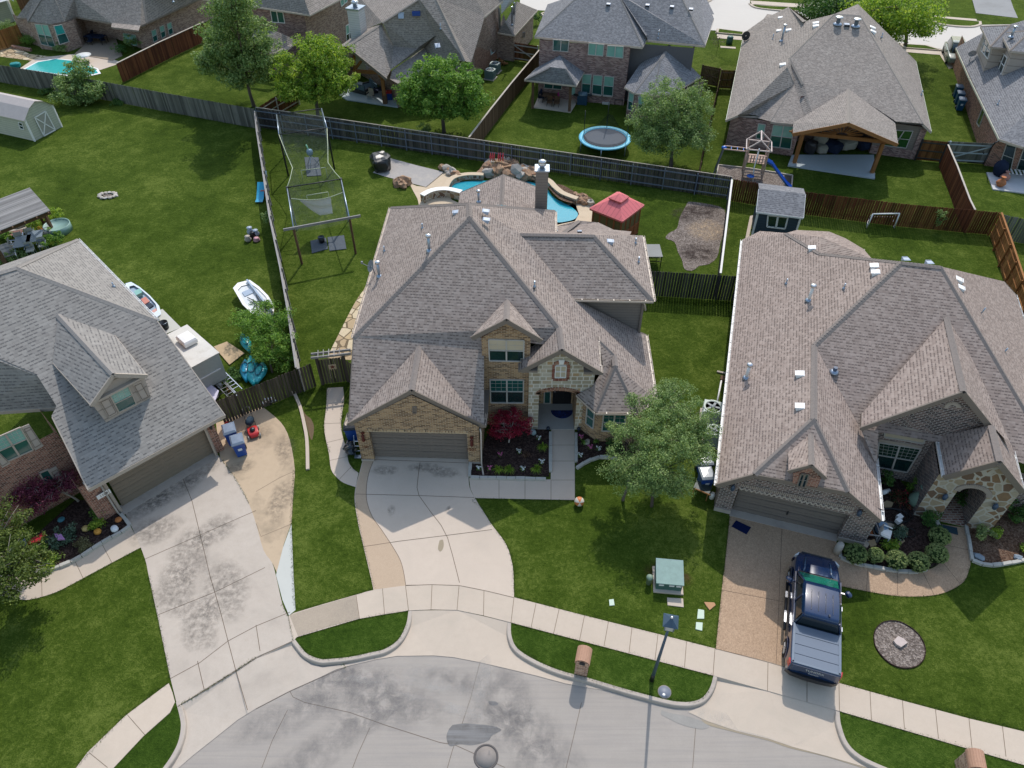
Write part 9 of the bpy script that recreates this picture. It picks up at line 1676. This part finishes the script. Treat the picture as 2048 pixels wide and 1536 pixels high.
# ---- play set
T=thing('play_set','wooden play tower with blue slide and swing beam on a gravel bed','play set',P(1505,350,0)); pw_=plain('faded_playset_wood',(.42,.30,.24),.8,.2,var=.35,sc=5)
o=P(1503,360,0); d=Vector((math.cos(R_(-14)),math.sin(R_(-14)),0)); n=Vector((d.y,-d.x,0)); X=lambda x,y,z:o+d*x-n*y+Vector((0,0,z))
for x in(-.75,.75):
 for y in(0,1.5): MB().beam(X(x,y,0),X(x,y,2.6),.11).build('post',pw_,T)
m=MB(); [m.box(X(0,.05+.17*k,1.45),(1.6,.15,.04),rz=R_(-14)) for k in range(9)]; m.build('platform',pw_,T); m=MB()
for y in(-.1,1.6): m.beam(X(-.95,y,2.55),X(0,y,3.35),.08); m.beam(X(.95,y,2.55),X(0,y,3.35),.08); m.beam(X(-.95,y,2.55),X(.95,y,2.55),.08)
m.beam(X(0,-.1,3.35),X(0,1.6,3.35),.1); m.beam(X(-.95,-.1,2.55),X(-.95,1.6,2.55),.08); m.beam(X(.95,-.1,2.55),X(.95,1.6,2.55),.08); m.build('roof_frame',plain('pale_pink_wood',(.55,.46,.42),.8,.2),T)
m=MB(); [m.beam(X(-.75,-.02,z),X(.75,-.02,z),.11,.04) for z in(.35,.6,.85,1.6,1.85,2.1)]; [m.beam(X(-.65+.22*k,-.04,1.5),X(-.65+.22*k,-.04,2.1),.09,.03) for k in range(7)]; m.build('slat_wall',pw_,T); MB().tube([X(.1,-.35,0),X(-.05,-.1,1.1),X(0,-.05,2.7)],.05,6).build('white_pole',M['white'],T)
pb=plain('play_blue',(.01,.12,.50),.25,.6); rows=[]; sp=[X(.8,.3,1.5),X(1.25,.2,1.35),X(1.7,-.1,.95),X(2.15,-.5,.65),X(2.6,-.9,.35),X(3.0,-1.2,.18)]
for k,s in enumerate(sp): rows.append([s+(n*w_)+Vector((0,0,h)) for w_,h in((-.30,.22),(-.24,.03),(0,0),(.24,.03),(.30,.22))])
MB().grid(rows).build('slide',pb,T); m=MB(); a=X(-.75,.6,2.3); b=X(-2.6,.8,2.2); m.beam(a,b,.08); m.beam(a+n*.55,b+n*.55,.08); m.build('monkey_bar_rail',pw_,T); m=MB(); [m.beam(a.lerp(b,t),a.lerp(b,t)+n*.55,.05) for t in(.2,.45,.7,.95)]; m.rock(b+n*.3,(.2,.25,.15),seed=1,sub=1,rough=.05); m.build('blue_rung',pb,T); MB().beam(b+n*.5,X(-3.1,-.4,0)+n*.2,.10).build('swing_leg',M['fence_grey'],T); MB().beam(b,X(-2.9,1.2,0),.10).build('swing_leg',M['fence_grey'],T)
MB().lathe(X(-.2,-.5,.55),[(.3,.02),(.3,.06),(.01,.08)],12).build('table_disc',pb,T)
sheet('gravel_bed',[(1437,330),(1500,337),(1550,345),(1585,351),(1583,374),(1500,366),(1433,350)],.02,M['mulch_g'],'gravel bed below the play set'); sheet('slab',[(1565,349),(1583,352),(1582,368),(1564,364)],.035,M['darkmetal'],'dark mat in the gravel bed corner')
m=MB(); q=[P(x,y,.06) for x,y in((1433,350),(1437,330),(1500,337),(1550,345),(1585,351),(1583,374))]; [m.beam(a,b,.09,.12) for a,b in zip(q,q[1:])]; tag(m.build('timber_border',M['fence_pale']),'pale timber border of the gravel play bed','border')
# ---- goal
T=thing('football_goal','small white football goal with net in front of the red fence','goal',P(1765,452,0)); g=[P(1733,456,0),P(1788,456,0)]; t=[P(1746,428,1.25),P(1799,427,1.25)]; m=MB(); m.tube([t[0],t[1]],.05,8); [m.tube([a,b],.05,8) for a,b in zip(g,t)]; bk=[P(1741,447,0)+Vector((.2,.9,0)),P(1790,447,0)+Vector((.2,.9,0))]; [m.tube([a,b],.035,6) for a,b in((g[0],bk[0]),(g[1],bk[1]),(bk[0],bk[1]),(t[0],bk[0]),(t[1],bk[1]))]; m.build('frame',M['white'],T); MB().grid([[t[0].lerp(t[1],k/6),bk[0].lerp(bk[1],k/6)] for k in range(7)]).build('net',net_mat('white_net',(.5,.5,.5),.30,1),T)
# ---- turquoise pool yard
sheet('brick_path',[(0,97),(25,92),(60,108),(100,113),(128,118),(70,118),(62,121),(0,113)],.016,M['flag'],'flagstone strip round the far left lawn'); sheet('pool_deck',[(66,119),(100,113),(150,108),(230,120),(245,125),(200,140),(160,137),(120,116),(80,124),(50,138),(38,138)],.02,M['conc'],'beige deck round the turquoise pool')
c=[(50,138),(76,124),(112,118),(150,122),(190,137),(196,146),(160,152),(110,147)]; sheet('pool_rim',[(46,138),(74,123),(112,116.5),(152,120.5),(196,137),(202,147),(160,156),(100,150)],.03,M['white'],'white rim of the turquoise pool'); sheet('pool_water',c,.036,M['water2'],'turquoise water of the far left pool')
p=P(172,124,0); T=thing('round_side_table','round white slatted table on the beige pool deck','table',p); MB().lathe(p,[(.75,.68),(.75,.72),(.01,.72)],20).build('top',plain('white_table',(.6,.62,.6),.5,.3),T); MB().tube([p,p+Vector((0,0,.68))],.06,6).build('leg',M['white'],T)
p=P(33,135,0); tag(MB().rock(p+Vector((0,0,.25)),(.5,.35,.25),seed=2,sub=2,rough=.05,sq=.6).build('pool_toy',plain('teal_toy',(.01,.22,.22),.5,.3)),'teal float lying on the grass left of the turquoise pool','pool toy')
nv=plain('navy_fabric',(.012,.02,.045),.8,.2); tm=M['timber_b']
table('dark dining table on the pool house patio',P(195,86,0),R_(-15),2.2,1.1,.74,nv,M['black'])
for k,(x,y,l) in enumerate([(183,90,'dark chair left of the pool house dining table'),(208,88,'dark chair right of the pool house dining table'),(192,79,'dark chair behind the pool house dining table')]): chair(l,P(x,y,0),R_(40*k),nv,M['black'],'dark chairs on the pool house patio')
# ---- chimney house patio
def sofa(label,p,rz,L,mat,name='outdoor_sofa'):
 T=thing(name,label,'sofa',p,rz=rz); MB().box((0,0,.26),(L,.85,.34)).build('base',M['darkmetal'],T,local=True); k=max(1,round(L/.75)); [MB().box((-L/2+(j+.5)*L/k,-.05,.49),(L/k-.03,.75,.14)).build('seat_cushion',mat,T,local=True) for j in range(k)]; [MB().box((-L/2+(j+.5)*L/k,.34,.75),(L/k-.03,.16,.42)).build('back_cushion',mat,T,local=True) for j in range(k)]; [MB().box((x,0,.5),(.12,.85,.3)).build('armrest',M['darkmetal'],T,local=True) for x in(-L/2-.05,L/2+.05)]; return T
gb=M['cushion']; sofa('grey blue patio sofa under the timber gable, left one',P(722,186,0),R_(150),1.7,gb); sofa('grey blue patio sofa under the timber gable, right one',P(742,184,0),R_(-60),1.7,gb); chair('pale slatted chair on the timber gable patio',P(742,198,0),R_(-20),M['fence_pale'],M['fence_pale']); table('dark round edged table beside the patio post',P(758,190,0),0,.9,.9,.6,nv,M['black'])
p=P(779,200,0); T=thing('red_blue_cooler','blue cooler with a red lid behind the timber post','cooler',p); MB().box(p+Vector((0,0,.35)),(.6,.5,.7)).build('body',M['bluebin'],T); MB().box(p+Vector((0,0,.78)),(.62,.52,.14)).build('lid',M['red'],T)
for k in range(12): rnd=random.Random(k); q=P(1000+rnd.uniform(-6,12),128+rnd.uniform(-6,4),0); a=rnd.uniform(0,3); tag(MB().tube([q+Vector((-.25*math.cos(a),-.25*math.sin(a),.1+.06*(k%4))),q+Vector((.25*math.cos(a),.25*math.sin(a),.1+.06*(k%4)))],.09,7).build('firewood_log',M['timber']),'log in the firewood heap at the corner of the chimney house','log','firewood logs')
# ---- two-storey house patio set
table('dark patio table with potted plant under the hipped patio roof',P(1100,205,0),R_(-12),1.4,.9,.72,tm,M['black'])
for k,(x,y,r,l,c) in enumerate([(1082,203,90,'navy chair at the left of the hipped patio table',nv),(1099,213,0,'brown chair in front of the hipped patio table, left one',tm),(1113,214,0,'brown chair in front of the hipped patio table, right one',tm),(1112,203,-90,'chair with a pink cushion at the hipped patio table',plain('pink_cushion',(.55,.03,.25),.7,.2)),(1086,196,120,'second navy chair at the far left of the hipped patio',nv),(1113,190,180,'dark chair behind the hipped patio table',nv)]): chair(l,P(x,y,0),R_(r-12),c,M['black'],'chairs on the hipped patio')
p=P(1164,208,0); T=thing('grill','blue grey gas grill on the grass beside the hipped patio','grill',p); MB().box(p+Vector((0,0,.45)),(.9,.55,.85),rz=-.2).build('cabinet',plain('grill_blue',(.02,.06,.11),.4,.5),T); m=MB(); m.grid([[p+Vector((x,.3*math.cos(t)-.0,.88+.28*math.sin(t))) for t in[j*math.pi/8 for j in range(9)]] for x in(-.42,.42)],cap=True); m.build('hood',plain('grill_hood',(.08,.14,.18),.25,.6),T); [MB().box(p+Vector((x,0,.85)),(.4,.45,.04)).build('side_shelf',M['darkmetal'],T) for x in(-.65,.65)]
p=P(1197,205,0); T=thing('closed_umbrella','closed dark patio umbrella before the tall windows','umbrella',p); MB().tube([p,p+Vector((.1,.2,2.5))],.03,6).build('pole',M['galv'],T); MB().lathe(p+Vector((.08,.12,.9)),[(.16,0),(.12,.8),(.05,1.5),(.01,1.55)],10).build('canopy',nv,T)
table('small dark side table by the two-storey house wall',P(1237,208,0),R_(-12),.8,.5,.5,M['darkmetal'],M['black'])
p=P(1212,208,0); tag(MB().box(p+Vector((0,0,.08)),(.7,.3,.16),rz=-.2).build('splash_block',M['conc_white']),'pale splash block at the two-storey house wall','splash block'); tag(MB().box(P(1456,95,.03),(1.6,.5,.06),rz=-.2).build('garden_slab',M['walk']),'pale slab on the grass between the far houses','slab'); p=P(1458,88,0); tag(MB().lathe(p,[(.35,0),(.35,.7),(.3,.8),(.01,.82)],8).build('utility_box',plain('utility_green',(.055,.13,.11),.5,.4)),'green utility box on the grass between the far houses','utility box')
# ---- cedar patio furniture
tp=plain('taupe_cover',(.30,.29,.24),.9,.1,var=.12)
for k,(x,y,s,h,c,l) in enumerate([(1637,296,1.0,1.3,tp,'tall taupe covered furniture at the left of the cedar patio'),(1640,304,.9,.7,tp,'low taupe cover in front of the tall one on the cedar patio'),(1690,296,1.3,.8,tp,'wide taupe covered sofa in the middle of the cedar patio'),(1662,303,1.2,.9,nv,'navy covered grill in the middle of the cedar patio'),(1618,306,.8,1.1,M['blackp'],'black covered grill at the left edge of the cedar patio'),(1722,296,1.1,.8,nv,'dark covered chairs at the right of the cedar patio')]):
 p=P(x,y,.1); tag(MB().rock(p+Vector((0,0,h*.5)),(s*.62,s*.5,h*.52),seed=k,sub=3,rough=.10,sq=.6).build('furniture_cover',c),l,'furniture cover')
# ---- far right patio
for k,(x,y,h,c,l) in enumerate([(1999,372,.75,plain('terracotta',(.42,.16,.07),.8,.2),'round terracotta jug on the pale far right patio'),(2008,360,.7,plain('pinkish_pot',(.38,.20,.16),.8,.2),'pinkish pot behind the terracotta jug')]): p=P(x,y,.08); tag(MB().lathe(p,[(.2,0),(.38,h*.35),(.28,h*.62),(.11,h*.78),(.13,h),(.18,h*1.05)],16).build('clay_pot',c),l,'pot')
p=P(1995,350,.08); tag(MB().rock(p+Vector((0,0,.6)),(.55,.5,.7),seed=5,sub=3,rough=.12).build('covered_shape',nv),'dark navy covered object on the far right patio','furniture cover')
T=thing('white_bench','white slatted bench at the right edge of the far patio','bench',P(2035,355,0),rz=R_(-15)); [MB().box((-.9+.3*k,0,.45),(.12,.8,.05)).build('slat',M['white'],T,local=True) for k in range(7)]; [MB().box((x,0,.2),(.08,.7,.4)).build('leg',M['white'],T,local=True) for x in(-.8,.8)]
# ---- right house front garden things
p=P(1828,1010,0); T=thing('large_vase','tall pale green vase with a narrow neck beside the stone porch','vase',p); MB().lathe(p,[(.18,0),(.38,.25),(.40,.5),(.22,.8),(.11,.95),(.11,1.25),(.20,1.36),(.15,1.36)],20).build('body',plain('celadon',(.17,.25,.19),.35,.5,var=.15),T)
p=P(1759,1064,0); T=thing('blue_urn','round pale blue urn in the bed beside the right garage pier','urn',p); MB().lathe(p,[(.18,0),(.30,.2),(.28,.42),(.18,.5),(.22,.54)],18).build('body',plain('pale_blue_glaze',(.16,.26,.38),.3,.5),T)
for k,(pts,l) in enumerate([([(1764,1008),(1772,1003),(1786,1007),(1782,1016),(1768,1017)],'tan flat stone nearest the white gutter'),([(1762,1048),(1775,1045),(1788,1052),(1785,1058),(1768,1058)],'tan flat stone above the blue urn'),([(1799,1052),(1804,1050),(1812,1060),(1815,1071),(1808,1066)],'long pale flat stone pointing to the round bushes'),([(1724,1086),(1731,1082),(1738,1090),(1733,1098),(1726,1094)],'pinkish flat stone near the smallest round bush'),([(1735,1084),(1748,1080),(1752,1092),(1740,1096)],'orange brown flat stone above the smallest round bush'),([(1775,1066),(1781,1063),(1783,1070),(1776,1074)],'small flat stone beside the white chair'),([(1795,1088),(1806,1081),(1809,1084),(1798,1092)],'narrow flat stone above the third round bush')]): tag(MB().prism([P(x,y,0) for x,y in pts],.09).build('flat_stone',plain('tan_flagstone',(.36,.27,.16),.85,.2,var=.3) if k%2==0 else plain('pale_flagstone',(.42,.36,.28),.85,.2,var=.3)),l,'stone')
p=P(1764,1077,0); chair('fallen white plastic chair in the bed beside the blue urn',p,R_(60),M['white'],M['white'],name='plastic_chair')
T=thing('garden_hose','dark garden hose coiled between garage and porch of the right house','hose',P(1785,1030,0)); c=P(1785,1032,.08); hp=[c+Vector((.55*math.cos(t*.5)*(1+.02*t),.42*math.sin(t*.5),.02*(t%5))) for t in range(40)]; MB().tube(hp,.025,5).build('coil',M['black'],T); MB().tube([P(x,y,.05) for x,y in cr([(1790,1015),(1800,1010),(1812,1030),(1815,1045),(1805,1055),(1812,1072),(1828,1072),(1830,1062),(1818,1055)],4)],.022,5).build('loose_end',M['black'],T)
T=thing('white_tricycle','overturned white and black frame in the coiled hose','toy',P(1797,1038,0)); [MB().box(P(x,y,.25),(.25,.22,.2),rz=.5).build('block',M['white'],T) for x,y in((1799,1034),(1797,1042))]
T=thing('wire_basket','dark framed box with rusty logs at the garage pier','box',P(1733,1068,0)); p=P(1733,1070,0); m=MB(); q=[p+Vector((x,y,0)) for x,y in((-.3,-.3),(.35,-.4),(.4,.4),(-.25,.45))]; [m.beam(setz(q[k],z),setz(q[(k+1)%4],z),.05) for k in range(4) for z in(.05,.5)]; [m.beam(a,setz(a,.5),.05) for a in q]; m.build('frame',M['weathered'],T); MB().rock(p+Vector((.05,.05,.2)),(.25,.2,.15),seed=1,sub=2,rough=.3).build('contents',plain('rust_logs',(.25,.08,.03),.9,.1),T)
p=P(1672,1106,0); T=thing('paper_yard_bag','pale cylindrical bag standing beside the pickup','bag',p); MB().lathe(p,[(.16,0),(.18,.4),(.15,.75),(.05,.78)],14).build('body',plain('pale_bag',(.42,.38,.33),.8,.2),T)
p=P(1771,989,0); tag(MB().tube([p+Vector((-.25,0,.12)),p+Vector((.2,.15,.12))],.12,10).build('white_drum',M['white']),'short white tube lying beside the white gutter','tube')
p=P(1932,1037,.07); T=thing('blue_porch_chair','blue folded chair inside the stone porch','chair',p); MB().prism([p+Vector((0,0,.4)),p+Vector((.35,.25,.4)),p+Vector((.5,.6,1.0)),p+Vector((.15,.35,1.0))],.05).build('seat',plain('bright_blue',(.02,.16,.42),.5,.4),T); [MB().beam(p+Vector((x,y,0)),p+Vector((x,y,.42)),.04).build('leg',M['galv'],T) for x,y in((0,0),(.35,.25))]
shrub('dark potted fern inside the stone porch',1925,1012,.4,.9,lf_d,90); tag(MB().rock(P(1958,1113,.1),(.25,.16,.12),seed=4).build('round_stone',plain('blue_grey_stone',(.22,.26,.30),.7,.3)),'blue grey round stone at the corner of the brown mulch bed','stone'); tag(MB().rock(P(2036,1114,.1),(.2,.14,.1),seed=6).build('round_stone',plain('blue_grey_stone',(.22,.26,.30),.7,.3)),'blue grey round stone near the right picture edge','stone'); tag(MB().rock(P(1174,884,.08),(.22,.16,.08),seed=7).build('round_stone',M['rock_g']),'pale round stepping stone in the bay window bed','stone')
for x,y,l in((1096,864,'dark blue path light left of the walk by the porch'),(1157,865,'dark blue path light right of the walk by the porch')): p=P(x,y,0); tag(MB().lathe(p,[(.03,0),(.03,.25),(.12,.28),(.08,.38),(.01,.4)],10).build('path_light',plain('blue_black',(.01,.02,.04),.4,.5)),l,'path light')
p=P(1066,868,0); tag(MB().rock(p+Vector((0,0,.15)),(.2,.15,.2),seed=3,rough=.1).build('garden_figure',plain('pale_blue_figure',(.25,.33,.35),.6,.3)),'small pale figure at the foot of the stone column','ornament')
# ---- left bed ornaments
for k,(x,y,c,h,l) in enumerate([(238,1041,(.55,.20,.06),.12,'orange disc ornament at the corner of the left bed'),(232,1062,(.70,.72,.75),.3,'white bucket with blue contents at the left bed edge'),(123,1040,(.08,.25,.30),.08,'teal disc in the dark left mulch bed'),(197,1066,(.60,.28,.05),.2,'small orange pumpkin beside the yellow green shrub'),(90,1122,(.60,.30,.06),.2,'orange ornament near the lower end of the left bed'),(173,1060,(.55,.40,.15),.2,'pale orange ornament between the left bed plants')]): p=P(x,y,0); tag(MB().lathe(p,[(.12,0),(.17,h*.5),(.14,h),(.01,h)],12).build('ornament',plain('orn%d'%k,c,.6,.3)),l,'ornament')
for k,(pts,c,l) in enumerate([([(66,1078),(90,1066),(92,1071),(70,1085)],(.45,.02,.04),'red toy lying across the left bed plants'),([(55,1090),(62,1080),(85,1074),(80,1084)],(.35,.02,.03),'darker red piece of the toy in the left bed'),([(38,1086),(52,1078),(54,1090),(42,1092)],(.20,.24,.45),'blue grey piece beside the red toy'),([(109,1069),(124,1070),(131,1080),(116,1081)],(.42,.22,.48),'purple pinwheel above the left bed plants')]): tag(MB().prism([P(x,y,.35) for x,y in pts],.08).build('garden_toy',plain('toy%d'%k,c,.5,.3)),l,'toy')
